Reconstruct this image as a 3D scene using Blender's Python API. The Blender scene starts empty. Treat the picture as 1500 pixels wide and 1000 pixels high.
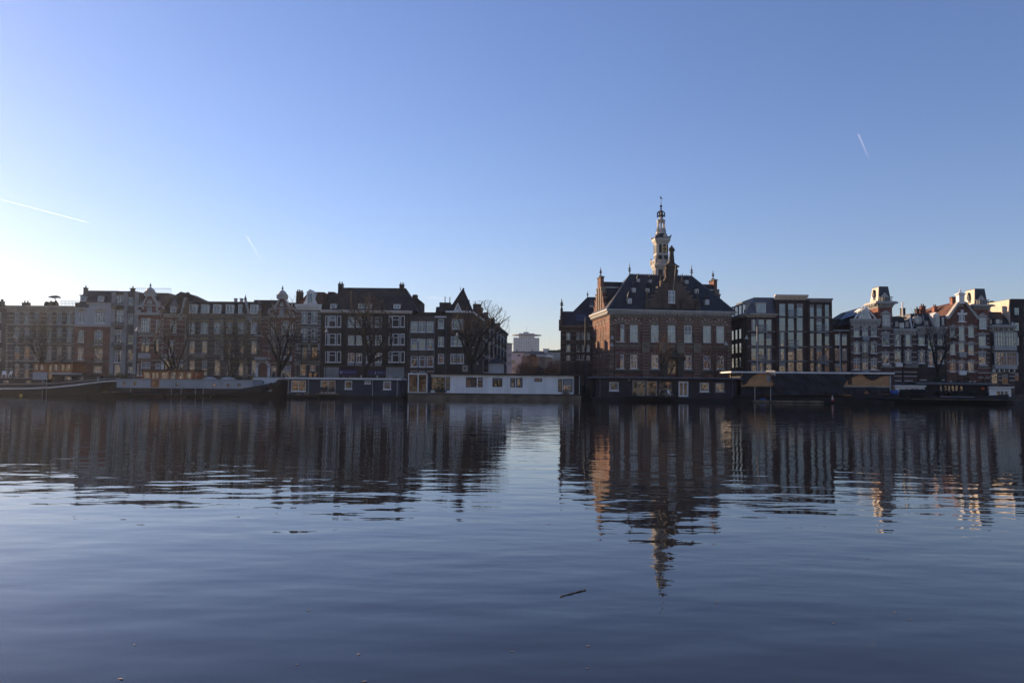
import bpy, bmesh, math, random
from mathutils import Vector, Matrix, Euler, noise
R = math.radians
rnd = random.Random(7)
scene = bpy.context.scene
col = scene.collection

# ------------------------------------------------------------------ camera
CAM_H = 2.3
F = 1167.0                      # focal length in pixels of the 1500 px wide photograph
cam_d = bpy.data.cameras.new('camera')
cam_d.sensor_width = 36.0
cam_d.lens = 36.0 * F / 1500.0
cam_d.clip_start = 0.1
cam_d.clip_end = 200000.0
cam = bpy.data.objects.new('camera', cam_d)
col.objects.link(cam)
CAM_R = Matrix.Rotation(R(90 + 3.1), 3, 'X') @ Matrix.Rotation(R(0.55), 3, 'Z')
cam.matrix_world = Matrix.Translation((0, 0, CAM_H)) @ CAM_R.to_4x4()
scene.camera = cam

# ------------------------------------------------------------------ sky and sun
SUN_AZ, SUN_EL = R(-54.0), R(15.5)       # azimuth from +Y towards +X, elevation
world = bpy.data.worlds.new('World')
scene.world = world
world.use_nodes = True
wn, wl = world.node_tree.nodes, world.node_tree.links
sky = wn.new('ShaderNodeTexSky')
sky.sky_type = 'NISHITA'
sky.sun_disc = False
sky.sun_elevation = SUN_EL
sky.sun_rotation = SUN_AZ
sky.altitude = 0.0
sky.air_density = 1.2
sky.dust_density = 0.2
sky.ozone_density = 2.0
bg = wn['Background']
bg.inputs['Strength'].default_value = 0.068
wb = wn.new('ShaderNodeMix'); wb.data_type = 'RGBA'; wb.blend_type = 'MULTIPLY'     # white balance of the winter sky
wb.inputs['Factor'].default_value = 1.0
wb.inputs[7].default_value = (0.945, 0.965, 1.36, 1)
wl.new(sky.outputs[0], wb.inputs[6]); wl.new(wb.outputs[2], bg.inputs['Color'])
sun_d = bpy.data.lights.new('sun', 'SUN')
sun_d.energy = 5.0
sun_d.angle = R(0.5)
sun_d.color = (1.0, 0.72, 0.47)
sun = bpy.data.objects.new('sun', sun_d)
col.objects.link(sun)
sun_dir = Vector((math.sin(SUN_AZ) * math.cos(SUN_EL), math.cos(SUN_AZ) * math.cos(SUN_EL), math.sin(SUN_EL)))
sun.rotation_euler = sun_dir.to_track_quat('Z', 'Y').to_euler()
sun.location = sun_dir * 60 + Vector((0, 60, 40))
scene.view_settings.view_transform = 'Standard'
scene.view_settings.look = 'None'
scene.view_settings.exposure = 0.84
scene.view_settings.gamma = 1.0
scene.cycles.max_bounces = 6
scene.cycles.diffuse_bounces = 3
scene.cycles.glossy_bounces = 4
scene.cycles.volume_bounces = 0
scene.cycles.use_adaptive_sampling = True

# ------------------------------------------------------------------ helpers
def ray(px, py):
    d = CAM_R @ Vector(((px - 750.0) / F, (500.0 - py) / F, -1.0))
    return d

def at(px, py, Y):
    """point of the vertical plane y = Y seen in the direction (px, py)"""
    d = ray(px, py)
    return Vector((0, 0, CAM_H)) + d * (Y / d.y)

def on_water(px, py, z=0.0):
    d = ray(px, py)
    return Vector((0, 0, CAM_H)) + d * ((z - CAM_H) / d.z)

def link(o, parent=None):
    col.objects.link(o)
    if parent: o.parent = parent
    return o

def tag(o, label=None, cat=None, group=None, kind=None):
    if label: o['label'] = label
    if cat: o['category'] = cat
    if group: o['group'] = group
    if kind: o['kind'] = kind
    return o

def empty(name, loc=(0, 0, 0), rz=0.0):
    o = bpy.data.objects.new(name, None)
    o.location = loc
    o.rotation_euler = (0, 0, rz)
    o.empty_display_size = 0.5
    return link(o)

def kids(o): return [c for c in bpy.data.objects if c.parent == o]

def copy_tree(o, parent=None):
    c = o.copy(); col.objects.link(c)
    c.parent = parent
    for ch in kids(o): copy_tree(ch, c)
    return c

class MB:
    """collects simple solids and links them as ONE mesh object"""
    def __init__(s): s.v, s.f, s.m = [], [], []
    def poly(s, pts, m=0):
        n = len(s.v); s.v += [tuple(p) for p in pts]
        s.f.append(tuple(range(n, n + len(pts)))); s.m.append(m)
    def hexa(s, p, m=0):
        n = len(s.v); s.v += [tuple(q) for q in p]
        for f in ((0,3,2,1),(4,5,6,7),(0,1,5,4),(1,2,6,5),(2,3,7,6),(3,0,4,7)):
            s.f.append(tuple(n + i for i in f)); s.m.append(m)
        return s
    def box(s, x0, x1, y0, y1, z0, z1, m=0):
        return s.hexa([(x0,y0,z0),(x1,y0,z0),(x1,y1,z0),(x0,y1,z0),(x0,y0,z1),(x1,y0,z1),(x1,y1,z1),(x0,y1,z1)], m)
    def frustum(s, x0, x1, y0, y1, z0, X0, X1, Y0, Y1, z1, m=0):
        return s.hexa([(x0,y0,z0),(x1,y0,z0),(x1,y1,z0),(x0,y1,z0),(X0,Y0,z1),(X1,Y0,z1),(X1,Y1,z1),(X0,Y1,z1)], m)
    def prism(s, pts, y0, y1, m=0):
        """outline in (x, z) extruded along y"""
        n, k = len(s.v), len(pts)
        s.v += [(p[0], y0, p[1]) for p in pts] + [(p[0], y1, p[1]) for p in pts]
        s.f.append(tuple(range(n, n + k))); s.m.append(m)
        s.f.append(tuple(reversed(range(n + k, n + 2 * k)))); s.m.append(m)
        for i in range(k):
            j = (i + 1) % k
            s.f.append((n + i, n + k + i, n + k + j, n + j)); s.m.append(m)
        return s
    def prism_x(s, pts, x0, x1, m=0):
        """outline in (y, z) extruded along x"""
        n, k = len(s.v), len(pts)
        s.v += [(x0, p[0], p[1]) for p in pts] + [(x1, p[0], p[1]) for p in pts]
        s.f.append(tuple(range(n, n + k))); s.m.append(m)
        s.f.append(tuple(reversed(range(n + k, n + 2 * k)))); s.m.append(m)
        for i in range(k):
            j = (i + 1) % k
            s.f.append((n + i, n + k + i, n + k + j, n + j)); s.m.append(m)
        return s
    def lathe(s, cx, cy, prof, n=10, m=0, rot=0.0, sx=1.0):
        """prof: list of (radius, z)"""
        b = len(s.v)
        for r, z in prof:
            for i in range(n):
                a = 2 * math.pi * i / n + rot
                s.v.append((cx + sx * r * math.cos(a), cy + r * math.sin(a), z))
        for k in range(len(prof) - 1):
            for i in range(n):
                j = (i + 1) % n
                s.f.append((b + k*n + i, b + k*n + j, b + (k+1)*n + j, b + (k+1)*n + i)); s.m.append(m)
        s.f.append(tuple(b + i for i in reversed(range(n)))); s.m.append(m)
        e = b + (len(prof) - 1) * n
        s.f.append(tuple(e + i for i in range(n))); s.m.append(m)
        return s
    def tube(s, p, q, r0, r1, n=4, m=0, caps=False):
        p, q = Vector(p), Vector(q)
        d = (q - p)
        if d.length < 1e-6: return s
        d.normalize()
        a = d.orthogonal().normalized(); c = d.cross(a)
        b = len(s.v)
        for (o, r) in ((p, r0), (q, r1)):
            for i in range(n):
                t = 2 * math.pi * i / n
                s.v.append(tuple(o + a * (r * math.cos(t)) + c * (r * math.sin(t))))
        for i in range(n):
            j = (i + 1) % n
            s.f.append((b + i, b + j, b + n + j, b + n + i)); s.m.append(m)
        if caps:
            s.f.append(tuple(b + i for i in reversed(range(n)))); s.m.append(m)
            s.f.append(tuple(b + n + i for i in range(n))); s.m.append(m)
        return s
    def blob(s, c, r, m=0, n=8, k=5):
        if not hasattr(r, '__len__'): r = (r, r, r)
        b = len(s.v)
        for j in range(k + 1):
            t = math.pi * j / k
            for i in range(n):
                a = 2 * math.pi * i / n
                s.v.append((c[0] + r[0]*math.sin(t)*math.cos(a), c[1] + r[1]*math.sin(t)*math.sin(a), c[2] - r[2]*math.cos(t)))
        for j in range(k):
            for i in range(n):
                i2 = (i + 1) % n
                s.f.append((b + j*n + i, b + j*n + i2, b + (j+1)*n + i2, b + (j+1)*n + i)); s.m.append(m)
        return s
    def build(s, name, mats, parent=None, smooth=False, fix=True):
        me = bpy.data.meshes.new(name)
        me.from_pydata(s.v, [], s.f)
        if not isinstance(mats, (list, tuple)): mats = [mats]
        for m in mats: me.materials.append(m)
        if len(mats) > 1: me.polygons.foreach_set('material_index', s.m)
        if fix:
            bm = bmesh.new(); bm.from_mesh(me)
            bmesh.ops.remove_doubles(bm, verts=bm.verts, dist=1e-5)
            bmesh.ops.recalc_face_normals(bm, faces=bm.faces)
            bm.to_mesh(me); bm.free()
        if smooth: me.polygons.foreach_set('use_smooth', [True] * len(me.polygons))
        me.update()
        return link(bpy.data.objects.new(name, me), parent)

# ------------------------------------------------------------------ materials
def new_mat(name):
    m = bpy.data.materials.new(name); m.use_nodes = True
    nt = m.node_tree
    return m, nt.nodes, nt.links, nt.nodes['Principled BSDF']

def mat(name, c, rough=0.85, var=0.25, scale=1.5, bump=0.0, bscale=12.0, metal=0.0, spec=0.3, streak=0.0):
    """plain surface with weathering: two noises vary the colour"""
    m, n, l, p = new_mat(name)
    tc = n.new('ShaderNodeTexCoord')
    ns = n.new('ShaderNodeTexNoise'); ns.inputs['Scale'].default_value = scale; ns.inputs['Detail'].default_value = 6
    mp = n.new('ShaderNodeMapping')
    mp.inputs['Scale'].default_value = (1, 1, 1 - 0.75 * streak)
    l.new(tc.outputs['Object'], mp.inputs[0]); l.new(mp.outputs[0], ns.inputs['Vector'])
    rp = n.new('ShaderNodeValToRGB')
    rp.color_ramp.elements[0].position = 0.3; rp.color_ramp.elements[1].position = 0.7
    rp.color_ramp.elements[0].color = tuple(x * (1 - var) for x in c) + (1,)
    rp.color_ramp.elements[1].color = tuple(min(1, x * (1 + var)) for x in c) + (1,)
    l.new(ns.outputs['Fac'], rp.inputs[0]); l.new(rp.outputs[0], p.inputs['Base Color'])
    p.inputs['Roughness'].default_value = rough
    p.inputs['Metallic'].default_value = metal
    p.inputs['Specular IOR Level'].default_value = spec
    if bump:
        n2 = n.new('ShaderNodeTexNoise'); n2.inputs['Scale'].default_value = bscale; n2.inputs['Detail'].default_value = 4
        l.new(tc.outputs['Object'], n2.inputs['Vector'])
        b = n.new('ShaderNodeBump'); b.inputs['Strength'].default_value = bump; b.inputs['Distance'].default_value = 0.05
        l.new(n2.outputs['Fac'], b.inputs['Height']); l.new(b.outputs[0], p.inputs['Normal'])
    return m

def brick(name, c, mortar=None, var=0.35, bw=0.22, rh=0.065, rough=0.9, spec=0.2):
    m, n, l, p = new_mat(name)
    tc = n.new('ShaderNodeTexCoord')
    sp = n.new('ShaderNodeSeparateXYZ'); l.new(tc.outputs['Object'], sp.inputs[0])
    ad = n.new('ShaderNodeMath'); ad.operation = 'ADD'
    l.new(sp.outputs[0], ad.inputs[0]); l.new(sp.outputs[1], ad.inputs[1])
    cb = n.new('ShaderNodeCombineXYZ'); l.new(ad.outputs[0], cb.inputs[0]); l.new(sp.outputs[2], cb.inputs[1])
    bt = n.new('ShaderNodeTexBrick')
    bt.inputs['Scale'].default_value = 1.0
    bt.inputs['Brick Width'].default_value = bw; bt.inputs['Row Height'].default_value = rh
    bt.inputs['Mortar Size'].default_value = 0.008
    bt.inputs['Color1'].default_value = tuple(x * (1 - var) for x in c) + (1,)
    bt.inputs['Color2'].default_value = tuple(x * (1 + var) for x in c) + (1,)
    bt.inputs['Mortar'].default_value = tuple(mortar or (0.16, 0.15, 0.14)) + (1,)
    l.new(cb.outputs[0], bt.inputs['Vector'])
    ns = n.new('ShaderNodeTexNoise'); ns.inputs['Scale'].default_value = 0.45; ns.inputs['Detail'].default_value = 7
    l.new(tc.outputs['Object'], ns.inputs['Vector'])
    rp = n.new('ShaderNodeValToRGB'); rp.color_ramp.elements[0].position = 0.32; rp.color_ramp.elements[1].position = 0.68
    rp.color_ramp.elements[0].color = (0.55, 0.55, 0.56, 1); rp.color_ramp.elements[1].color = (1.3, 1.26, 1.2, 1)
    l.new(ns.outputs['Fac'], rp.inputs[0])
    mx = n.new('ShaderNodeMix'); mx.data_type = 'RGBA'; mx.blend_type = 'MULTIPLY'; mx.inputs['Factor'].default_value = 1.0
    l.new(bt.outputs['Color'], mx.inputs[6]); l.new(rp.outputs[0], mx.inputs[7])
    l.new(mx.outputs[2], p.inputs['Base Color'])
    p.inputs['Roughness'].default_value = rough; p.inputs['Specular IOR Level'].default_value = spec
    return m

def glass(name, c, ior=2.15, rough=0.02, wob=0.5):
    """window pane: dim room or curtain behind a reflecting, slightly uneven sheet"""
    m, n, l, p = new_mat(name)
    tc = n.new('ShaderNodeTexCoord')
    ns = n.new('ShaderNodeTexNoise'); ns.inputs['Scale'].default_value = 1.1; ns.inputs['Detail'].default_value = 3
    l.new(tc.outputs['Object'], ns.inputs['Vector'])
    rp = n.new('ShaderNodeValToRGB'); rp.color_ramp.elements[0].position = 0.35; rp.color_ramp.elements[1].position = 0.65
    rp.color_ramp.elements[0].color = tuple(x * 0.35 for x in c) + (1,); rp.color_ramp.elements[1].color = tuple(c) + (1,)
    l.new(ns.outputs['Fac'], rp.inputs[0]); l.new(rp.outputs[0], p.inputs['Base Color'])
    p.inputs['Roughness'].default_value = rough; p.inputs['IOR'].default_value = ior; p.inputs['Specular Tint'].default_value = (0.80, 0.90, 1.0, 1)
    n2 = n.new('ShaderNodeTexNoise'); n2.inputs['Scale'].default_value = 0.9; n2.inputs['Detail'].default_value = 1
    l.new(tc.outputs['Object'], n2.inputs['Vector'])
    b = n.new('ShaderNodeBump'); b.inputs['Strength'].default_value = wob; b.inputs['Distance'].default_value = 0.02
    l.new(n2.outputs['Fac'], b.inputs['Height']); l.new(b.outputs[0], p.inputs['Normal'])
    return m

def emit(name, c, s):
    m, n, l, p = new_mat(name)
    p.inputs['Base Color'].default_value = tuple(c) + (1,)
    p.inputs['Emission Color'].default_value = tuple(c) + (1,)
    p.inputs['Emission Strength'].default_value = s
    return m

M = dict(
  brick_brown=brick('brown brick', (0.092, 0.066, 0.052)),
  brick_red=brick('red brick', (0.19, 0.062, 0.040)),
  brick_orange=brick('orange brick', (0.24, 0.080, 0.045)),
  brick_dark=brick('dark brick', (0.055, 0.042, 0.036), (0.07, 0.065, 0.06)),
  brick_hall=brick('hall brick', (0.165, 0.062, 0.034)), brick_gable=brick('dark shaded hall brick', (0.062, 0.036, 0.024)),  # dark gable brick; reused to put the annex's shade into colour
  brick_modern=brick('modern dark brick', (0.062, 0.038, 0.033), (0.06, 0.055, 0.05)),
  brick_grey=brick('grey brick', (0.11, 0.098, 0.085)),
  brick_plum=brick('plum brick', (0.085, 0.040, 0.033)),
  brick_tan=brick('tan brick', (0.30, 0.19, 0.12), (0.3, 0.27, 0.22)),
  turret=mat('white turret paint', (0.42, 0.395, 0.34), 0.6, 0.12, 1.0),
  stone=mat('weathered sandstone', (0.20, 0.165, 0.12), 0.9, 0.3, 2.0, 0.2),
  stone_dark=mat('sooty sandstone', (0.075, 0.063, 0.047), 0.9, 0.35, 1.4, 0.2),
  cream=mat('cream stone', (0.34, 0.30, 0.235), 0.85, 0.2, 1.2),
  yellow_brick=mat('yellow brick', (0.30, 0.23, 0.13), 0.9, 0.25, 3.0),
  white=mat('white paint', (0.70, 0.67, 0.61), 0.55, 0.10, 0.8, streak=0.5),
  off_white=mat('off white paint', (0.36, 0.345, 0.31), 0.6, 0.14, 1.0, streak=0.5),
  plaster=mat('grey plaster', (0.26, 0.255, 0.24), 0.85, 0.2, 0.7),
  pink=mat('pink plaster', (0.55, 0.40, 0.35), 0.85, 0.12, 0.5),
  pale=mat('pale render', (0.55, 0.53, 0.52), 0.85, 0.1, 0.4),
  beige=mat('beige render', (0.62, 0.52, 0.40), 0.85, 0.12, 0.4),
  slate=brick('blue slate', (0.024, 0.025, 0.027), (0.012, 0.013, 0.015), 0.4, 0.45, 0.28, 0.5, 0.5),
  slate_dark=brick('dark slate', (0.018, 0.018, 0.019), (0.010, 0.010, 0.012), 0.4, 0.45, 0.28, 0.6, 0.4),
  tile=brick('brown roof tile', (0.13, 0.062, 0.040), (0.04, 0.02, 0.015), 0.35, 0.4, 0.3, 0.8),
  tile_dark=brick('dark roof tile', (0.036, 0.029, 0.026), (0.014, 0.012, 0.011), 0.4, 0.4, 0.3, 0.75),
  bitumen=mat('flat roof felt', (0.06, 0.06, 0.062), 0.9, 0.3, 0.8),
  zinc=mat('zinc', (0.22, 0.235, 0.25), 0.5, 0.2, 1.5, spec=0.5),
  iron=mat('black iron', (0.018, 0.018, 0.02), 0.55, 0.3, 3.0),
  lead=mat('lead grey', (0.11, 0.115, 0.125), 0.6, 0.25, 3.0),
  gold=mat('gilding', (0.62, 0.42, 0.13), 0.35, 0.2, 5.0, metal=0.8),
  frame_dark=mat('dark window frame', (0.025, 0.022, 0.022), 0.5, 0.3, 2.0),
  door_dark=mat('dark door', (0.05, 0.032, 0.024), 0.5, 0.3, 2.0),
  wood=mat('varnished wood', (0.28, 0.085, 0.022), 0.35, 0.3, 3.0, spec=0.5),
  ply=mat('plywood sheathing', (0.46, 0.245, 0.105), 0.75, 0.2, 0.9),
  tarp=mat('grey tarpaulin', (0.034, 0.035, 0.037), 0.75, 0.2, 0.8, spec=0.2),
  tower_pale=mat('distant cladding', (0.48, 0.47, 0.44), 0.8, 0.06, 0.2),
  tarp_lit=mat('white plastic sheet', (0.75, 0.72, 0.66), 0.45, 0.1, 2.0, 0.3, 3.0),
  hull_black=mat('black hull paint', (0.010, 0.010, 0.010), 0.7, 0.35, 0.6, streak=0.6, spec=0.4),
  hull_conc=mat('stained concrete hull', (0.16, 0.125, 0.085), 0.9, 0.4, 0.8, 0.3, streak=0.4),
  hull_green=mat('weedy hull', (0.020, 0.020, 0.016), 0.9, 0.45, 0.9, 0.3),
  boat_blue=mat('slate blue boards', (0.026, 0.036, 0.052), 0.65, 0.2, 0.9),
  boat_grey=mat('blue grey cabin paint', (0.36, 0.36, 0.355), 0.5, 0.12, 0.6, streak=0.5),
  boat_white=mat('white houseboat render', (0.78, 0.75, 0.68), 0.8, 0.12, 0.9, streak=0.8),
  boat_plum=mat('plum dark boards', (0.040, 0.030, 0.032), 0.75, 0.25, 0.9),
  purple=mat('purple sign board', (0.045, 0.035, 0.11), 0.5, 0.15, 1.0),
  letter=mat('white lettering', (0.42, 0.42, 0.48), 0.6, 0.1, 3.0),
  blue_tarp=mat('blue sheet', (0.03, 0.08, 0.24), 0.5, 0.3, 1.5, 0.4, 3.0),
  orange=mat('orange buoy plastic', (0.55, 0.12, 0.04), 0.5, 0.15, 3.0),
  yellow=mat('yellow buoy', (0.62, 0.42, 0.08), 0.5, 0.15, 3.0),
  red=mat('red plastic', (0.5, 0.05, 0.035), 0.5, 0.15, 3.0),
  bark=mat('bark', (0.022, 0.019, 0.016), 0.95, 0.35, 2.0, 0.5, 8.0),
  twig=mat('twigs', (0.040, 0.032, 0.026), 0.95, 0.3, 2.0),
  twig_mid=mat('brown twigs', (0.10, 0.062, 0.042), 0.95, 0.3, 2.0),
  twig_rust=mat('rusty twigs', (0.34, 0.17, 0.095), 0.95, 0.35, 1.0),
  leaf_dead=mat('dead leaves', (0.45, 0.25, 0.14), 0.9, 0.4, 2.0),
  leaf_ochre=mat('ochre leaves', (0.22, 0.16, 0.045), 0.9, 0.4, 2.0),
  leaf_dark=mat('evergreen leaves', (0.035, 0.045, 0.024), 0.8, 0.45, 1.2),
  pot=mat('dark planter', (0.05, 0.05, 0.052), 0.7, 0.2, 2.0),
  solar=mat('solar panel', (0.03, 0.035, 0.06), 0.12, 0.2, 1.0, spec=0.9),
  net=mat('net curtain', (0.27, 0.265, 0.25), 0.9, 0.2, 3.0),
  g_sky=glass('pane with net curtain', (0.09, 0.095, 0.10)),
  g_dim=glass('pane before dim room', (0.10, 0.10, 0.10)),
  g_dark=glass('pane before dark room', (0.03, 0.03, 0.03)),
  g_warm=glass('pane toned as warm reflection', (0.13, 0.105, 0.08)),  # warm mirrored tone put into the pane's base colour
)
# ------------------------------------------------------------------ building kit
BASE = 1.3                      # level of the quay street above the water

class Bld:
    """a building: an Empty at the foot of its front wall, local x along the wall, y into the house, z up"""
    def __init__(s, name, label, cat, x0, x1, Y, depth, yaw=0.0, group=None, base=BASE):
        s.p0 = at(x0, 505, Y); s.p0.z = base
        s.yaw = R(yaw)
        s.d = Vector((math.cos(s.yaw), math.sin(s.yaw), 0)); s.n = Vector((-math.sin(s.yaw), math.cos(s.yaw), 0))
        s.root = tag(empty(name, s.p0, s.yaw), label, cat, group)
        s.x0, s.x1, s.base, s.depth = x0, x1, base, depth
        s.W = s.u(x1)
        s.holes = []; s.trim = {}; s.count = 0
        s.r = random.Random(name + label)
        s.cx = (x0 + x1) / 2
    def uz(s, px, py, v=0.0):
        d = ray(px, py); c = Vector((0, 0, CAM_H))
        t = ((s.p0 + s.n * v - c).dot(s.n)) / d.dot(s.n)
        q = c + d * t - s.p0
        return q.dot(s.d), q.z
    def u(s, px, v=0.0, py=505): return s.uz(px, py, v)[0]
    def z(s, py, px=None, v=0.0): return s.uz(s.cx if px is None else px, py, v)[1]
    def pt(s, px, py, v=0.0):
        return s.uz(px, py, v)
    # --- wall with real openings
    def wall(s, m, ytop, name='wall', u0=None, u1=None, z0=-1.0, z1=None, back=True, v=0.0, depth=None):
        u0 = 0 if u0 is None else u0; u1 = s.W if u1 is None else u1
        z1 = s.z(ytop) if z1 is None else z1
        depth = s.depth if depth is None else depth
        hs = [h for h in s.holes if h[0] > u0 - 1e-6 and h[1] < u1 + 1e-6 and h[2] < z1 and h[3] > z0]
        hs = [(max(a, u0 + .02), min(b, u1 - .02), max(c, z0 + .02), min(d, z1 - .02), ar) for a, b, c, d, ar in hs]
        us = sorted({round(t, 4) for h in hs for t in h[:2]} | {round(u0, 4), round(u1, 4)})
        zs = sorted({round(t, 4) for h in hs for t in h[2:4]} | {round(z0, 4), round(z1, 4)})
        mb = MB()
        for j in range(len(zs) - 1):
            zc = (zs[j] + zs[j+1]) / 2
            run = None
            for i in range(len(us) - 1):
                uc = (us[i] + us[i+1]) / 2
                solid = not any(h[0] < uc < h[1] and h[2] < zc < h[3] for h in hs)
                if solid:
                    mb.poly([(us[i], v, zs[j]), (us[i+1], v, zs[j]), (us[i+1], v, zs[j+1]), (us[i], v, zs[j+1])])
        rv = v + 0.24
        for a, b, c, d, ar in hs:
            mb.poly([(a, v, c), (a, rv, c), (a, rv, d), (a, v, d)]); mb.poly([(b, v, c), (b, v, d), (b, rv, d), (b, rv, c)])
            mb.poly([(a, v, d), (b, v, d), (b, rv, d), (a, rv, d)]); mb.poly([(a, v, c), (a, rv, c), (b, rv, c), (b, v, c)])
            if ar:                                              # spandrels of a round arch
                cx, rr, h = (a + b) / 2, (b - a) / 2, min((b - a) / 2, d - c) * ar
                for sg in (-1, 1):
                    pts = [(cx + sg * rr, d)]
                    for k in range(7):
                        t = k / 6 * math.pi / 2
                        pts.append((cx + sg * rr * math.cos(t), d - h + h * math.sin(t)))
                    mb.prism(pts, v + .004, v + .2)
        if back:
            mb.poly([(u0, v, z0), (u0, depth, z0), (u0, depth, z1), (u0, v, z1)])
            mb.poly([(u1, v, z0), (u1, v, z1), (u1, depth, z1), (u1, depth, z0)])
            mb.poly([(u0, depth, z0), (u1, depth, z0), (u1, depth, z1), (u0, depth, z1)])
            mb.poly([(u0, v, z1), (u0, depth, z1), (u1, depth, z1), (u1, v, z1)])
        o = mb.build(name, m, s.root, fix=False)
        return o
    # --- windows
    def win(s, cx, y0, y1, w, st=(2, (.7,)), fr='white', pane=None, arch=0.0, sill=True, ft=0.09, door=False, v=0.0, parent=None, hole=True, surround=None):
        u, zm = s.uz(cx, (y0 + y1) / 2, v)
        z1 = s.uz(cx, y0, v)[1]; z0 = s.uz(cx, y1, v)[1]
        hw = (s.uz(cx + w / 2, (y0+y1)/2, v)[0] - s.uz(cx - w / 2, (y0+y1)/2, v)[0]) / 2
        return s.win_m(u, z0, z1, hw, st, fr, pane, arch, sill, ft, door, v, parent, hole, surround)
    def win_m(s, u, z0, z1, hw, st=(2, (.7,)), fr='white', pane=None, arch=0.0, sill=True, ft=0.09, door=False, v=0.0, parent=None, hole=True, surround=None):
        a, b = u - hw, u + hw
        if hole: s.holes.append((a, b, z0, z1, arch))
        y = v + (0.10 if hole else -0.06)
        mb = MB()
        t = 0.07
        mb.box(a, a + ft, y, y + t, z0, z1); mb.box(b - ft, b, y, y + t, z0, z1)
        mb.box(a + ft, b - ft, y, y + t, z1 - ft, z1); mb.box(a + ft, b - ft, y, y + t, z0, z0 + ft)
        n, tr = st
        bt = ft * 0.75
        for i in range(1, n):
            x = a + (b - a) * i / n
            mb.box(x - bt/2, x + bt/2, y + .006, y + t - .01, z0 + ft, z1 - ft)
        for q in tr:
            z = z0 + (z1 - z0) * q
            mb.box(a + ft, b - ft, y + .003, y + t - .006, z - bt/2, z + bt/2)
        if sill: mb.box(a - .08, b + .08, v - .10, v + .22 if hole else v - .02, z0 - .10, z0 - .003)
        o = mb.build('door' if door else 'window', M[fr], parent or s.root, fix=False)
        if pane is None: pane = s.r.choice(['g_sky', 'g_dim', 'g_dim', 'g_dark', 'g_dark', 'g_dim', 'g_warm'])
        p = MB().box(a + ft * .5, b - ft * .5, y + .035, y + .05, z0 + ft * .5, z1 - ft * .5)
        q = s.r.random()
        if q < .3 and z1 - z0 > 1.2 and not door:               # a blind drawn part of the way down
            zb = z1 - (z1 - z0) * s.r.uniform(.2, .55)
            p.box(a + ft * .6, b - ft * .6, y + .026, y + .034, zb, z1 - ft * .6, 1)
        elif q < .52 and not door:                              # curtains drawn to the sides
            w_ = (b - a) * s.r.uniform(.14, .26)
            p.box(a + ft * .6, a + ft * .6 + w_, y + .026, y + .034, z0 + ft * .6, z1 - ft * .6, 1); p.box(b - ft * .6 - w_, b - ft * .6, y + .026, y + .034, z0 + ft * .6, z1 - ft * .6, 1)
        if parent is None:
            p.build('pane', [M[pane], M['net']], o, fix=False)
        else:                                                   # already a sub-part: the pane stays in its mesh
            o.data.materials.append(M[pane])
            bm = bmesh.new(); bm.from_mesh(o.data)
            vs = [bm.verts.new(q) for q in p.v]
            for f in p.f:
                bm.faces.new([vs[i] for i in f]).material_index = 1
            bm.to_mesh(o.data); bm.free()
        if surround:
            tb = s.t(surround)
            tb.box(a - .18, a - .02, v - .05, v + .02, z0, z1 + .02); tb.box(b + .02, b + .18, v - .05, v + .02, z0, z1 + .02)
            tb.box(a - .26, b + .26, v - .09, v + .02, z1 + .02, z1 + .26)
        return o
    def grid(s, xs, rows, w, **k):
        for (y0, y1) in rows:
            for i, x in enumerate(xs):
                s.win(x, y0, y1, w[i] if hasattr(w, '__len__') else w, **k)
    # --- trim collected per material
    def t(s, m, grp='stone_banding'): return s.trim.setdefault((grp, m), MB())
    def band(s, y0, y1, x0=None, x1=None, m='cream', out=0.04, v=0.0):
        """flat stone course, interrupted at the openings"""
        u0 = 0 if x0 is None else s.u(x0); u1 = s.W if x1 is None else s.u(x1)
        za, zb = s.z(y1), s.z(y0)
        cuts = sorted((h[0] - .06, h[1] + .06) for h in s.holes if h[2] < zb and h[3] > za)
        a = u0
        for c0, c1 in cuts + [(u1, u1)]:
            if c0 - a > .08 and a < u1: s.t(m).box(a, min(c0, u1), v - out, v + .02, za, zb)
            a = max(a, c1)
    def block(s, x0, x1, y0, y1, m='cream', out=0.06, back=.02, v=0.0, grp=None):
        u0, zt = s.uz(x0, y0, v); u1, zb = s.uz(x1, y1, v)
        mb = s.t(m, grp) if grp else MB()
        mb.box(min(u0, u1), max(u0, u1), v - out, v + back, min(zb, zt), max(zb, zt))
        if not grp: mb.build('ledge' if abs(x1 - x0) > 2.2 * abs(y1 - y0) else 'wall_panel', M[m], s.root, fix=False)
    def lintels(s, m='cream', h=0.22, key=True, side=.12):
        for a, b, c, d, ar in s.holes:
            if not ar:
                s.t(m).box(a - side, b + side, -.05, .02, d + .01, d + h)
                if key:
                    k = (a + b) / 2
                    s.t(m).prism([(k - .11, d + .02), (k + .11, d + .02), (k + .16, d + h + .2), (k - .16, d + h + .2)], -.1, .02)
            else:
                s.arch_ring(a, b, d, m, ar)
    def arch_ring(s, a, b, d, m, ar=1.0, w=.28, n=9, step=2, m2=None):
        cx, rr = (a + b) / 2, (b - a) / 2
        for k in range(n):
            mm = m if k % step == 0 else m2
            if mm is None: continue
            t0, t1 = math.pi * k / n, math.pi * (k + 1) / n
            q = []
            for (r_, tt) in ((rr, t0), (rr, t1), (rr + w, t1), (rr + w, t0)):
                q.append((cx - r_ * math.cos(tt), d - rr * ar + r_ * ar * math.sin(tt)))
            s.t(mm).prism(q, -.045, .02)
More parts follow.
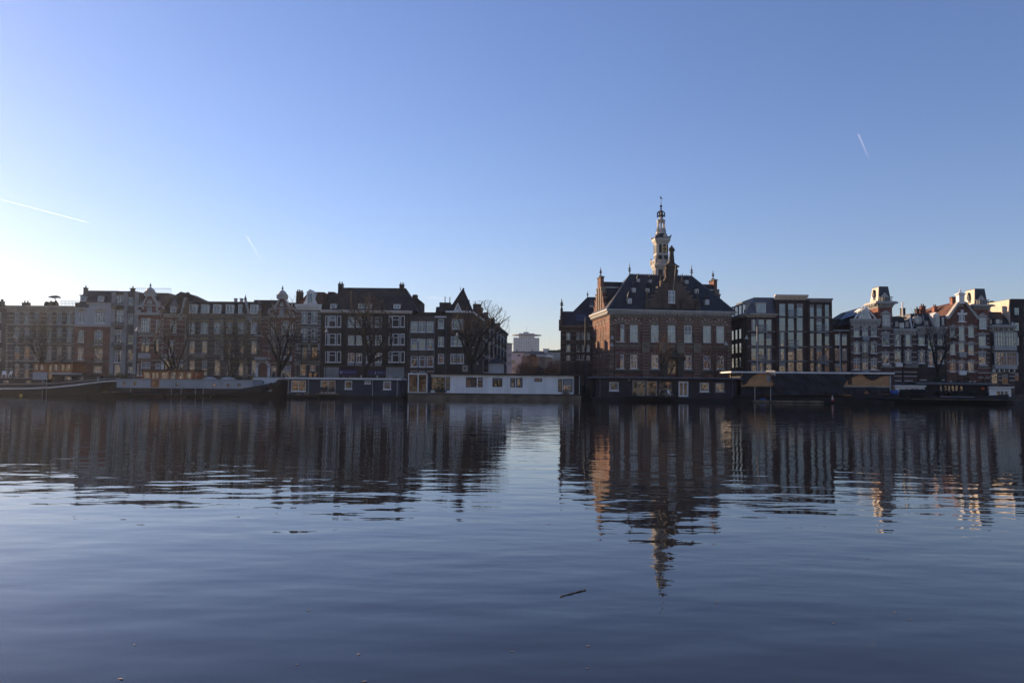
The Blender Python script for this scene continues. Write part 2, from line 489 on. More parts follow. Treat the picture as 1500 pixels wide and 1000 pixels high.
    def cornice(s, y0, y1, x0=None, x1=None, m='off_white', out=0.45, dent=True, v=0.0, name='cornice', ret=True):
        u0 = -.05 if x0 is None else s.u(x0); u1 = s.W + .05 if x1 is None else s.u(x1)
        zt, zb = s.z(y0), s.z(y1); h = zt - zb
        mb = MB()
        mb.box(u0, u1, v - out, v + .3, zb + h * .68, zt + .02)
        mb.box(u0 + .03, u1 - .03, v - out * .6, v + .3, zb + h * .46, zb + h * .68)
        mb.box(u0 + .06, u1 - .06, v - .07, v + .3, zb, zb + h * .46)
        if dent:
            n = max(3, int((u1 - u0) / 0.75))
            for i in range(n):
                x = u0 + (i + .5) * (u1 - u0) / n
                mb.box(x - .11, x + .11, v - out * .55, v - .06, zb + h * .16, zb + h * .455)
        return mb.build(name, M[m], s.root, fix=False)
    def balcony(s, cx, ytop, ybot, w, m='iron', deep=.9, solid=False, slab='stone'):
        u, zt = s.uz(cx, ytop); zb = s.uz(cx, ybot)[1]
        hw = w / 2 * (s.u(cx + .5) - s.u(cx - .5))
        mb = MB()
        mb.box(u - hw, u + hw, -deep, -.002, zb - .14, zb, 1)
        if solid:
            mb.box(u - hw, u + hw, -deep - .04, -deep, zb + .002, zt)
            mb.box(u - hw - .04, u - hw, -deep, -.05, zb + .002, zt); mb.box(u + hw, u + hw + .04, -deep, -.05, zb + .002, zt)
        else:
            for z in (zt, (zt + zb) / 2):
                mb.box(u - hw, u + hw, -deep, -deep + .05, z - .03, z + .03)
                for e in (-hw, hw - .05): mb.box(u + e, u + e + .05, -deep + .05, -.02, z - .03, z + .03)
            n = int(2 * hw / .14)
            for i in range(n + 1):
                x = u - hw + 2 * hw * i / n
                mb.box(x - .015, x + .015, -deep + .01, -deep + .04, zb, zt)
        return mb.build('balcony', [M[m], M[slab]], s.root, fix=False)
    # --- roofs
    def mansard(s, x0, x1, yb, yt, m, il=0.0, ir=0.0, vf=1.2, v0=0.0, v1=None, name='roof', eb=0.0, top=None):
        """sloped faces from the eave (yb) to a flat top (yt); il/ir/vf: metres the top is set in"""
        v1 = s.depth if v1 is None else v1
        u0, u1 = s.u(x0), s.u(x1)
        zb = s.z(yb, v=v0); zt = s.z(yt, v=v0 + vf)
        mb = MB().frustum(u0, u1, v0, v1, zb + eb, u0 + il, u1 - ir, v0 + vf, v1 - .3, zt)
        mb.box(u0 + il - .06, u1 - ir + .06, v0 + vf - .06, v1 - .24, zt + .004, zt + .12)
        return mb.build(name, M[m], s.root)
    def dormer(s, cx, y0, y1, w, v=0.5, deep=1.6, hat='flat', body='off_white', roof='lead', st=(2, ()), pane='g_sky', fr='white'):
        u, z1 = s.uz(cx, y0, v); z0 = s.uz(cx, y1, v)[1]
        hw = w / 2 * (s.u(cx + .5, v) - s.u(cx - .5, v))
        mb = MB()
        mb.box(u - hw, u + hw, v, v + deep, z0, z1)
        if hat == 'flat': mb.box(u - hw - .12, u + hw + .12, v - .15, v + deep, z1 + .002, z1 + .14, 1)
        elif hat == 'gable':
            mb.prism([(u - hw - .15, z1 + .002), (u + hw + .15, z1 + .002), (u, z1 + hw * 1.0)], v - .12, v + deep + hw, 1)
        elif hat == 'point':
            mb.hexa([(u-hw-.1, v-.1, z1), (u+hw+.1, v-.1, z1), (u+hw+.1, v+2*hw, z1), (u-hw-.1, v+2*hw, z1)] + [(u-.04, v+hw-.04, z1+hw*3.2), (u+.04, v+hw-.04, z1+hw*3.2), (u+.04, v+hw+.04, z1+hw*3.2), (u-.04, v+hw+.04, z1+hw*3.2)], 1)
        o = mb.build('dormer', [M[body], M[roof]], s.root, fix=False)
        s.win_m(u, z0 + .12, z1 - .1, hw - .12, st, fr, pane, 0, False, .07, False, v - .002, o, False)
        return o
    def chimney(s, cx, y0, y1, w, v=4.0, m='brick_brown', pots=2):
        u, zt = s.uz(cx, y0, v); zb = s.uz(cx, y1, v)[1] - .8
        hw = w / 2 * (s.u(cx + .5, v) - s.u(cx - .5, v))
        mb = MB().box(u - hw, u + hw, v, v + .9, zb, zt - .12)
        mb.box(u - hw - .08, u + hw + .08, v - .08, v + .98, zt - .12, zt)
        for i in range(pots):
            mb.lathe(u - hw + (i + .5) * 2 * hw / pots, v + .45, [(.13, zt), (.11, zt + .4), (.14, zt + .42)], 8)
        return mb.build('chimney', M[m], s.root, fix=False)
    def outline(s, pts, v0, v1, m, name, mir=None):
        """solid whose front outline is given in photo directions on the plane v0"""
        q = [s.uz(x, y, v0) for x, y in pts]
        return MB().prism(q, v0, v1).build(name, M[m], s.root)
    def pipe(s, px, y0, y1, m='lead', r=.06):
        u, zt = s.uz(px, y0); zb = s.uz(px, y1)[1]
        MB().tube((u, -.1, zb), (u, -.1, zt), r, r, 6).build('downpipe', M[m], s.root, fix=False)
    def done(s):
        w = next((c for c in kids(s.root) if c.name.split('.')[0] == 'wall'), None)
        for (g, m), mb in s.trim.items():                       # bands, quoins and lintels are bonded into the wall
            if not mb.f: continue
            k = len(w.data.materials); w.data.materials.append(M[m])
            bm = bmesh.new(); bm.from_mesh(w.data)
            vs = [bm.verts.new(q) for q in mb.v]
            for f in mb.f:
                try: bm.faces.new([vs[i] for i in f]).material_index = k
                except ValueError: pass
            bm.to_mesh(w.data); bm.free()

def finial(mb, x, y, z, h, r=.14):
    mb.lathe(x, y, [(r*.5, z), (r*.5, z+h*.25), (r*1.5, z+h*.33), (r*.6, z+h*.42), (r*1.3, z+h*.52), (r*.5, z+h*.62), (r*.35, z+h*.8), (.012, z+h)], 8)
# ------------------------------------------------------------------ water, ground, quay, air
def make_water():
    m, n, l, p = new_mat('canal water')
    p.inputs['Base Color'].default_value = (0.013, 0.013, 0.014, 1)
    p.inputs['Roughness'].default_value = 0.02
    p.inputs['IOR'].default_value = 1.333
    tc = n.new('ShaderNodeTexCoord')
    def wave(scale, sx, sy, det, rot=0.0):
        mp = n.new('ShaderNodeMapping'); mp.inputs['Scale'].default_value = (sx, sy, 1); mp.inputs['Rotation'].default_value = (0, 0, rot)
        l.new(tc.outputs['Object'], mp.inputs[0])
        t = n.new('ShaderNodeTexNoise'); t.inputs['Scale'].default_value = scale; t.inputs['Detail'].default_value = det
        t.inputs['Roughness'].default_value = 0.45
        l.new(mp.outputs[0], t.inputs['Vector'])
        return t.outputs['Fac']
    def mul(a, b):
        q = n.new('ShaderNodeMath'); q.operation = 'MULTIPLY'; l.new(a, q.inputs[0])
        if isinstance(b, float): q.inputs[1].default_value = b
        else: l.new(b, q.inputs[1])
        return q.outputs[0]
    def add(a, b):
        q = n.new('ShaderNodeMath'); q.operation = 'ADD'; l.new(a, q.inputs[0]); l.new(b, q.inputs[1]); return q.outputs[0]
    swell = mul(wave(0.62, 0.9, 1.7, 1.5, 0.2), 0.0165)
    chop = mul(wave(1.7, 0.7, 1.5, 1.5, -0.1), 0.0062)
    rip = mul(wave(5.5, 0.75, 1.4, 2, 0.12), 0.0010)
    patch = n.new('ShaderNodeMapRange'); patch.inputs[1].default_value = 0.38; patch.inputs[2].default_value = 0.66
    patch.inputs[3].default_value = 0.45; patch.inputs[4].default_value = 1.25
    l.new(wave(0.055, 0.7, 1.5, 3), patch.inputs[0])
    h = add(swell, mul(add(chop, rip), patch.outputs[0]))
    b = n.new('ShaderNodeBump'); b.inputs['Strength'].default_value = 1.0; b.inputs['Distance'].default_value = 1.0
    l.new(h, b.inputs['Height']); l.new(b.outputs[0], p.inputs['Normal'])
    mb = MB(); mb.poly([(-690, -38, 0), (690, -38, 0), (690, 132, 0), (-690, 132, 0)])
    tag(mb.build('water', m), kind='structure')
make_water()

g = MB()
g.poly([(-690, 129.0, BASE), (690, 129.0, BASE), (690, 1085, BASE), (-690, 1085, BASE)])
tag(g.build('ground', mat('quay paving', (0.13, 0.12, 0.11), 0.9, 0.25, 0.5)), kind='structure')
q = MB().box(-690, 690, 128.0, 129.0, -.9, BASE + .03)
q.box(-690, 690, 127.9, 129.02, BASE + .032, BASE + .22)
tag(q.build('quay_wall', brick('quay brick', (0.07, 0.055, 0.045))), 'long low brick quay wall with stone coping behind the moored boats', 'quay wall')
g = MB(); g.box(-690, 690, -97, -38, -.9, 1.15)
tag(g.build('near_bank', mat('near bank paving', (0.2, 0.19, 0.17), 0.9, 0.2, 0.5)), kind='structure')

def make_haze():
    m = bpy.data.materials.new('haze'); m.use_nodes = True
    n, l = m.node_tree.nodes, m.node_tree.links
    n.remove(n['Principled BSDF'])
    v = n.new('ShaderNodeVolumePrincipled')
    v.inputs['Color'].default_value = (0.80, 0.87, 1.0, 1)
    v.inputs['Density'].default_value = HAZE_D
    v.inputs['Anisotropy'].default_value = 0.7
    l.new(v.outputs[0], n['Material Output'].inputs['Volume'])
    o = MB().box(-700, 700, -100, 1100, -1.9, 78).build('haze', m)
    tag(o, kind='stuff')
HAZE_D = 0.00011
make_haze()

def make_trail(pts, r0, r1, label, k):
    """condensation trail: a long soft tube of ice cloud high above the town"""
    m = bpy.data.materials.new('ice cloud'); m.use_nodes = True
    n, l = m.node_tree.nodes, m.node_tree.links
    p = n['Principled BSDF']; p.inputs['Base Color'].default_value = (.9, .96, 1, 1); p.inputs['Roughness'].default_value = 1
    p.inputs['Specular IOR Level'].default_value = 0
    tr = n.new('ShaderNodeBsdfTranslucent'); tr.inputs[0].default_value = (.9, .96, 1, 1)
    a = n.new('ShaderNodeAddShader'); l.new(p.outputs[0], a.inputs[0]); l.new(tr.outputs[0], a.inputs[1])
    t = n.new('ShaderNodeBsdfTransparent'); mx = n.new('ShaderNodeMixShader')
    tc = n.new('ShaderNodeTexCoord'); mp = n.new('ShaderNodeMapping'); mp.inputs['Scale'].default_value = (.004, .004, .004)
    ns = n.new('ShaderNodeTexNoise'); ns.inputs['Scale'].default_value = 1; ns.inputs['Detail'].default_value = 3
    l.new(tc.outputs['Object'], mp.inputs[0]); l.new(mp.outputs[0], ns.inputs['Vector'])
    at_ = n.new('ShaderNodeAttribute'); at_.attribute_name = 'along'
    mu = n.new('ShaderNodeMath'); mu.operation = 'MULTIPLY'; l.new(at_.outputs['Fac'], mu.inputs[0])
    mr = n.new('ShaderNodeMapRange'); mr.inputs[1].default_value = .3; mr.inputs[2].default_value = .7; mr.inputs[3].default_value = .75 * k; mr.inputs[4].default_value = k
    l.new(ns.outputs['Fac'], mr.inputs[0]); l.new(mr.outputs[0], mu.inputs[1])
    l.new(mu.outputs[0], mx.inputs[0]); l.new(t.outputs[0], mx.inputs[1]); l.new(a.outputs[0], mx.inputs[2])
    l.new(mx.outputs[0], n['Material Output'].inputs['Surface'])
    P, Q = pts
    mb = MB(); N = 24
    for i in range(N):
        a0, a1 = i / N, (i + 1) / N
        for q_ in (.4, .75, 1.15): mb.tube(P.lerp(Q, a0), P.lerp(Q, a1), q_ * (r0 + (r1 - r0) * a0), q_ * (r0 + (r1 - r0) * a1), 8)
    o = mb.build('contrail', m, fix=False)
    at2 = o.data.attributes.new('along', 'FLOAT', 'POINT')
    d = (Q - P).length
    for i, v in enumerate(o.data.vertices): at2.data[i].value = max(0.0, 1 - (v.co - P).length / d) ** 0.8
    tag(o, label, 'contrail', 'aircraft trails in the sky')
make_trail((at(129, 326, 30000), at(-60, 276, 25000)), 9, 18, 'longest thin white contrail slanting down above the umbrella pine terrace', .11)
make_trail((at(361, 345, 30000), at(386, 388, 34000)), 40, 55, 'short faint white contrail hanging above the row of six dormers', .035)
make_trail((at(1257.5, 197, 26000), at(1274, 235, 29000)), 32, 34, 'short white contrail alone in deep blue sky above the modern flats', .032)
make_trail((at(628, 435, 30000), at(655, 438, 33000)), 20, 25, 'tiny faint contrail low beside the pyramid roof', .03)

# sunlit houses on the near bank, seen only in the far window panes
M['bank_a'] = mat('mottled pale plaster', (0.68, 0.60, 0.48), 0.9, 0.45, 0.35)  # strong mottling stands in for tree patches mirrored by the far panes
M['bank_b'] = mat('mottled ochre plaster', (0.55, 0.36, 0.22), 0.9, 0.5, 0.4)
M['bank_c'] = mat('mottled brown plaster', (0.32, 0.2, 0.13), 0.9, 0.6, 0.5)
def bank_house(x0, x1, h, m, label):
    r = tag(empty('terraced_house', (x0, -46, 1.15)), label, 'house', 'sunlit houses of the near bank')
    w = x1 - x0
    b = MB().box(0, w, -9, 0, -.2, h)
    b.build('wall', M[m], r, fix=False)
    b = MB()
    n = max(2, int(w / 2.4))
    for k in range(int(h / 3.3)):
        for i in range(n):
            x = (i + .5) * w / n
            b.box(x - .55, x + .55, -.05, .06, .9 + k * 3.3, 2.9 + k * 3.3)
    b.build('window_panes', M['g_dim'], r, fix=False)
    MB().box(-.1, w + .1, -9.2, .5, h + .002, h + .5).build('cornice', M['white'], r, fix=False)
x = -230
for i in range(38):
    w = rnd.choice([9, 11, 14, 16]); m = rnd.choice(['bank_a', 'beige', 'bank_b', 'bank_c', 'bank_a'])
    bank_house(x, x + w, rnd.uniform(13.5, 18), m, 'sunlit %s house on the near bank with pale cornice' % {'brick_tan': 'tan brick', 'beige': 'beige plaster', 'bank_b': 'ochre', 'bank_c': 'brown', 'bank_a': 'pale plaster'}[m])
    x += w + .3 + (3 if rnd.random() < .25 else 0)
# ------------------------------------------------------------------ houses of the far quay, from the pine terrace to the side street
YH = 146.0
def new(name, label, x0, x1, depth=12, Y=YH, cat='house', **k): return Bld(name, label, cat, x0, x1, Y, depth, **k)

# plain dark house at the frame edge
b = new('town_house', 'plain dark brown house cut by the picture edge beside the pine terrace house', -34, 8, 12)
b.grid([-24, -12, -2], [(458, 472), (484, 500), (510, 527)], 7, st=(2, (.65,)))
b.wall(M['brick_brown'], 449); b.band(449, 451, m='stone'); b.chimney(1, 441, 449, 4); b.done()

# banded brick house with roof terrace
b = new('town_house', 'banded brown brick house with pale dentil cornice under a roof terrace', 8.4, 107.6, 12)
xs = [24.5, 39, 54, 72, 86.5, 101]
b.grid(xs, [(458.5, 474), (482, 500), (509, 526)], [7.5]*6, st=(2, (.68,)), fr='off_white')
b.grid(xs, [(535, 553)], 7, st=(2, (.6,)), fr='off_white', door=False)
b.wall(M['brick_brown'], 449)
b.lintels('cream', .2)
for y in (474.6, 502.6, 528): b.band(y, y + 1.6, m='cream', out=.08)
for y in (462, 468, 487, 494, 513, 520, 540, 546): b.band(y, y + 1.1, m='cream', out=.03)
for y in range(478, 550, 4): b.block(8.6, 11, y, y + 2.4, 'cream', grp='quoins')
b.cornice(448, 457.5, m='cream', out=.5)
b.balcony(39, 494, 501, 15); b.balcony(86.5, 494, 501, 15); b.balcony(86.5, 521, 528, 13)
b.chimney(36.5, 443, 449, 9, 5); 
rl = MB()
for i in range(18):
    x = b.u(72) + i * (b.u(107) - b.u(72)) / 17
    rl.box(x - .02, x + .02, 2.98, 3.02, b.z(448), b.z(440.5, v=3))
for y in (440.5, 444): rl.box(b.u(72), b.u(107), 2.97, 3.03, b.z(y, v=3) - .03, b.z(y, v=3) + .03)
rl.build('terrace_railing', M['iron'], b.root, fix=False)
sh = MB().box(b.u(90), b.u(103), 4, 7, b.z(448), b.z(442.5, v=4)); sh.build('roof_cabin', M['slate_dark'], b.root, fix=False)
pl = MB()
for i in range(9):
    pl.blob((b.u(48 + i * 2.2), 3 + rnd.random(), b.z(447.5) + .5), (.35, .4, .55 + .3 * rnd.random()))
pl.build('terrace_shrubs', M['leaf_dark'], b.root)
b.done(); PINE = b

# orange brick house with white clad storey and blue mansard
b = new('town_house', 'orange brick house with white clad third storey and slate mansard', 108, 163, 12)
b.win(118.5, 483.5, 501, 9, (2, (.6,)), arch=.5); b.win(144, 483.5, 505, 12, (3, (.72,)), arch=.5)
b.win(118, 510.5, 526.5, 8.5, (2, (.6,))); b.win(144, 511, 530, 12, (3, (.7,)))
b.win(143, 536.5, 545, 12, (3, ())); b.win(118, 536, 548, 11, (3, ()))
b.win(119.5, 456, 473, 9, (2, (.75,)), pane='g_sky', fr='white'); b.win(146.5, 455.5, 473, 15, (4, (.75,)), pane='g_sky')
b.wall(M['brick_orange'], 478)
b.wall(M['boat_grey'], 478, name='clad_wall', z0=b.z(477.9), z1=b.z(450.5), u1=b.u(128) )
b.wall(M['boat_grey'], 478, name='clad_wall', z0=b.z(477.9), z1=b.z(443.5), u0=b.u(128.1))
b.lintels('yellow_brick', .24)
for y in (502, 507, 515, 528): b.band(y, y + 1.2, m='stone')
b.block(108.6, 162.5, 476.6, 478.4, 'off_white', .12); b.block(107.8, 128, 450.5, 452.5, 'off_white', .25); b.block(127.5, 163, 443.3, 445.5, 'off_white', .25)
b.balcony(144, 498.5, 506, 14); b.balcony(144, 524, 531, 13)
b.mansard(107.4, 163, 452, 426.5, 'slate', il=.9, ir=0, vf=1.6, v0=.4)
b.dormer(122, 433, 441.5, 9, .9, st=(1, ())); b.dormer(148, 433.5, 442, 9.5, .9, st=(1, ()))
b.chimney(124, 421, 426, 3.5, 4, 'iron', 1)
MB().box(b.u(107.5), b.u(109.5), 2.4, 9, b.z(455), b.z(431, v=2.4)).build('party_wall', M['brick_dark'], b.root, fix=False)
b.done()

# tall grey bay house
b = new('town_house', 'narrow grey concrete house with stacked glass bays and tiny dark balconies', 163.3, 200, 12)
b.grid([174], [(432.5, 446), (454, 475), (483, 504), (513, 531)], 13.5, st=(3, (.75,)), pane='g_sky', fr='white')
b.grid([191], [(435, 447), (459, 474), (490, 504), (512, 529)], 8, st=(1, (.5,)), pane=None, fr='off_white')
b.win(191, 537, 545, 7, (2, ())); b.win(172, 534, 551, 9, (2, (.5,)), fr='white')
b.wall(M['brick_grey'], 427)
b.block(163.3, 200, 426.2, 428, 'bitumen', .12)
for y in (448, 476, 505.5): b.balcony(174.5, y - 3.5, y + 2, 17, 'iron', .8)
for x in (165, 182.5, 199): b.block(x - .8, x + .8, 428, 548, 'plaster', .12)
rl = MB()
for i in range(22):
    x = b.u(171) + i * (b.u(234) - b.u(171)) / 21
    rl.box(x - .02, x + .02, 3.98, 4.02, b.z(428), b.z(422, v=4))
rl.box(b.u(171), b.u(234), 3.97, 4.03, b.z(422, v=4) - .03, b.z(422, v=4) + .03)
rl.build('terrace_railing', M['iron'], b.root, fix=False)
MB().box(b.u(200.1), b.u(234), 3, 9, b.z(450), b.z(428.5, v=3)).build('roof_cabin', M['brick_grey'], b.root, fix=False)
b.chimney(193, 422, 427, 4, 2, 'brick_dark', 1); b.done()

# the pair of ornate red gabled houses, mirror images of each other
def ornate(label, x0, x1, gx, flip, dy=0):
    """gx: centre of the scrolled gable; flip = +1 when the mansard wing lies at its greater-x side"""
    b = new('gabled_house', label, x0, x1, 12, group='mirrored pair of ornate gabled houses')
    X = lambda o: gx + flip * o
    Y = lambda y: y + dy
    b.win(X(-6), Y(466), Y(486), 14, (4, (.4, .75)), pane='g_dim')
    b.win(X(12.5), Y(468), Y(486), 6.5, (2, (.7,))); b.win(X(-16), Y(470), Y(485), 3, (1, (.6,)))
    b.win(X(-6.5), Y(496), Y(516), 13, (2, (.55,)), arch=1.0, pane='g_dark', fr='frame_dark'); b.win(X(10.5), Y(496), Y(516), 7.5, (1, (.55,)), arch=1.0, pane='g_dark', fr='frame_dark')
    b.win(X(-6), Y(530), Y(550), 14, (2, (.6,)), pane='g_dim'); b.win(X(12), Y(532), Y(550), 7, (1, (.6,)))
    b.win(X(-17), Y(532), Y(550), 3, (1, (.6,)))
    b.win(X(35), Y(470), Y(487), 9.5, (2, (.7,)), pane='g_sky'); b.win(X(33), Y(498), Y(519), 9, (2, (.7,)))
    b.win(X(28), Y(527), Y(550), 13.5, (2, (.5,)), arch=1.0, pane='g_dark', fr='door_dark', door=True)
    b.win(X(46), Y(527), Y(545), 5, (1, (.6,)))
    b.wall(M['brick_red'], Y(463))
    h = b.holes
    for a in list(h):
        if a[4]: b.arch_ring(a[0], a[1], a[3], 'cream', 1.0, .35, 11, 2)
    for y in (468, 474, 481, 489, 502, 509, 527, 534): b.band(Y(y), Y(y + 1.2), m='cream', out=.05)
    for y in range(466, 548, 5):
        for o in (-20, 19): b.block(X(o) - 1.2, X(o) + 1.2, Y(y), Y(y + 2.3), 'cream')
    # portal arch, aprons, bay
    a = [q for q in h if q[4] and abs((q[0] + q[1]) / 2 - b.u(X(28))) < .3][0]
    b.arch_ring(a[0], a[1], a[3], 'white', 1.0, .55, 12, 1)
    b.t('white').box(a[0] - .5, a[0] - .01, -.1, .02, -.4, a[3] - (a[1] - a[0]) / 2); b.t('white').box(a[1] + .01, a[1] + .5, -.1, .02, -.4, a[3] - (a[1] - a[0]) / 2)
    b.t('cream').box(a[0] - .6, a[1] + .6, -.15, .02, a[3] + .6, a[3] + .95)
    b.block(min(X(-15), X(2)), max(X(-15), X(2)), Y(517), Y(525), 'off_white', .5)
    zc, zt = b.z(Y(492)), b.z(Y(486.6)); u0, u1 = sorted((b.u(X(-16)), b.u(X(5))))
    b.t('off_white').frustum(u0 + .2, u1 - .2, -.05, .02, zc, u0 - .2, u1 + .2, -.8, .02, zt)
    b.block(min(X(-19), X(19)), max(X(-19), X(19)), Y(491.5), Y(493), 'off_white', .25)
    b.balcony(X(30), Y(519), Y(523), 16, 'off_white', .8, True)
    b.cornice(Y(459.5), Y(465), x0=min(X(19), X(54)), x1=max(X(19), X(54)), m='cream', out=.4)
    b.block(min(X(-20), X(18)), max(X(-20), X(18)), Y(457.5), Y(461.5), 'off_white', .35)
    # gable body with scrolls, cap and finial
    P = lambda l: [(X(o), Y(y)) for o, y in l]
    b.outline(P([(-20, 463), (-20, 455), (-12, 447), (12, 447), (18, 455), (18, 463)]), 0.0, .5, 'brick_red', 'gable')
    b.outline(P([(-12, 447.2), (-3.2, 433), (3.2, 433), (12, 447.2)]), .02, .5, 'brick_red', 'gable')
    for sg in (-1, 1):
        b.outline(P([(sg*13.5, 447.6), (sg*4, 432.5), (sg*2.2, 432.5), (sg*10, 447.6)]), -.18, .6, 'off_white', 'gable_coping')
        u, z = b.uz(X(sg * 15), Y(453.5))
        mb = MB()
        for k in range(10):                                     # scroll
            t0, t1 = k * .62, (k + 1) * .62
            r0, r1 = .85 - k * .06, .85 - (k + 1) * .06
            mb.tube((u + r0*math.cos(t0), -.1, z + r0*math.sin(t0)), (u + r1*math.cos(t1), -.1, z + r1*math.sin(t1)), .22, .2, 6)
        mb.build('scroll', M['off_white'], b.root, fix=False)
        u, z = b.uz(X(sg * 14), Y(447.5))
        mb = MB(); finial(mb, u, .25, z - .1, 1.3, .16); mb.build('pinnacle', M['off_white'], b.root)
    b.block(min(X(-13), X(13)), max(X(-13), X(13)), Y(446.5), Y(448.3), 'off_white', .2)
    u, z = b.uz(X(0), Y(433))
    s_ = (b.z(Y(421)) - z) / 1.6
    mb = MB().box(u - .95, u + .95, -.2, .7, z - .1, z + .75 * s_)
    mb.lathe(u, .25, [(.78, z + .75*s_), (.82, z + .95*s_), (.66, z + 1.25*s_), (.32, z + 1.55*s_), (.16, z + 1.65*s_)], 12)
    mb.build('gable_cap', M['off_white'], b.root)
    mb = MB(); finial(mb, u, .25, z + 1.55*s_, b.z(Y(413.5)) - z - 1.55*s_, .17); mb.build('finial', M['stone_dark'], b.root)
    b.win(X(0), Y(449), Y(456.5), 7, (3, ()), hole=False, v=-.02, fr='off_white', pane='g_dark')
    u, z = b.uz(X(0), Y(445)); MB().prism([(u - .65, z), (u + .65, z), (u, z + .95)], -.04, .1).build('gable_light', M['g_dim'], b.root)
    # roof of the wing with a small hatted dormer and a raking party wall
    xa, xb = (min(X(10), X(53)), max(X(10), X(53)))
    b.mansard(xa, xb, Y(460), Y(436.5), 'tile_dark', il=.2, ir=.2, vf=3.2, v0=.3)
    b.mansard(min(X(-20), X(12)), max(X(-20), X(12)), Y(462), Y(440), 'tile_dark', il=1.0, ir=1.0, vf=2.6, v0=.6)
    b.dormer(X(35), Y(449), Y(458), 9, .5, hat='point', st=(2, ()))
    for k, (ox, y) in enumerate([(54, 437), (53, 441), (52, 445), (51, 449), (50, 453), (49, 457), (48, 461), (47.2, 466)]):
        b.block(min(X(ox), X(ox - 3)), max(X(ox), X(ox - 3)), Y(y - 1.2), Y(y + 2.4), 'off_white', .3)
    u, z = b.uz(X(54.5), Y(440))
    mb = MB().box(u - .35, u + .35, -.1, .7, z - 2, z); finial(mb, u, .3, z, 1.7, .25); mb.build('pinnacle', M['stone_dark'], b.root)
    b.block(min(X(55), X(52.4)), max(X(55), X(52.4)), Y(466), Y(548), 'stone', .12)
    b.done(); return b
ornate('ornate red gabled house with scrolled white dome cap beside the grey bay house', 199.5, 273.5, 219, 1)

# long house with six dormers
b = new('terraced_house', 'long brown brick house with flat attic of six white dormers', 273.8, 381, 12)
xs = [281, 299.5, 318, 336, 354, 372]
b.grid(xs, [(472, 488)], [8, 11, 9, 8.5, 11.5, 9], st=(2, (.72,)), arch=.35)
b.grid(xs, [(499, 518)], 8, st=(2, (.7,)), fr='off_white'); b.grid(xs, [(527, 549)], 8, st=(2, (.65,)), fr='off_white')
b.wall(M['brick_brown'], 464)
for a, bb, c, d, ar in b.holes: 
    if ar: b.arch_ring(a, bb, d, 'yellow_brick', .35, .3, 7, 1)
for y in (470, 477, 484, 491, 496, 503, 510, 521, 530, 538): b.band(y, y + .9, m='yellow_brick', out=.02)
for x in xs: b.block(x - 6, x + 6, 467.8, 470, 'yellow_brick', .05); b.block(x - 5.5, x + 5.5, 494, 497, 'yellow_brick', .05)
b.cornice(459.5, 467, m='stone', out=.45)
for y in range(468, 526, 4): b.block(323.6, 327.4, y, y + 3.4, 'cream', .14, grp='quoins')
b.mansard(274.5, 381, 460, 442.5, 'slate_dark', .2, .2, 1.0, .2)
for x in (283, 300.5, 318, 336.5, 354.8, 372.3): b.dormer(x, 446, 459.6, 11.5, .05, 1.4, st=(2, ()), body='white', pane='g_sky')
b.block(274.5, 381, 441.2, 442.6, 'off_white', -.6, 1.2)
b.balcony(294.5, 517, 524, 14, 'off_white', .8); b.balcony(350.5, 517.5, 524.5, 14, 'off_white', .8)
for x in (344.2, 352.7):
    u, z = b.uz(x, 441.5, 4); MB().lathe(u, 4.4, [(.33, z - .9), (.31, z + .35), (.38, z + .4), (.38, z + .62), (.2, z + .66)], 10).build('flue', M['off_white'], b.root)
b.outline([(249, 445), (249, 437), (265, 427), (280, 431), (302, 441.5), (302, 445)], 8, 11, 'slate_dark', 'rear_roof')
u, z = b.uz(274.5, 428, 5); mb = MB().box(u - .25, u + .25, 5, 5.6, z - 4, z); mb.build('chimney', M['brick_dark'], b.root, fix=False)
b.win(356, 536, 551, 13, (2, ()), hole=False, v=-.04, fr='plaster', pane='g_dim')
b.done()

ornate('ornate red gabled house with bare tree before it beside the dormer terrace', 381.4, 431.5, 413, -1, 4)
# (the second one is narrower, its wing reaches behind the dormer terrace)

# white corniced house with gable dormer
b = new('town_house', 'white banded house with heavy white cornice and pilastered attic dormer', 432, 469.5, 12)
xs = [446, 460.3]
b.grid(xs, [(456.5, 473), (482, 500)], 9, st=(2, (.7,)), arch=.25, pane='g_sky')
b.grid(xs, [(508, 527.5)], 9, st=(2, (.7,)), fr='door_dark', pane='g_warm'); b.win(443.5, 533, 550, 9, (1, (.7,)), pane='g_warm', fr='off_white')
b.win(458, 535, 543, 8, (2, ()), pane='g_dark'); b.win(454.5, 545, 553, 6, (1, ()), fr='door_dark', pane='g_dark', door=True); b.win(462, 545, 553, 6, (1, ()), fr='door_dark', pane='g_dark', door=True)
b.wall(M['brick_brown'], 450)
for a, bb, c, d, ar in b.holes:
    if ar: b.arch_ring(a, bb, d, 'white', .25, .3, 7, 1)
for y in (456, 462, 469, 474, 478.5, 484, 490, 496, 503, 510, 516, 527.5, 533): b.band(y, y + 1.5, m='off_white', out=.06)
b.block(432, 469.5, 529.5, 531.5, 'off_white', .2)
for x in (436, 453, 467): b.block(x - 1.3, x + 1.3, 505, 513, 'off_white', .16)
b.cornice(446, 454, m='white', out=.55)
b.balcony(446, 494.5, 501, 10); b.balcony(460.3, 494.5, 501, 10); b.balcony(453, 522, 529, 28)
b.mansard(434, 469, 446, 428.5, 'tile', 1.2, .2, 2.4, .4)
b.dormer(454.5, 428.5, 445, 10, .1, 2.5, hat='gable', body='white', roof='white', st=(2, ()))
for sg in (-1, 1):
    b.outline([(454.5 + sg * 5.2, 445), (454.5 + sg * 10.5, 445), (454.5 + sg * 8.5, 442), (454.5 + sg * 6.4, 437), (454.5 + sg * 5.2, 433)], .1, .4, 'white', 'dormer_scroll')
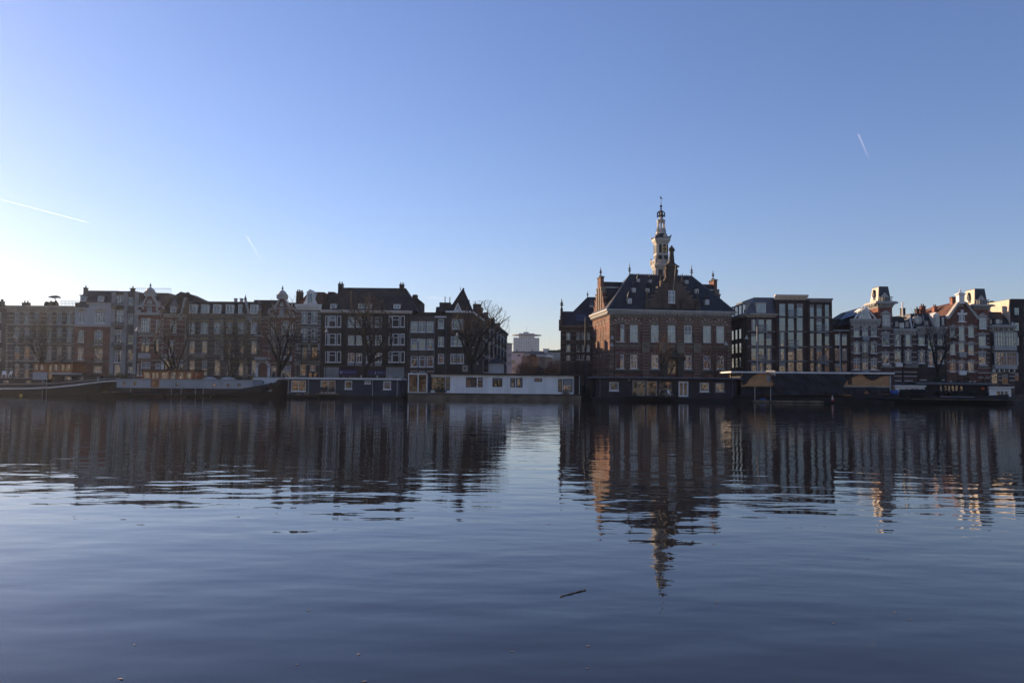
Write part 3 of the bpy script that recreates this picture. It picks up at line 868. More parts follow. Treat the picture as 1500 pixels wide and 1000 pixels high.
b.chimney(436.5, 427, 441, 5, 3, 'brick_dark'); b.chimney(441, 428, 438, 4, 6, 'brick_dark')
b.mansard(466, 487, 448, 428, 'tile_dark', 0, 1.5, 4, 3, 14, name='rear_roof')
b.done()

# big dark apartment block with hipped roof
b = new('apartment_block', 'broad dark brick block with tall hipped roof and white trimmed bays', 470, 598, 15, cat='apartment block')
rows = [(461.5, 479), (488.5, 505), (514.5, 530.5)]
bays = [(488, 24), (581, 24.5)]
for i, (y0, y1) in enumerate(rows):
    for x in (514.3, 526, 541, 554.3):
        b.win(x, y0 + 2.5, y1, 9.6 if x != 526 else 8.6, (2, (.7,)) if i == 2 else (1, (.62,)), ft=.13)
        if i == 2: b.t('plaster').box(b.u(x - 4.8), b.u(x + 4.8), -.06, .02, b.z(535.5), b.z(531.4))
b.win(486, 547, 553.5, 6, (1, ()), arch=1, fr='plaster', pane='g_warm', door=True); b.win(579, 548, 553.5, 6, (1, ()), arch=1, fr='door_dark', pane='g_dark', door=True)
for x in (503, 508, 513, 518): b.win(x, 549.5, 556, 4.2, (1, ()), fr='purple', pane='g_sky', sill=False)
b.wall(M['brick_dark'], 457)
for x, w in bays:                                               # shallow square bays
    u, hw = b.u(x), (b.u(x + w / 2) - b.u(x - w / 2)) / 2 + .12
    bay = MB()
    zz = [b.z(y) for y in (459.5, 481, 487.5, 507, 513.5, 532.5)]
    for z1, z0 in ((zz[0], zz[1]), (zz[2], zz[3]), (zz[4], zz[5])): bay.box(u - hw, u + hw, -.45, -.003, z0, z1)
    for z1, z0 in ((zz[1], zz[2]), (zz[3], zz[4])): bay.box(u - hw, u + hw, -.44, -.004, z0, z1)
    bay.build('bay', M['brick_dark'], b.root)
    for (y0, y1) in rows:
        sc = w / 24
        for o, ww in ((-9.3, 4.3), (-1.2, 10.6), (8.6, 6.2)):
            b.win(x + o * sc, y0 + (1 if y0 < 470 else 0), y1, ww, (1, (.65,)) if ww > 8 else (1, ()), hole=False, v=-.42, ft=.12)
for x0, x1 in ((475, 496.5), (565.5, 592)): b.block(x0, x1, 537.5, 556, 'plaster', .1)
b.block(475, 593, 535.6, 537.2, 'stone', .3)
b.cornice(455, 458.5, 468.5, 603, m='white', out=.7, dent=False)
zr = b.z(421.5, v=7); ze = b.z(455)
mb = MB()
mb.hexa([(b.u(484), -.3, ze), (b.u(611), -.3, ze), (b.u(611), 15, ze), (b.u(484), 15, ze), (b.u(496, 7), 7, zr), (b.u(593, 7), 7, zr), (b.u(593, 7), 8, zr), (b.u(496, 7), 8, zr)])
mb.build('roof', M['tile_dark'], b.root)
MB().hexa([(b.u(469), .3, ze), (b.u(486), .3, ze), (b.u(486), 12, ze), (b.u(469), 12, ze), (b.u(482, 4), 4, b.z(432, v=4)), (b.u(496, 4), 4, b.z(432, v=4)), (b.u(496, 4), 9, b.z(432, v=4)), (b.u(482, 4), 9, b.z(432, v=4))]).build('roof', M['tile_dark'], b.root)
b.chimney(498.7, 415.5, 428, 7, 6, 'brick_dark', 2); b.chimney(588.3, 416.5, 428, 6.5, 6, 'brick_dark', 2)
b.dormer(488.3, 445, 452, 9, .35, 3, st=(2, ()), body='white'); b.dormer(534.5, 445, 453, 19, .35, 3, st=(4, ()), body='white'); b.dormer(581.5, 445.5, 453, 10, .35, 3, st=(2, ()), body='white')
mb = MB().box(b.u(602, 6), b.u(611, 6), 6, 12, ze - 2, b.z(436, v=6)).box(b.u(611.2, 6), b.u(616, 6), 6, 12, ze - 2, b.z(440, v=6))
mb.lathe(b.u(606, 6), 7, [(.55, b.z(437, v=6)), (.55, b.z(431, v=6)), (.35, b.z(430, v=6))], 10)
mb.build('rear_gable', M['brick_dark'], b.root)
MB().box(b.u(616.4, 9), b.u(622, 9), 9, 12, ze - 2, b.z(457, v=9)).build('rear_gable', M['brick_red'], b.root)
# shop signs
for x0, x1, y0, y1 in ((497.5, 523.8, 541.3, 549), (541, 565, 542, 548.7)):
    sg = MB().box(b.u(x0), b.u(x1), -.22, -.02, b.z(y1), b.z(y0)).build('sign_board', M['purple'], b.root, fix=False)
    lt = MB()
    u, w = b.u(x0), b.u(x1) - b.u(x0); zc = (b.z(y0) + b.z(y1)) / 2
    if x0 < 530:
        lt.box(u + .25, u + .33, -.24, -.222, zc - .22, zc + .28); lt.box(u + .35, u + .55, -.24, -.222, zc - .22, zc + .05); lt.box(u + .6, u + .68, -.24, -.222, zc - .22, zc + .2)
        x = u + .95; n = 13
    else:
        lt.box(u + w*.40, u + w*.44, -.24, -.222, zc - .25, zc + .2); lt.box(u + w*.38, u + w*.46, -.24, -.222, zc - .29, zc - .23)
        x = u + w * .52; n = 7
    for k in range(n):                                          # lettering too small to read
        h = .26 if k in (0, 3, 8) else .17
        lt.box(x, x + .035, -.24, -.222, zc - .1, zc - .1 + h); lt.box(x + .05, x + .12, -.24, -.222, zc - .1 + (k % 3) * .06, zc - .06 + (k % 3) * .06)
        x += .165
    lt.build('lettering', M['letter'], sg, fix=False)
b.pipe(470.5, 459, 553); b.pipe(597.5, 459, 553); b.done()

# low three bay brick house
b = new('terraced_house', 'low brown brick house with nine evenly spaced white windows', 598.4, 637, 12)
b.grid([606.7, 618.2, 630], [(470.5, 486.5), (496, 512), (521.3, 537.3)], 10.2, st=(1, (.7,)), ft=.16)
b.grid([606.7, 618.2, 630], [(543, 556)], 9, st=(1, (.7,)), pane='g_dim')
b.wall(M['brick_brown'], 461.5)
b.block(598.4, 637, 461, 463, 'bitumen', .18); b.pipe(637.2, 462, 550, 'plaster'); b.done()

# corner house with pyramid roof
b = new('corner_house', 'dark corner house with steep pyramid roof and triangular dormer', 638, 689, 18, cat='house')
b.grid([646], [(467, 481), (492.7, 507.5), (518, 532.2)], 9, st=(1, (.6,)), ft=.15, pane='g_sky')
b.win(670.5, 467.3, 482, 17, (1, ()), pane='g_sky', ft=.14); b.win(670.3, 492.5, 507, 20, (4, (.5,)), ft=.15); b.win(669.6, 518, 532.3, 20, (4, ()), ft=.15)
b.wall(M['brick_dark'], 458, u1=b.u(654)); b.wall(M['brick_dark'], 458, u0=b.u(654.05), u1=b.W - .06)
b.block(637.5, 654, 463, 465.3, 'white', .3); b.block(653, 690, 455.3, 458.2, 'white', .55, .3)
zb = b.z(456); u0, u1 = b.u(655.5), b.u(692)
mb = MB().hexa([(u0, -.35, zb), (u1, -.35, zb), (u1 + .1, 6.2, zb), (u0, 6.2, zb), (b.u(675.5, 2.5), 2.6, b.z(424, v=2.6)), (b.u(678.5, 2.5), 2.6, b.z(424, v=2.6)), (b.u(678.5, 2.5), 2.9, b.z(424, v=2.6)), (b.u(675.5, 2.5), 2.9, b.z(424, v=2.6))])
mb.build('pyramid_roof', M['tile_dark'], b.root)
mb = MB(); finial(mb, b.u(673.5, 2.6), 2.7, b.z(426, v=2.6), .9, .07); mb.box(b.u(676.3, 2.6), b.u(679, 2.6), 2.5, 3.0, b.z(428, v=2.6), b.z(421.7, v=2.6)); mb.build('chimney', M['iron'], b.root)
b.outline([(664.8, 454.6), (676, 454.6), (670.5, 443)], -.34, 2.4, 'white', 'dormer'); b.outline([(666.8, 453.6), (674, 453.6), (670.5, 446)], -.37, .5, 'g_sky', 'dormer_pane')
MB().box(b.u(642.8, 1), b.u(659, 1), 1, 8, b.z(463), b.z(443, v=1)).build('mansard_box', M['slate_dark'], b.root, fix=False)
b.block(642.8, 655, 457.8, 461, 'off_white', .0, .98)
for x, h in ((652, 434.5), (659, 435)):
    u, z = b.uz(x, h, 4); MB().tube((u, 4, z - 3), (u, 4, z), .09, .09, 6, 0, True).build('flue', M['plaster'], b.root)
# flank towards the side street
def absorb(b, o):
    """the walls of a second front become parts of the same house"""
    mw = Matrix.Translation(b.p0) @ Matrix.Rotation(b.yaw, 4, 'Z')
    mo = Matrix.Translation(o.p0) @ Matrix.Rotation(o.yaw, 4, 'Z')
    for c in kids(o.root):
        c.parent = b.root; c.matrix_local = mw.inverted() @ mo @ c.matrix_local
    bpy.data.objects.remove(o.root)
f = Bld('x', '', '', 688.6, 705.2, 146, 8, yaw=85.8)
f.grid([692.5, 699.5], [(468, 483), (493, 508), (517, 532.5)], [3.0, 2.4], st=(2, (.6,)))
f.wall(M['brick_dark'], 457, z1=b.z(457), depth=10, u0=.35)
zt = b.z(455.3)
mb = MB().box(.05, f.W + .3, -.55, .1, b.z(458.2), zt); mb.build('cornice', M['white'], f.root, fix=False)
MB().frustum(8.5, f.W, .05, 8, zt, 9.5, f.W, 1.4, 8, zt + 1.7).build('mansard_box', M['slate_dark'], f.root)
for x in (10, 12.5): MB().box(x, x + .3, 1.8, 2.1, zt + 1.5, zt + 3.4).build('flue', M['plaster'], f.root, fix=False)
MB().box(16.6, 18.2, .05, 1.6, zt - 3, zt + 3.0).build('chimney', M['brick_dark'], f.root, fix=False)
f.done(); absorb(b, f)
b.pipe(653.8, 466, 553); b.done(); CORNER = b

# terrace along the side street
b = Bld('terraced_house', 'dark side street terrace with pale stacked bays and balconies seen at a slant', 'house', 705.6, 743, 164.6, 9, yaw=85.8)
rows = [(3.6, 6.4), (7.1, 9.9), (10.6, 13.2)]
for k in range(7):
    u = 3.5 + k * 9.2
    for z0, z1 in rows:
        b.win_m(u, z0, z1, .75, (2, (.7,))); b.win_m(u + 2.2, z0, z1, .6, (1, (.7,)))
b.wall(M['brick_dark'], 480, z1=15.6)
b.cornice(0, 0, name='x', dent=False) if False else None
MB().box(0, b.W, -.35, .2, 15.2, 15.75).build('cornice', M['bitumen'], b.root, fix=False)
for k in range(6):
    u = 7.6 + k * 9.2
    by = MB()
    for z0, z1 in rows:
        by.box(u - 1.4, u + 1.4, -.9, -.01, z0 - .7, z0 + .1); by.box(u - 1.4, u + 1.4, -.9, -.01, z1, z1 + .3)
        for e in (-1.4, -.1, 1.3): by.box(u + e, u + e + .1, -.9, -.8, z0 + .1, z1)
        by.box(u - 1.3, u + 1.3, -.78, -.75, z0 + .1, z1, 1)
        by.box(u - 1.39, u - 1.36, -.78, -.02, z0 + .1, z1, 1)
    by.build('bay', [M['off_white'], M['g_sky']], b.root, fix=False)
for k in range(5):
    for z0, z1 in rows[1:]:
        u = 12 + k * 9.2
        MB().box(u - 1.6, u + 1.6, -1.3, -.02, z0 - .15, z0 + .9).build('balcony', M['brick_plum' if k % 2 else 'iron'], b.root, fix=False)
for u in (3, 14, 30, 45): MB().box(u, u + 1.4, .3, 1.2, 15.7, 17.2).build('chimney', M['brick_dark'], b.root, fix=False)
b.done()

# ------------------------------------------------------------------ beyond the side street
b = Bld('town_house', 'narrow pink plastered house at the far end of the side street', 'house', 743.4, 750, 233, 10, yaw=60)
b.grid([745, 747.7], [(506, 512), (517, 523), (528, 535)], 1.6, st=(1, ()), fr='white')
b.wall(M['pink'], 503); b.block(743.4, 750, 502, 504, 'off_white', .3); b.done()
b = Bld('apartment_block', 'pale plastered building with few windows below the distant tower', 'apartment block', 746, 792, 250, 14)
b.win(751, 527, 531.5, 6.5, (2, ()), fr='off_white', pane='g_warm'); b.win(750.5, 538, 543.5, 5.5, (2, ()), pane='g_dim'); b.win(760, 519, 521, 4, (1, ()), pane='g_dark', fr='frame_dark'); b.win(770, 518, 521.5, 5, (1, ()), pane='g_dark', fr='frame_dark')
b.win(777.5, 520, 526, 2, (1, ()), pane='g_dark', fr='frame_dark'); b.win(781, 521, 528, 2, (1, ()), pane='g_dark', fr='frame_dark'); b.win(785, 522.5, 531, 2, (1, ()), pane='g_dark', fr='frame_dark')
b.wall(M['pale'], 516)
MB().box(0, b.W, -.3, 2, b.z(516.5), b.z(515)).build('parapet', M['bitumen'], b.root, fix=False)
mb = MB()
for x, w, y in ((756, 3, 512), (765, 2, 514), (774, 2, 514), (778, 2.5, 511.5)):
    mb.box(b.u(x), b.u(x + w), 3, 4, b.z(517), b.z(y, v=3))
mb.build('roof_vents', M['plaster'], b.root, fix=False); b.done()
b = Bld('town_house', 'reddish brick house with black hipped roof behind the rusty shrubs', 'house', 787, 799, 238, 16)
b.win(793, 536, 542, 3, (1, ()), pane='g_dim')
b.wall(M['brick_tan'], 521); b.cornice(519.5, 522.5, 785.5, 800, m='white', dent=False)
u0, u1 = b.u(776), b.u(800); zb = b.z(519.7)
MB().hexa([(u0, -.4, zb), (u1, -.4, zb), (u1, 16, zb), (u0, 16, zb), (b.u(780, 4), 4, b.z(514, v=4)), (b.u(796, 4), 4, b.z(514, v=4)), (b.u(796, 4), 12, b.z(514, v=4)), (b.u(780, 4), 12, b.z(514, v=4))]).build('roof', M['slate_dark'], b.root)
f = Bld('x', '', '', 799.1, 808.5, 238, 8, yaw=62)
f.grid([801.5, 804, 806.5], [(528, 535)], 1.1, st=(1, ()))
f.wall(M['brick_tan'], 523, z1=b.z(521)); MB().box(0, f.W, -.4, .1, b.z(522.5), b.z(519.5)).build('cornice', M['white'], f.root, fix=False)
f.done(); absorb(b, f); b.done()
b = Bld('apartment_block', 'grey flat roofed block with pale lift hut beside the hall annex', 'apartment block', 797, 826, 330, 14)
b.grid([801, 806, 811], [(519, 523), (527, 531)], 2.2, st=(1, ()), pane='g_dim')
b.wall(M['plaster'], 516)
MB().box(b.u(796), b.u(805), 3, 8, b.z(516), b.z(511.5, v=3)).box(b.u(795.5), b.u(805.5), 2.8, 8.2, b.z(511.5, v=3), b.z(510.6, v=3)).build('lift_hut', M['pale'], b.root, fix=False)
mb = MB()
for i in range(8):
    mb.blob((b.u(808 + i * 2.4), 3, b.z(516) + .2), (1.6, 1.2, .7 + .5 * rnd.random()))
mb.build('roof_planting', M['leaf_dark'], b.root); b.done()
# distant tower with disc roof
b = Bld('office_tower', 'distant pale office tower with wide flat disc roof and mast', 'office tower', 752, 790, 900, 34, yaw=-0.0, base=1.3)
for k in range(14):
    y0 = 495.5 + k * 2.05
    if y0 > 520: break
    for i in range(11): b.win(754 + i * 3.35, y0, y0 + 1.2, 2.2, (1, ()), fr='tower_pale', pane='g_dark', sill=False, ft=.2)
b.wall(M['tower_pale'], 494.5)
MB().box(b.u(760), b.u(783), 3, 30, b.z(494.5) - .5, b.z(488, v=3)).build('upper_storey', M['tower_pale'], b.root, fix=False)
u, z = b.uz(771.2, 491.2, 15)
MB().lathe(u, 15, [(6, z - .8), (17.5, z - .1), (17.5, z + .45), (6, z + 1.0)], 28).build('disc_roof', M['zinc'], b.root)
mb = MB().box(u - 3.5, u + 2.5, 10, 18, z + 1.0, z + 3.7); mb.tube((u, 15, z), (u, 15, b.z(477.5, v=15)), .25, .12, 5, 0, True); mb.build('mast', M['zinc'], b.root, fix=False)
b.done()
# ------------------------------------------------------------------ the hall with its tower
YAW = 7.2
H = Bld('town_hall', 'big red brick hall with stepped gable, slate hipped roof and white clock turret', 'hall', 893, 1071.5, 143, 13.6, yaw=YAW)
ux = [908.9, 928.7, 959.5, 983.9, 1008, 1035.9, 1055.2]
for i, x in enumerate(ux):
    H.win(x, 475.4 + i * .35, 500 + i * .25, 11.6, (2, (.64,)), pane='g_sky', ft=.16)
for i, x in enumerate(ux):
    if i != 3: H.win(x, 519 + i * .3, 539.5 + i * .2, 10.6, (2, (.62,)), pane=['g_dim', 'g_warm', 'g_dim', '', 'g_dim', 'g_dark', 'g_dim'][i], ft=.15)
H.win(984.3, 527, 548.5, 13, (2, (.6,)), fr='door_dark', pane='g_warm', arch=1.0, door=True, sill=False)
H.wall(M['brick_hall'], 457, z1=H.z(453.5, 893), u0=.03)
zt = H.z(452.6, 893)            # eave height
uL, uR = 0.0, H.W
hs = list(H.holes)
# round and segmental arches over the windows
for a, b_, c, d, ar in hs:
    w = b_ - a
    if ar: continue
    up = c > 6.5
    cx = (a + b_) / 2
    if up:
        H.arch_ring(cx - w * .62, cx + w * .62, d + .15 + w * .62 * .8, 'cream', .8, .55, 11, 2, 'brick_orange')
        q = [(cx - w * .6, d + .1)] + [(cx - w * .6 * math.cos(t * math.pi / 8), d + .12 + w * .6 * .8 * math.sin(t * math.pi / 8)) for t in range(1, 8)] + [(cx + w * .6, d + .1)]
        H.t('stone').prism(q, -.03, .02)
    else:
        H.arch_ring(cx - w * .6, cx + w * .6, d + .08 + w * .6 * .35, 'cream', .35, .4, 9, 2, 'brick_orange')
    n = int((d - c) / .42)
    for k in range(n):                                          # toothed jambs
        z = c + k * (d - c) / n
        for e0, e1 in ((a - .34, a - .02), (b_ + .02, b_ + .34)):
            H.t('stone').box(e0, e1, -.05, .02, z, z + .2)
    H.t('stone').box(a - .3, b_ + .3, -.12, .02, c - .3, c - .1)
def crs(z, h=.2, u0=None, u1=None, out=.045, m='stone'):
    u0 = uL if u0 is None else u0; u1 = uR if u1 is None else u1
    cuts = sorted((q[0] - .36, q[1] + .36) for q in hs if q[2] < z + h and q[3] > z)
    a = u0
    for c0, c1 in cuts + [(u1, u1)]:
        if c0 - a > .08 and a < u1: H.t(m).box(a, min(c0, u1), -out, .02, z, z + h)
        a = max(a, c1)
for y in (461.5,): crs(H.z(y + 2.5, 893), .36, out=.1)
for y in (474.5, 480, 482.5): crs(H.z(y, 893), .16)
crs(H.z(507, 893), .34, out=.12); crs(H.z(509.8, 893), .14, out=.07)
for y in (518.5, 525.5, 531, 536.5, 542): crs(H.z(y, 893), .17)
crs(H.z(546, 893), .5, out=.14, m='stone_dark')
# quoins at the corners and pilasters of the centre
for px, w, mm in ((893.6, 3.5, 'stone'), (1069.8, 3.5, 'stone')):
    u = H.u(px)
    for k in range(26):
        z = .3 + k * .55
        if z + .27 < zt - .5: H.t(mm).box(u - .05 if px < 900 else u - .42 - (.15 if k % 2 else 0), u + .45 + (.15 if k % 2 else 0) if px < 900 else u + .05, -.055, .02, z, z + .27)
for px in (945.5, 970.7, 996.6, 1021):
    u = H.u(px)
    H.t('brick_hall').box(u - .62, u + .62, -.16, .01, -.5, zt - .4)
    for k in range(26):
        z = .4 + k * .55
        if z + .24 < zt - .8: H.t('stone').box(u - .66, u + .66, -.21, -.155, z, z + .22)
    H.t('stone').box(u - .72, u + .72, -.3, -.15, H.z(507, 893) - .9, H.z(500, 893))
    H.t('stone').box(u - .6, u + .6, -.28, -.15, zt - 1.3, zt - .35)
# portal
u = H.u(984.3); z1 = H.z(520)
P = MB(); a, b_ = [q for q in hs if q[4]][0][:2]
P.box(a - 1.1, a - .1, -.5, .02, -.5, z1 - .5); P.box(b_ + .1, b_ + 1.1, -.5, .02, -.5, z1 - .5)
P.box(a - 1.35, b_ + 1.35, -.62, .02, z1 - .5, z1); P.prism([(a - .6, z1 + .002), (b_ + .6, z1 + .002), (b_ + .2, z1 + .7), (u + .4, z1 + .75), (u, z1 + 1.25), (u - .4, z1 + .75), (a - .2, z1 + .7)], -.4, .02)
P.build('portal', M['stone_dark'], H.root)
st = MB()
for k in range(5): st.box(a - .8 - .3 * k, b_ + .8 + .3 * k, -.9 - .32 * k, -.55 - .32 * k + .3, -.6, 1.3 - .3 * k)
st.build('steps', M['stone_dark'], H.root, fix=False)
rl = MB()
for sg in (-1, 1):
    for k in range(9):
        x = u + sg * (1.9 + k * .36); zz = 2.2 - k * .17
        rl.box(x - .02, x + .02, -2.4, -2.36, -.5, zz)
    rl.tube((u + sg * 1.9, -2.38, 2.2), (u + sg * 4.8, -2.38, .85), .04, .04, 5)
rl.build('stair_railing', M['iron'], H.root, fix=False)
lamp_glow = emit('lit lantern glass', (1.0, .86, .62), 3.0)
for px in (971.6, 1001.8):
    uu, z = H.uz(px, 525.3)
    lt = MB().box(uu - .04, uu + .04, -.55, -.02, z + .22, z + .3).lathe(uu, -.5, [(.05, z - .3), (.16, z - .24), (.2, z + .2), (.02, z + .34)], 6).build('wall_lantern', M['iron'], H.root)
    MB().blob((uu, -.5, z), (.13, .13, .14), 0, 8, 6).build('lamp_globe', lamp_glow, lt, True)
# cornice on three sides
c = MB()
for (o, h0, h1) in ((.75, zt - .32, zt), (.5, zt - .6, zt - .322), (.12, zt - .95, zt - .602)):
    c.box(uL - o, uR + o, -o, 13.6, h0, h1)
for i in range(42):
    x = uL + .2 + i * (uR - uL - .4) / 41
    c.box(x - .12, x + .12, -.46, -.121, zt - .9, zt - .602)
for i in range(24):
    y = .3 + i * 13 / 23
    c.box(uL - .46, uL - .121, y - .12, y + .12, zt - .9, zt - .602)
c.build('cornice', M['off_white'], H.root, fix=False)
# flank towards the side street: narrow windows, arches
fl = Bld('x', '', '', 868, 893, 156.35, 5, yaw=YAW - 90)
fl.p0 = H.p0 + H.n * 13.6; fl.W = 13.6
for k, uu in enumerate((4.4, 7.0, 9.6)):
    fl.win_m(uu, 7.6, 11.4, .5, (1, (.7,)), fr='frame_dark', pane='g_dark'); fl.win_m(uu, 2.2, 5.2, .5, (2, (.65,)), fr='off_white', pane='g_sky')
fl.wall(M['brick_hall'], 0, z1=zt - .9, depth=2.0, u0=.02, u1=13.58)
hold = fl.holes
for a, b_, c_, d, ar in hold:
    fl.arch_ring(a - .15, b_ + .15, d + .5, 'stone', .9, .3, 7, 2, 'brick_orange')
    fl.t('cream').prism([((a + b_) / 2 - .2, d + 1.0), ((a + b_) / 2 + .2, d + 1.0), ((a + b_) / 2, d + 1.9)], -.09, .02)
    for k in range(int((d - c_) / .42)):
        for e0, e1 in ((a - .28, a - .02), (b_ + .02, b_ + .28)): fl.t('stone').box(e0, e1, -.04, .02, c_ + k * .42, c_ + k * .42 + .2)
for z, h in ((6.6, .3), (5.9, .15), (7.3, .16), (9, .16), (10.4, .16), (12.6, .2), (1.5, .2), (3, .16), (4.4, .16), (13.1, .15)):
    for a, b_ in ((.1, 3.6), (5.2, 6.2), (7.8, 8.8), (10.4, 13.5)): fl.t('stone').box(a, b_, -.045, .02, z, z + h)
fl.done(); absorb(H, fl)
# hipped roof
zr = H.z(403.5, 960, 6.5)
rl_, rr = H.uz(922.5, 404, 6.5)[0], H.uz(1013.5, 405, 6.5)[0]
mb = MB().hexa([(uL - .55, -.55, zt + .004), (uR + .55, -.55, zt + .004), (uR + .55, 13.5, zt + .004), (uL - .55, 13.5, zt + .004), (rl_, 6.4, zr), (rr, 6.4, zr), (rr, 6.9, zr), (rl_, 6.9, zr)])
mb.build('roof', M['slate'], H.root)
rc = MB().box(rl_, rr, 6.5, 6.8, zr + .002, zr + .16)
for k in range(30):
    x = rl_ + (k + .5) * (rr - rl_) / 30; rc.box(x - .05, x + .05, 6.6, 6.7, zr + .162, zr + .35)
for (pa, pb) in (((uL - .55, -.55, zt), (rl_, 6.5, zr)), ((uR + .55, -.55, zt), (rr, 6.5, zr))): rc.tube(pa, pb, .14, .14, 6)
rc.build('ridge_crest', M['lead'], H.root, fix=False)
for x in (rl_, rr):
    f_ = MB(); finial(f_, x, 6.65, zr, 2.3, .2); f_.build('finial', M['lead'], H.root)
# cross wing behind the hip, with a stepped gable towards either flank
z2 = H.z(413.5, 900, 8)
cw = MB().prism_x([(4.3, zt - .2), (12.0, zt - .2), (8.9, z2), (7.4, z2)], uL + .5, uR - .5)
cw.build('cross_roof', M['slate_dark'], H.root)
cb = MB().box(uL + .6, uR - .6, 6.75, 6.95, z2 - 1.35, z2 - 1.0); cb.build('ridge_band', M['off_white'], H.root, fix=False)
for ua, ub in ((uL - .05, uL + .6), (uR - .6, uR + .05)):
    g = MB()
    steps = [(3.9, zt, zt + 1.3), (4.7, zt + 1.3, zt + 2.5), (5.4, zt + 2.5, zt + 3.6), (6.1, zt + 3.6, zt + 4.6), (6.9, zt + 4.6, z2 + .7)]
    for k, (v, a, b_) in enumerate(steps):
        g.box(ua, ub, v, 16.3 - v, a - .01 if k else a, b_)
        g.box(ua - .1, ub + .1, v - .12, v + .3, b_, b_ + .25, 1); g.box(ua - .1, ub + .1, 16.0 - v, 16.42 - v, b_, b_ + .25, 1)
    for v in (6.2, 7.7, 9.2): g.box(ua - .12, ub + .12, v - .15, v + .35, zt + .3, z2 - 1.2, 1)
    g.build('flank_gable', [M['brick_hall'], M['stone']], H.root, fix=False)
    f_ = MB(); f_.box(ua, ub, 7.85, 8.45, z2 + .6, z2 + 1.2); finial(f_, (ua + ub) / 2, 8.15, z2 + 1.2, 1.7, .2); f_.build('pinnacle', M['stone_dark'], H.root)
# roof dormers
for x, y0, y1, w, v in ((922.5, 436.5, 445, 6.5, .4), (929, 421.5, 428, 5.5, 2.5), (949, 422, 428, 5.5, 2.5), (935.5, 408, 413.2, 4.6, 4.5), (953, 409, 414, 4.4, 4.5), (1006.4, 410, 415.5, 4.8, 4.5), (1021, 423, 430, 5.5, 2.5), (1036, 438.5, 446.5, 6.5, .4)):
    H.dormer(x, y0, y1, w, v, 1.8, hat='point', st=(2, (.6,)), roof='slate_dark', body='off_white')
# stepped front gable
G = [(945.5, 452.6), (945.5, 445), (949.8, 445), (949.8, 439), (954.3, 439), (954.3, 433.5), (958.8, 433.5), (958.8, 427.5), (963.2, 427.5), (963.2, 420.5), (968.2, 420.5), (968.2, 412.5), (973.0, 412.5), (974.0, 409), (976.0, 405), (975.2, 400), (974.6, 396), (976.3, 393), (975.5, 389.6)]
gm = 984.1
left = [(gm - (gm - x) * (1 if True else 1), y) for x, y in G]
right = [(2 * gm - x, y + .35) for x, y in reversed(G)]
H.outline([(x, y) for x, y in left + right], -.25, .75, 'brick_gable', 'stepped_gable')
tb = H.t('stone_dark')
def gb(x0, x1, y0, y1, out=.34, m='stone_dark', back=.8):
    ua, za = H.uz(x0, y0); ub, zb = H.uz(x1, y1); H.t(m).box(ua, ub, -out, back, zb, za)
for i in range(1, 12, 2):
    x, y = G[i]
    gb(x - .6, x + 4.6, y - 1.1, y + .3, .34, 'stone'); gb(2 * gm - x - 4.6, 2 * gm - x + .6, y - .8, y + .6, .34, 'stone')
for y, x in ((449.8, 946), (446.6, 950.5), (443.4, 950.5), (440, 950.8), (436.6, 955), (433.4, 955), (430, 959.5), (426.8, 959.5), (423.4, 964), (419.6, 969), (416, 969)):
    gb(x, gm - 6, y, y + 1.2, .3, 'stone', .0); gb(gm + 6, 2 * gm - x, y + .2, y + 1.4, .3, 'stone', .0)
for x in (971.3, 996.9):
    gb(x - 1.4, x + 1.4, 440, 452, .5, 'stone_dark', .0)
gb(973.2, 995, 411.5, 413.2); gb(974.3, 994, 389.2, 391.5, .5); gb(976, 992.2, 400.5, 401.6)
gb(978.5, 981, 391.6, 411, .4, 'stone_dark', .0); gb(987.3, 989.8, 391.6, 411, .4, 'stone_dark', .0)
H.outline([(973.8, 389), (994.2, 389.4), (988.5, 385.2), (987.2, 380.2), (981.2, 380.2), (979.8, 385)], -.4, .8, 'stone_dark', 'gable_top')
for x, y in ((947.5, 445), (1021, 445.6), (968.5, 412.5), (1000.0, 412.8), (956.6, 433.5), (1011.6, 433.9)):
    u, z = H.uz(x, y); o = MB()
    big = y > 440
    s_ = 1.0 if big else .62
    if big: o.box(u - .42, u + .42, -.7, .2, zt, z + .2)
    o.lathe(u, -.25 if big else .2, [(.3*s_, z), (.45*s_, z+.4*s_), (.26*s_, z+.7*s_), (.34*s_, z+1.0*s_), (.22*s_, z+1.1*s_), (.06, z+2.5*s_)], 8)
    o.build('obelisk', M['stone_dark'], H.root)
H.win(983.9, 425.3, 443.8, 9.6, (2, (.62,)), hole=False, v=-.28, pane='g_sky', ft=.12)
u0, z0 = H.uz(986.2, 426, -.5); u1, zz1 = H.uz(989.2, 390, -2.2)
fp = MB().tube((u0, -.45, z0), (u1, -2.4, zz1), .09, .06, 6, 0, True); fp.lathe(u1, -2.4, [(.05, zz1), (.12, zz1+.1), (.02, zz1+.22)], 8); fp.build('flagpole', M['cream'], H.root)

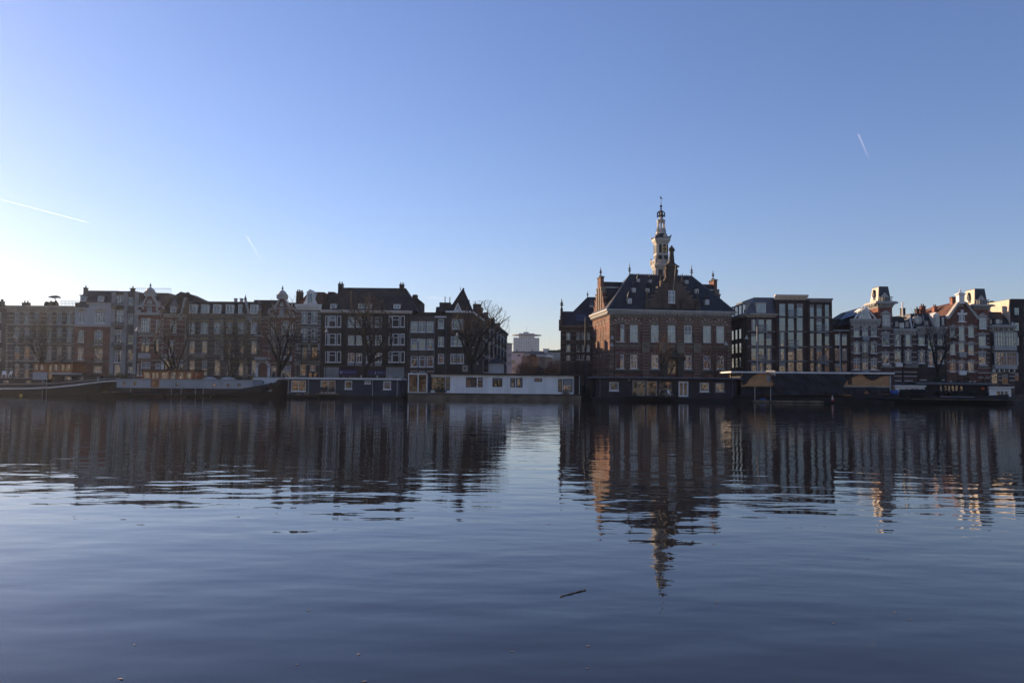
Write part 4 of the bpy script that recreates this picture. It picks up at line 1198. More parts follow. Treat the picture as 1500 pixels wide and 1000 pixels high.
# --- the turret
TV = 7.6
tu, _ = H.uz(968.3, 395, TV)
tz = lambda y: H.z(y, 968.3, TV)
k_ = (H.uz(969.3, 395, TV)[0] - tu)* .86      # metres for one pixel, turned corner allowed for
def sq(mb, r0, ya, r1, yb, m=0, n=8, rot=None):
    """an eight sided stage; the four broad faces look along the axes"""
    a = .72
    za, zb = tz(ya), tz(yb)
    def ring(r, z): return [(tu + r*x, TV + r*y, z) for x, y in ((-a,-1),(a,-1),(1,-a),(1,a),(a,1),(-a,1),(-1,a),(-1,-a))]
    A, B = ring(r0 * k_, za), ring(r1 * k_, zb)
    n_ = len(mb.v); mb.v += A + B
    for i in range(8):
        j = (i + 1) % 8
        mb.f.append((n_ + i, n_ + j, n_ + 8 + j, n_ + 8 + i)); mb.m.append(m)
    mb.f.append(tuple(n_ + i for i in reversed(range(8)))); mb.m.append(m); mb.f.append(tuple(n_ + 8 + i for i in range(8))); mb.m.append(m)
T = MB()
sq(T, 11.4, 436, 11.4, 393.5); sq(T, 11.8, 395, 13.8, 391.5); sq(T, 13.9, 391.4, 14.2, 389.5); sq(T, 14.4, 389.4, 13.2, 387.4)
sq(T, 9.8, 387, 9.8, 355); sq(T, 10.6, 374.6, 10.6, 373.2); sq(T, 10.2, 358, 12.6, 354); sq(T, 12.8, 353.9, 13.2, 350)
T.build('turret', M['turret'], H.root)
D = MB()
q = TV
for sx, sy in ((0, -1), (-1, 0), (1, 0)):
    for (o, w, y0, y1) in ((-4.6, 3.7, 396, 440), (4.6, 3.7, 396, 440), (-4.6, 3.2, 375.2, 381.3), (4.6, 3.2, 375.2, 381.3)):
        rr = (11.4 if y0 > 390 else 9.8) * k_
        ca, hw = o * k_, w * k_
        if sy: D.box(tu + ca - hw, tu + ca + hw, TV - rr - .03, TV - rr + .1, tz(y1), tz(y0))
        else: D.box(tu + sx * rr - .03 if sx < 0 else tu + rr - .1, tu - rr + .1 if sx < 0 else tu + rr + .03, TV + ca - hw, TV + ca + hw, tz(y1), tz(y0))
D.build('slate_panel', M['slate_dark'], H.root, fix=False)
A_ = MB()
for sx, sy in ((0, -1), (-1, 0), (1, 0)):
    for o in (-4.2, 2.6, 7.8):
        w = 2.1 if o < 5 else .8
        q = [(-w, 371.5), (w, 371.5), (w, 361)] + [(w * math.cos(t * math.pi / 6), 361 - 2.1 * math.sin(t * math.pi / 6)) for t in range(1, 6)] + [(-w, 361)]
        pp = [((o + a) * k_, tz(y)) for a, y in q]
        rr = 9.8 * k_
        if sy: A_.prism([(tu + a, z) for a, z in pp], TV - rr - .03, TV - rr + .1)
        else: A_.prism_x([(TV + a, z) for a, z in pp], tu + sx * rr - .05, tu + sx * rr + .05)
A_.build('belfry_opening', M['iron'], H.root)
# clock
ck = MB(); cu, cz, cy = tu + 2.6 * k_, tz(366), TV - 9.8 * k_ - .16
def disc(mb, r, y0, y1, m): 
    mb.prism([(cu + r * math.cos(t * math.pi / 12), cz + r * math.sin(t * math.pi / 12)) for t in range(24)], y0, y1, m)
disc(ck, 3.3 * k_, cy, cy + .1, 1)
for i in range(24):
    t0, t1 = i * math.pi / 12, (i + 1) * math.pi / 12
    ck.prism([(cu + r * k_ * math.cos(t), cz + r * k_ * math.sin(t)) for r, t in ((3.3, t0), (3.3, t1), (3.8, t1), (3.8, t0))], cy - .05, cy + .1)
for i in range(12):
    t = i * math.pi / 6
    ck.prism([(cu + r * k_ * math.cos(t + e), cz + r * k_ * math.sin(t + e)) for r, e in ((2.4, -.07), (3.1, -.07), (3.1, .07), (2.4, .07))], cy - .03, cy)
for t, r in ((2.4, 2.7), (.2, 1.9)):
    ck.tube((cu, cy - .05, cz), (cu + r * k_ * math.cos(t), cy - .05, cz + r * k_ * math.sin(t)), .05, .03, 5)
ck.build('clock', [M['gold'], M['iron']], H.root)
# balustrade
bl = MB(); r = 13.0 * k_
for (xa, ya, xb, yb) in ((-r, -r, r, -r), (-r, -r, -r, r), (r, -r, r, r), (-r, r, r, r)):
    for i in range(15):
        t = i / 14
        x, y = tu + xa + (xb - xa) * t, TV + ya + (yb - ya) * t
        bl.box(x - .045, x + .045, y - .045, y + .045, tz(387.4), tz(382.6))
    bl.box(tu + min(xa, xb) - .08, tu + max(xa, xb) + .08, TV + min(ya, yb) - .08, TV + max(ya, yb) + .08, tz(382.6), tz(381.6))
for sx in (-1, 0, 1):
    for sy in (-1, 1):
        x, y = tu + sx * r, TV + sy * r
        bl.box(x - .16, x + .16, y - .16, y + .16, tz(387.4), tz(380.6)); finial(bl, x, y, tz(380.8), .65, .12)
bl.build('balustrade', M['turret'], H.root, fix=False)
# concave roof with horned corners
cr = MB()
for ra, ya, rb, yb in ((13.8, 350, 9.5, 346.8), (9.5, 346.8, 7.6, 343)): sq(cr, ra, ya, rb, yb)
for sx in (-1, 1):
    for sy in (-1, 1):
        cr.tube((tu + sx * 10.5 * k_, TV + sy * 10.5 * k_, tz(349.4)), (tu + sx * 12.2 * k_, TV + sy * 12.2 * k_, tz(348)), .24, .16, 6)
        cr.tube((tu + sx * 12.2 * k_, TV + sy * 12.2 * k_, tz(348)), (tu + sx * 13.4 * k_, TV + sy * 13.4 * k_, tz(345)), .16, .02, 6)
cr.build('bell_roof', M['slate'], H.root)
u = tu + 3 * k_; MB().prism([(u - .5, tz(349)), (u + .5, tz(349)), (u, tz(343.8))], TV - 12.5 * k_, TV - 7 * k_).build('lucarne', M['turret'], H.root)
# open lantern
k_ /= .86
ln = MB()
ln.lathe(tu, TV, [(7.6 * k_, tz(343)), (7.2 * k_, tz(341)), (6.2 * k_, tz(339.5)), (6.6 * k_, tz(338)), (5.4 * k_, tz(336)), (5.2 * k_, tz(335))], 8, 0, math.pi / 8)
for i in range(8):
    t = math.pi / 8 + i * math.pi / 4
    x, y = tu + 4.8 * k_ * math.cos(t), TV + 4.8 * k_ * math.sin(t)
    ln.tube((x, y, tz(336)), (x, y, tz(325)), .12, .11, 6)
    ln.tube((tu + 6.4 * k_ * math.cos(t), TV + 6.4 * k_ * math.sin(t), tz(340)), (tu + 4.9 * k_ * math.cos(t), TV + 4.9 * k_ * math.sin(t), tz(331)), .14, .06, 5)
ln.lathe(tu, TV, [(5.2 * k_, tz(326)), (5.4 * k_, tz(325)), (6.3 * k_, tz(323.6)), (6.3 * k_, tz(322.6)), (3.2 * k_, tz(320.8)), (1.6 * k_, tz(318)), (.9 * k_, tz(316.5))], 8, 0, math.pi / 8)
ln.build('lantern', M['turret'], H.root)
cn = MB()
cn.lathe(tu, TV, [(.8 * k_, tz(317.5)), (1.3 * k_, tz(315)), (.9 * k_, tz(312)), (1.5 * k_, tz(309)), (.5 * k_, tz(307.5)), (1.6 * k_, tz(306)), (.5 * k_, tz(304.6)), (2.0 * k_, tz(302.2)), (.5 * k_, tz(299.8)), (.35 * k_, tz(297)), (.25 * k_, tz(286.5))], 10)
for i in range(8):                                              # openwork crown
    t = i * math.pi / 4
    pr = [(1.2, 316.5), (3.8, 316.8), (5.6, 314.6), (5.4, 312), (3.6, 310.4), (1.4, 308.8)]
    for (ra, ya), (rb, yb) in zip(pr, pr[1:]):
        cn.tube((tu + ra * k_ * math.cos(t), TV + ra * k_ * math.sin(t), tz(ya)), (tu + rb * k_ * math.cos(t), TV + rb * k_ * math.sin(t), tz(yb)), .09, .09, 5)
    cn.blob((tu + 5.5 * k_ * math.cos(t), TV + 5.5 * k_ * math.sin(t), tz(317)), .13, 0, 6, 4)
cn.build('crown_spire', M['iron'], H.root)
vn = MB().prism([(tu - 1.9 * k_, tz(290)), (tu - .6 * k_, tz(288.2)), (tu + .4 * k_, tz(289.2)), (tu + 2.4 * k_, tz(291.4)), (tu + .8 * k_, tz(291)), (tu + .2 * k_, tz(292)), (tu - .8 * k_, tz(290.4))], TV - .04, TV + .04)
vn.build('weather_vane', M['iron'], H.root)
H.done()

# statue on the gable: a robed figure, its own thing
u, zb_ = H.uz(984.3, 380.4)
pos = H.p0 + H.d * u + H.n * .2 + Vector((0, 0, zb_))
S = tag(empty('statue', pos, H.yaw), 'dark robed stone statue standing on top of the stepped gable', 'statue')
s_ = 2.8
me = bpy.data.meshes.new('figure')
V = [(0, 0, .47), (0, 0, .60), (0, -.01, .74), (0, 0, .84), (0, -.01, .89), (0, -.01, .95),
     (-.12, 0, .76), (-.17, -.02, .62), (-.13, -.15, .60), (.12, 0, .76), (.17, -.02, .60), (.13, -.16, .66),
     (0, 0, .30), (0, .01, .12), (0, .01, .02)]
E = [(0, 1), (1, 2), (2, 3), (3, 4), (4, 5), (2, 6), (6, 7), (7, 8), (2, 9), (9, 10), (10, 11), (0, 12), (12, 13), (13, 14)]
rad = [.15, .14, .15, .06, .085, .08, .08, .065, .05, .08, .065, .06, .17, .19, .21]
me.from_pydata([(x * s_, y * s_, z * s_) for x, y, z in V], E, [])
fo = link(bpy.data.objects.new('figure', me), S)
md = fo.modifiers.new('skin', 'SKIN')
for i, v in enumerate(me.skin_vertices[0].data): v.radius = (rad[i] * s_, rad[i] * s_ * .85, ); v.use_root = (i == 0)
fo.modifiers.new('sub', 'SUBSURF').levels = 2
fo.modifiers['sub'].render_levels = 2
me.materials.append(M['stone_dark'])
MB().box(-.42, .42, -.42, .42, -.1, .06).build('plinth', M['stone_dark'], S, fix=False)

# ------------------------------------------------------------------ annex of the hall
p = H.p0 + H.n * 13.6
A = Bld('hall_annex', 'dark banded brick annex with slate hip roof and skylight behind the hall', 'annex', 821, 876, 158.5, 16, yaw=-4)
A.grid([832.5], [(487, 497), (504.5, 514.5), (520, 527)], 5.5, st=(2, (.6,)), pane='g_sky'); A.grid([847, 854.5, 861.5], [(487, 497), (504.5, 514.5), (520, 527)], 5, st=(2, (.6,)))
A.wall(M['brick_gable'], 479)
for y in (484, 490, 498.5, 501.5, 508, 516, 523, 530): A.band(y, y + 1, m='stone')
A.cornice(477, 480, m='stone')
zb = A.z(477)
MB().hexa([(-.3, -.3, zb), (A.W + .3, -.3, zb), (A.W + .3, 15, zb), (-.3, 15, zb), (A.u(860, 7), 7, A.z(435, v=7)), (A.u(890, 7), 7, A.z(435, v=7)), (A.u(890, 7), 8, A.z(435, v=7)), (A.u(860, 7), 8, A.z(435, v=7))]).build('roof', M['slate_dark'], A.root)
MB().prism_x([(2, zb), (11, zb), (7, A.z(456, 832, 6)), (6, A.z(456, 832, 6))], .3, A.u(850)).build('cross_roof', M['slate_dark'], A.root)
g = MB()
for k, (v, z0, z1) in enumerate([(1.6, zb, zb + 1.2), (2.6, zb + 1.2, zb + 2.2), (3.6, zb + 2.2, zb + 3.0), (5, zb + 3.0, zb + 4.0)]): g.box(-.1, .4, v, 13 - v, z0, z1)
g.box(-.35, .5, -.3, .4, zb - 1, zb + 1.2)
finial(g, .05, .05, zb + 1.2, 1.2, .22); finial(g, .15, 6.5, zb + 4.0, 2.2, .28)
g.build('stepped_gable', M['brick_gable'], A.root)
mb = MB(); finial(mb, A.u(860.5, 7), 7.5, A.z(435, v=7), 1.3, .17); mb.build('finial', M['lead'], A.root)
ua, za = A.uz(843.5, 471, 1.2); ub, zbb = A.uz(859.5, 460.5, 2.9)
MB().hexa([(ua, .55, za), (ub, .55, za), (ub, .7, za - .1), (ua, .7, za - .1), (ua, 1.9, zbb), (ub, 1.9, zbb), (ub, 2.05, zbb - .1), (ua, 2.05, zbb - .1)]).build('skylight', M['solar'], A.root)
A.dormer(866.5, 447, 455, 5.6, 4.4, 1.6, st=(2, (.5,)), hat='point')
A.done()
# ------------------------------------------------------------------ modern flats and the white banded row
b = Bld('apartment_block', 'modern dark brick apartment block in three steps with full height windows', 'apartment block', 1095, 1219.5, 143, 14)
rA = [(467.5, 484.5), (488, 506), (509.5, 527.5), (530.5, 544)]
b.grid([1104.5, 1115.5, 1126.5], rA, [8, 9, 8.5], st=(1, (.32,)), fr='off_white', pane=None, ft=.07, sill=False)
rB = [(444.5, 463), (465, 484.5), (486, 507), (510, 528), (530, 544)]
b.grid([1146.2, 1159, 1171.7], rB, 9.3, st=(1, (.35,)), fr='off_white', ft=.06, sill=False)
rC = [(446, 463.5), (466, 484.5), (488, 506.5), (509.5, 528), (531, 544)]
b.grid([1189.5, 1200.3, 1211.7], rC, [6.6, 8.2, 6.6], st=(1, (.35,)), fr='off_white', ft=.06, sill=False)
b.wall(M['brick_modern'], 463, u1=b.u(1137), name='wall'); b.wall(M['brick_modern'], 437, u0=b.u(1137) + .01, u1=b.u(1183), v=-.0); b.wall(M['brick_modern'], 441, u0=b.u(1183) + .01)
for y in (485.3, 507.6, 528.6): b.band(y, y + 1, 1095, 1137, 'plaster', .07); b.band(y - .3, y + .7, 1137.4, 1183, 'plaster', .10); b.band(y - .3, y + .7, 1183.4, 1219.5, 'plaster', .07)
b.band(463.6, 464.6, 1183.4, 1219.5, 'plaster', .07)
b.cornice(460, 465, 1094, 1138.5, m='cream', out=.5); b.cornice(432, 439, 1135.5, 1183.5, m='beige', out=.6); b.cornice(436.8, 441.8, 1183.3, 1220, m='plaster', out=.4)
for x in (1137.2, 1183.2): b.t('brick_modern').box(b.u(x) - .1, b.u(x) + .35, -.28, .02, -.5, b.z(440))
for x, y0, y1, w in ((1117, 476, 486.5, 12), (1117, 520, 530.5, 12), (1160.5, 454, 464.5, 13), (1161, 498, 508.5, 14), (1203, 476.3, 486.5, 12.5), (1203, 520.5, 531, 13)):
    b.balcony(x, y0, y1, w, 'zinc', .7, False, 'zinc')
b.mansard(1094.6, 1138, 460, 437, 'lead', il=1.9, ir=0, vf=1.9, v0=-.1)
b.dormer(1114.8, 444, 460, 15, .05, 2, st=(3, ()), body='off_white', roof='off_white', pane='g_sky')
zt = b.z(460); 
for k in range(4):                                              # dormers over the flank
    v = 1.8 + k * 2.5
    d = MB().box(.25, 2.4, v, v + 1.7, zt + .05, zt + 2.1).box(.05, 2.4, v - .12, v + 1.82, zt + 2.102, zt + 2.25)
    d.box(.2, .249, v + .15, v + .8, zt + .25, zt + 1.95, 1).box(.2, .249, v + .95, v + 1.55, zt + .25, zt + 1.95, 1)
    d.build('flank_dormer', [M['off_white'], M['g_dim']], b.root, fix=False)
c = MB().box(-.5, .2, -.5, 14, b.z(462), b.z(460) + .02).box(-.3, .2, -.3, 14, b.z(464), b.z(462)); c.build('flank_cornice', M['cream'], b.root, fix=False)
for k in range(5):
    for z in (1.9, 4.6, 7.3, 9.9): MB().box(-.05, .05, 1.15 + k * 2.5, 2.45 + k * 2.5, z - .05, z + 1.85).box(-.07, -.052, 1.25 + k * 2.5, 2.35 + k * 2.5, z + .05, z + 1.75, 1).build('window', [M['frame_dark'], M['g_dark']], b.root, fix=False)
MB().box(b.u(1137), b.u(1137) + .01 + 4.5, 1, 13, b.z(441), b.z(436)).build('roof_box', M['brick_modern'], b.root, fix=False)
b.pipe(1109, 466, 545, 'zinc', .08); b.done()
b = Bld('apartment_block', 'low narrow dark brick wing wedged between modern flats and white banded house', 'apartment block', 1219.8, 1246, 143.4, 12)
b.grid([1227, 1237.2], [(489, 505.8), (510, 528), (532, 544)], 7.6, st=(2, (.3,)), fr='off_white', ft=.06, sill=False)
b.wall(M['brick_modern'], 484.5); b.block(1219.8, 1246, 483, 485, 'plaster', .2)
MB().box(b.u(1223), b.W, 2, 12, b.z(486), b.z(467, v=2)).build('upper_storey', M['bitumen'], b.root, fix=False)
b.done()

def banded(name, label, x0, x1, xs, rows, w, ytop, m='brick_plum', mids=(), bands=(), depth=12, dy=0, cat='house', Y=YH - 3, bm='off_white', pane=None):
    b = Bld(name, label, cat, x0, x1, Y, depth)
    for r_, (y0, y1) in enumerate(rows):
        for i, x in enumerate(xs):
            e = 4.5 if i in mids else 0
            b.win(x, y0, y1 + e, w, (2, (.72,)) if e or r_ > 0 else (1, ()), pane=pane or ('g_sky' if r_ == 0 else None), ft=.1)
    b.wall(M[m], ytop)
    b.lintels('off_white', .2, True)
    for y in bands: b.band(y, y + 1.4, m=bm, out=.06)
    return b
# first white banded house
b = banded('town_house', 'plum brick house with white bands, gabled attic dormer and solar panels on its roof', 1246.3, 1289, [1255, 1267.6, 1280.2], [(478.5, 493), (502, 517.5), (526, 541.5)], 8.8, 470, mids=(1,), bands=(481, 492, 503.5, 515.5, 529, 541.5))
b.cornice(467, 477, m='off_white', out=.55); b.balcony(1267.6, 492.5, 497.5, 9, 'zinc', .3, True, 'zinc'); b.balcony(1267.6, 517, 522, 9.5, 'iron', .5); 
ze = b.z(467.5)
MB().hexa([(b.u(1229), .2, ze - 1.2), (b.W, .2, ze), (b.W, 12, ze), (b.u(1229), 12, ze - 1.2), (b.u(1236, 5), 5, b.z(458, v=5)), (b.u(1268, 5), 5, b.z(449.5, v=5)), (b.u(1268, 5), 6, b.z(449.5, v=5)), (b.u(1236, 5), 6, b.z(458, v=5))]).build('roof', M['slate_dark'], b.root)
for k in range(5):
    f0, f1 = .12 + k * .17, .12 + k * .17 + .14
    pa = Vector((b.u(1231), 1.0, ze - .35)); pb = Vector((b.u(1258), 1.0, ze + .75)); qa = Vector((b.u(1237, 5), 4.6, b.z(458.6, v=5))); qb = Vector((b.u(1266, 5), 4.6, b.z(450.2, v=5)))
    A0, A1, B0, B1 = pa.lerp(pb, f0), pa.lerp(pb, f1), qa.lerp(qb, f0), qa.lerp(qb, f1)
    up = Vector((0, -.05, .16))
    MB().hexa([A0, A1, B1, B0] + [q + up for q in (A0, A1, B1, B0)]).build('solar_panel', M['solar'], b.root)
b.dormer(1267.3, 455.5, 467, 11, .05, 2.4, hat='gable', st=(2, ()), body='white', roof='white')
for sg in (-1, 1): b.outline([(1267.3 + sg*5.7, 467), (1267.3 + sg*10, 467), (1267.3 + sg*8, 462), (1267.3 + sg*5.7, 458)], .06, .35, 'white', 'dormer_scroll')
u = MB(); 
for sg in (-1, 1):
    a, z = b.uz(1267.3 + sg * 15.5, 466.5, .3); a2, z2 = b.uz(1267.3 + sg * 1.5, 448.8, .3)
    u.tube((a, .3, z), (a2, .6, z2), .16, .16, 6)
u.build('verge', M['white'], b.root, fix=False)
b.block(1262.5, 1272.5, 541.5, 545, 'zinc', .2); b.done()

def cap_tower(b, x0, x1, ysh, yc0, yc1, xt0, xt1, yt, dep, m_side='beige'):
    """brick shaft, heavy white cornice and a steep slate cap with white corner ribs"""
    u0, u1 = b.u(x0), b.u(x1); w = u1 - u0
    zs, za, zb, zt = b.z(ysh), b.z(yc1), b.z(yc0), b.z(yt)
    MB().box(u0, u1, -.02, dep, zs, za).build('tower_shaft', M['brick_orange'], b.root, fix=False)
    c = MB().frustum(u0 - .05, u1 + .05, -.08, dep + .05, za, u0 - .35, u1 + .35, -.38, dep + .35, za + (zb - za) * .6)
    c.box(u0 - .75, u1 + .75, -.8, dep + .75, za + (zb - za) * .62, zb - .12); c.box(u0 - .55, u1 + .55, -.6, dep + .55, zb - .118, zb)
    n = 5
    for i in range(n):
        x = u0 + (i + .5) * w / n; c.box(x - .12, x + .12, -.62, -.2, za + (zb-za)*.3, za + (zb-za)*.61)
        y = (i + .5) * dep / n; c.box(u0 - .6, u0 - .2, y - .12, y + .12, za + (zb-za)*.3, za + (zb-za)*.61)
    c.build('tower_cornice', M['off_white'], b.root, fix=False)
    U0, U1 = b.u(xt0), b.u(xt1); ins = (w - (U1 - U0)) / 2
    e = .12
    B = [(u0 + .1, -e + .2, zb), (u1 - .1, -e + .2, zb), (u1 - .1, dep - .1, zb), (u0 + .1, dep - .1, zb)]
    Tt = [(u0 + ins, ins, zt), (u1 - ins, ins, zt), (u1 - ins, dep - ins, zt), (u0 + ins, dep - ins, zt)]
    MB().hexa(B + Tt).build('tower_roof', M['slate'], b.root)
    rb = MB()
    for p, q in zip(B, Tt): rb.tube(p, q, .24, .22, 6)
    rb.box(u0 + ins - .25, u1 - ins + .25, ins - .25, dep - ins + .25, zt, zt + .22)
    for p, q in ((B[0], B[1]), (B[0], B[3]), (B[1], B[2])): rb.tube(p, q, .2, .2, 6)
    # side panel, sunlight put into its beige, with a bell shaped light, and a small dormer on the front
    lerp = lambda a, c_, t: tuple(a[i] + (c_[i] - a[i]) * t for i in range(3))
    sd = MB(); o = -.06
    p = [lerp(B[0], Tt[0], .06), lerp(B[3], Tt[3], .06), lerp(B[3], Tt[3], .94), lerp(B[0], Tt[0], .94)]
    sd.hexa([(q[0] + .1, q[1], q[2]) for q in p] + [(q[0] + o, q[1], q[2]) for q in p])
    sd.build('sun_tinted_side', M[m_side], b.root)
    cu, cz = (u0 + u1) / 2, zb + (zt - zb) * .30
    fy = lambda z: -e + .2 + (ins + e - .2) * (z - zb) / (zt - zb)
    hatp = [(-.62, 0), (.62, 0), (.5, .25), (.3, .5), (0, .85), (-.3, .5), (-.5, .25)]
    MB().prism([(cu + x, cz + z) for x, z in hatp], fy(cz) - .25, fy(cz) + .8).build('bell_dormer', M['off_white'], b.root)
    cy = dep / 2; xo = u0 + .1 + (ins - .1) * .3
    MB().prism_x([(cy + x * .8, cz + .1 + z * 1.6) for x, z in hatp], xo - .3, xo + .5).build('side_opening', M['iron'], b.root)
    MB().prism_x([(cy + x * .7, cz - .35 + z * .8) for x, z in hatp], xo - .5, xo + .3).build('side_sill', M['white'], b.root)
    rail = MB()
    for i in range(9): 
        x = u0 + .2 + i * (w - .4) / 8; rail.box(x - .05, x + .05, -.42, -.34, zb, zb + .8)
    rail.box(u0, u1, -.43, -.33, zb + .75, zb + .85); rail.build('tower_railing', M['off_white'], b.root, fix=False)

# tower house
b = banded('tower_house', 'plum brick tower house with steep capped tower beside the solar panel house', 1289.2, 1308.3, [1297.6], [(487.5, 506), (516, 533)], 11, 465, bands=(460.5, 473, 481, 488.5, 495, 503.5, 515, 522, 529, 537, 545))
b.win(1297.6, 461.5, 475.5, 9.5, (1, (.5,)), hole=False, v=-.28, pane='g_dim', ft=.14)
b.block(1291.6, 1303.8, 459, 478, 'off_white', .22); b.outline([(1290, 459.3), (1305.5, 459.3), (1297.7, 454)], -.45, .02, 'off_white', 'pediment')
b.block(1291.5, 1304, 533.5, 537, 'off_white', .5); b.block(1291.5, 1304, 477, 480, 'off_white', .3)
b.win(1297.6, 540, 556, 9, (2, (.7,)))
cap_tower(b, 1287, 1307.6, 466, 441.5, 450.5, 1288.5, 1301.8, 419, 3.4); b.done()

# blue mansard house beside it
b = banded('town_house', 'plum brick house with blue slate mansard and white corbelled balcony', 1308.6, 1342.5, [1315.3, 1330.6], [(486.8, 506.3), (514, 531.5)], 9.6, 486, bands=(489, 496, 503, 515, 522, 529, 536, 544, 550))
b.win(1315.5, 540, 557, 9, (2, (.6,)), pane='g_warm'); b.win(1330.5, 540, 557, 11, (2, (.6,)), pane='g_warm')
b.cornice(481.5, 490, m='off_white', out=.5, x0=1308.6, x1=1342)
b.mansard(1308.4, 1336, 481, 464.5, 'slate', .1, .9, 1.6, .1); b.dormer(1321, 472.5, 480, 6.5, .1, 1.6, hat='gable', st=(1, ()), body='white', roof='slate_dark')
b.block(1308, 1334.5, 463.5, 465.6, 'bitumen', -1.5, 3)
u = MB(); a, z = b.uz(1336, 481, .2); a2, z2 = b.uz(1332.5, 465, 1.6); u.tube((a, .15, z), (a2, 1.6, z2), .2, .2, 6); u.build('verge', M['white'], b.root, fix=False)
for x in (1313, 1328): MB().box(b.u(x) , b.u(x + 5), .32, .42, b.z(480.5), b.z(471, v=.4)).build('roof_light', M['solar'], b.root, fix=False)
b.balcony(1316, 531.5, 537, 9, 'white', .4, True); b.balcony(1333.5, 530.5, 537.5, 17, 'off_white', .8)
mb = MB().tube((b.u(1323, 4), 4, b.z(470)), (b.u(1323, 4), 4, b.z(442.5, v=4)), .14, .12, 6, 0, True); mb.build('flue', M['white'], b.root)
b.chimney(1324, 451, 460, 4.5, 5, 'brick_dark', 1); b.pipe(1321.3, 490, 560, 'iron', .13); b.done()

# oculus mansard house
b = banded('town_house', 'dark brick house with round white oculus in its blue slate mansard', 1343, 1386, [1350.3, 1364, 1378.2], [(488, 505.5), (514.5, 532)], 9.6, 484, m='brick_dark', bands=(488, 496, 504, 518, 527), mids=(1,), bm='plaster')
b.grid([1352, 1378], [(540, 556)], 9, st=(2, (.6,)))
b.cornice(478.5, 487, m='off_white', out=.45)
b.mansard(1337.5, 1386, 478.5, 460.5, 'slate', .5, .1, 1.7, .1)
u, z = b.uz(1346, 468.5, -.1)
oc = MB(); 
for i in range(16):
    t0, t1 = i * math.pi / 8, (i + 1) * math.pi / 8
    oc.prism([(u + r * math.cos(t), z + r * math.sin(t)) for r, t in ((.38, t0), (.38, t1), (.72, t1), (.72, t0))], .1, 1.2)
oc.prism([(u + .38 * math.cos(i * math.pi / 8), z + .38 * math.sin(i * math.pi / 8)) for i in range(16)], .2, 1.0, 1)
for i in range(8):
    t = i * math.pi / 4; oc.blob((u + .78 * math.cos(t), .3, z + .78 * math.sin(t)), .11, 0, 6, 4)
oc.build('oculus', [M['off_white'], M['g_dim']], b.root)
b.dormer(1371.5, 462, 478, 9.5, .0, 1.8, hat='gable', st=(2, ()), body='white', roof='white'); b.dormer(1381, 464, 478, 5, .1, 1.6, st=(1, ()), body='lead')
u = MB()
for x, x2 in ((1338, 1340), (1355, 1352)):
    a, z = b.uz(x, 478.5, .0); a2, z2 = b.uz(x2, 461, 1.5); u.tube((a, .0, z), (a2, 1.6, z2), .09, .09, 6)
u.build('verge', M['off_white'], b.root, fix=False)
for x in (1359, 1378): MB().box(b.u(x - 2.5) , b.u(x + 2.5), .3, .4, b.z(477.5), b.z(470, v=.4)).build('roof_light', M['solar'], b.root, fix=False)
b.done()

# brown roofed gable house
b = banded('gabled_house', 'red brick house with plain pointed gable, white verges and urn topped cap', 1386.3, 1431.5, [1395.7, 1409, 1422.8], [(478, 493.5), (502, 519), (529, 544.5)], 8.6, 466, m='brick_hall', mids=(1,), bands=(478.5, 490, 502.5, 515.5, 530, 542.5))
b.grid([1396, 1412, 1424], [(549, 558)], 9, st=(2, ()))
b.outline([(1386.3, 466.3), (1404.5, 442.5), (1412, 442.5), (1431.5, 467)], 0, .5, 'brick_hall', 'gable')
u = MB()
for x, y, x2, y2 in ((1386, 467, 1404, 442), (1431.8, 467.6, 1412.5, 442)):
    a, z = b.uz(x, y); a2, z2 = b.uz(x2, y2); u.hexa([(a - .12, -.25, z), (a + .5, -.25, z), (a + .5, .7, z), (a - .12, .7, z), (a2 - .12, -.25, z2), (a2 + .3, -.25, z2), (a2 + .3, .7, z2), (a2 - .12, .7, z2)])
u.build('gable_coping', M['off_white'], b.root)
a, z = b.uz(1407.7, 442.5)
c = MB().box(a - .5, a + .5, -.3, .7, z - .3, b.z(431.5)).box(a - .72, a + .72, -.45, .85, b.z(431.5), b.z(430.2)).frustum(a - .6, a + .6, -.4, .8, b.z(430.2), a - .15, a + .15, .05, .35, b.z(427.6)); finial(c, a, .2, b.z(427.8), .65, .17)
c.build('gable_cap', M['white'], b.root)
for s_ in (-1, 1): c = MB(); aa, zz = b.uz(1408.8 + s_ * 22, 466); finial(c, aa, .2, zz - .2, .9, .2); c.build('pinnacle', M['white'], b.root)
b.win(1408.6, 461.5, 470.5, 8.2, (3, ()), hole=False, v=-.05, pane='g_sky', ft=.1); b.outline([(1402.8, 461), (1414.6, 461), (1413, 458.6), (1408.7, 457), (1404.3, 458.6)], -.2, .02, 'white', 'lintel')
for x, y in ((1403.5, 459.5), (1408.7, 455.5), (1414, 459.5)): aa, zz = b.uz(x, y); b.t('white', 'gable_dressing').box(aa - .2, aa + .2, -.25, .02, zz - .2, zz + .2)
b.block(1402.5, 1415, 471, 472.2, 'white', .25)
for s_, (x, y) in enumerate(((1405.5, 447.8), (1408, 447.2), (1410.5, 448))): aa, zz = b.uz(x, y); b.t('cream').box(aa - .1, aa + .1, -.05, .02, zz - .15, zz + .15)
zb = b.z(466.5)
MB().prism([(b.u(1386.5), zb), (b.u(1431), zb), (b.u(1408.3), b.z(444, v=.6))], .52, 12).build('roof', M['tile'], b.root)
MB().hexa([(b.u(1350, 6), 5, b.z(466, v=5)), (b.u(1404, 6), 5, b.z(466, v=5)), (b.u(1404, 6), 18, b.z(466, v=5)), (b.u(1350, 6), 18, b.z(466, v=5)), (b.u(1374, 10), 10, b.z(449, v=10)), (b.u(1397, 10), 10, b.z(443.5, v=10)), (b.u(1397, 10), 12, b.z(443.5, v=10)), (b.u(1374, 10), 12, b.z(449, v=10))]).build('rear_roof', M['tile'], b.root)
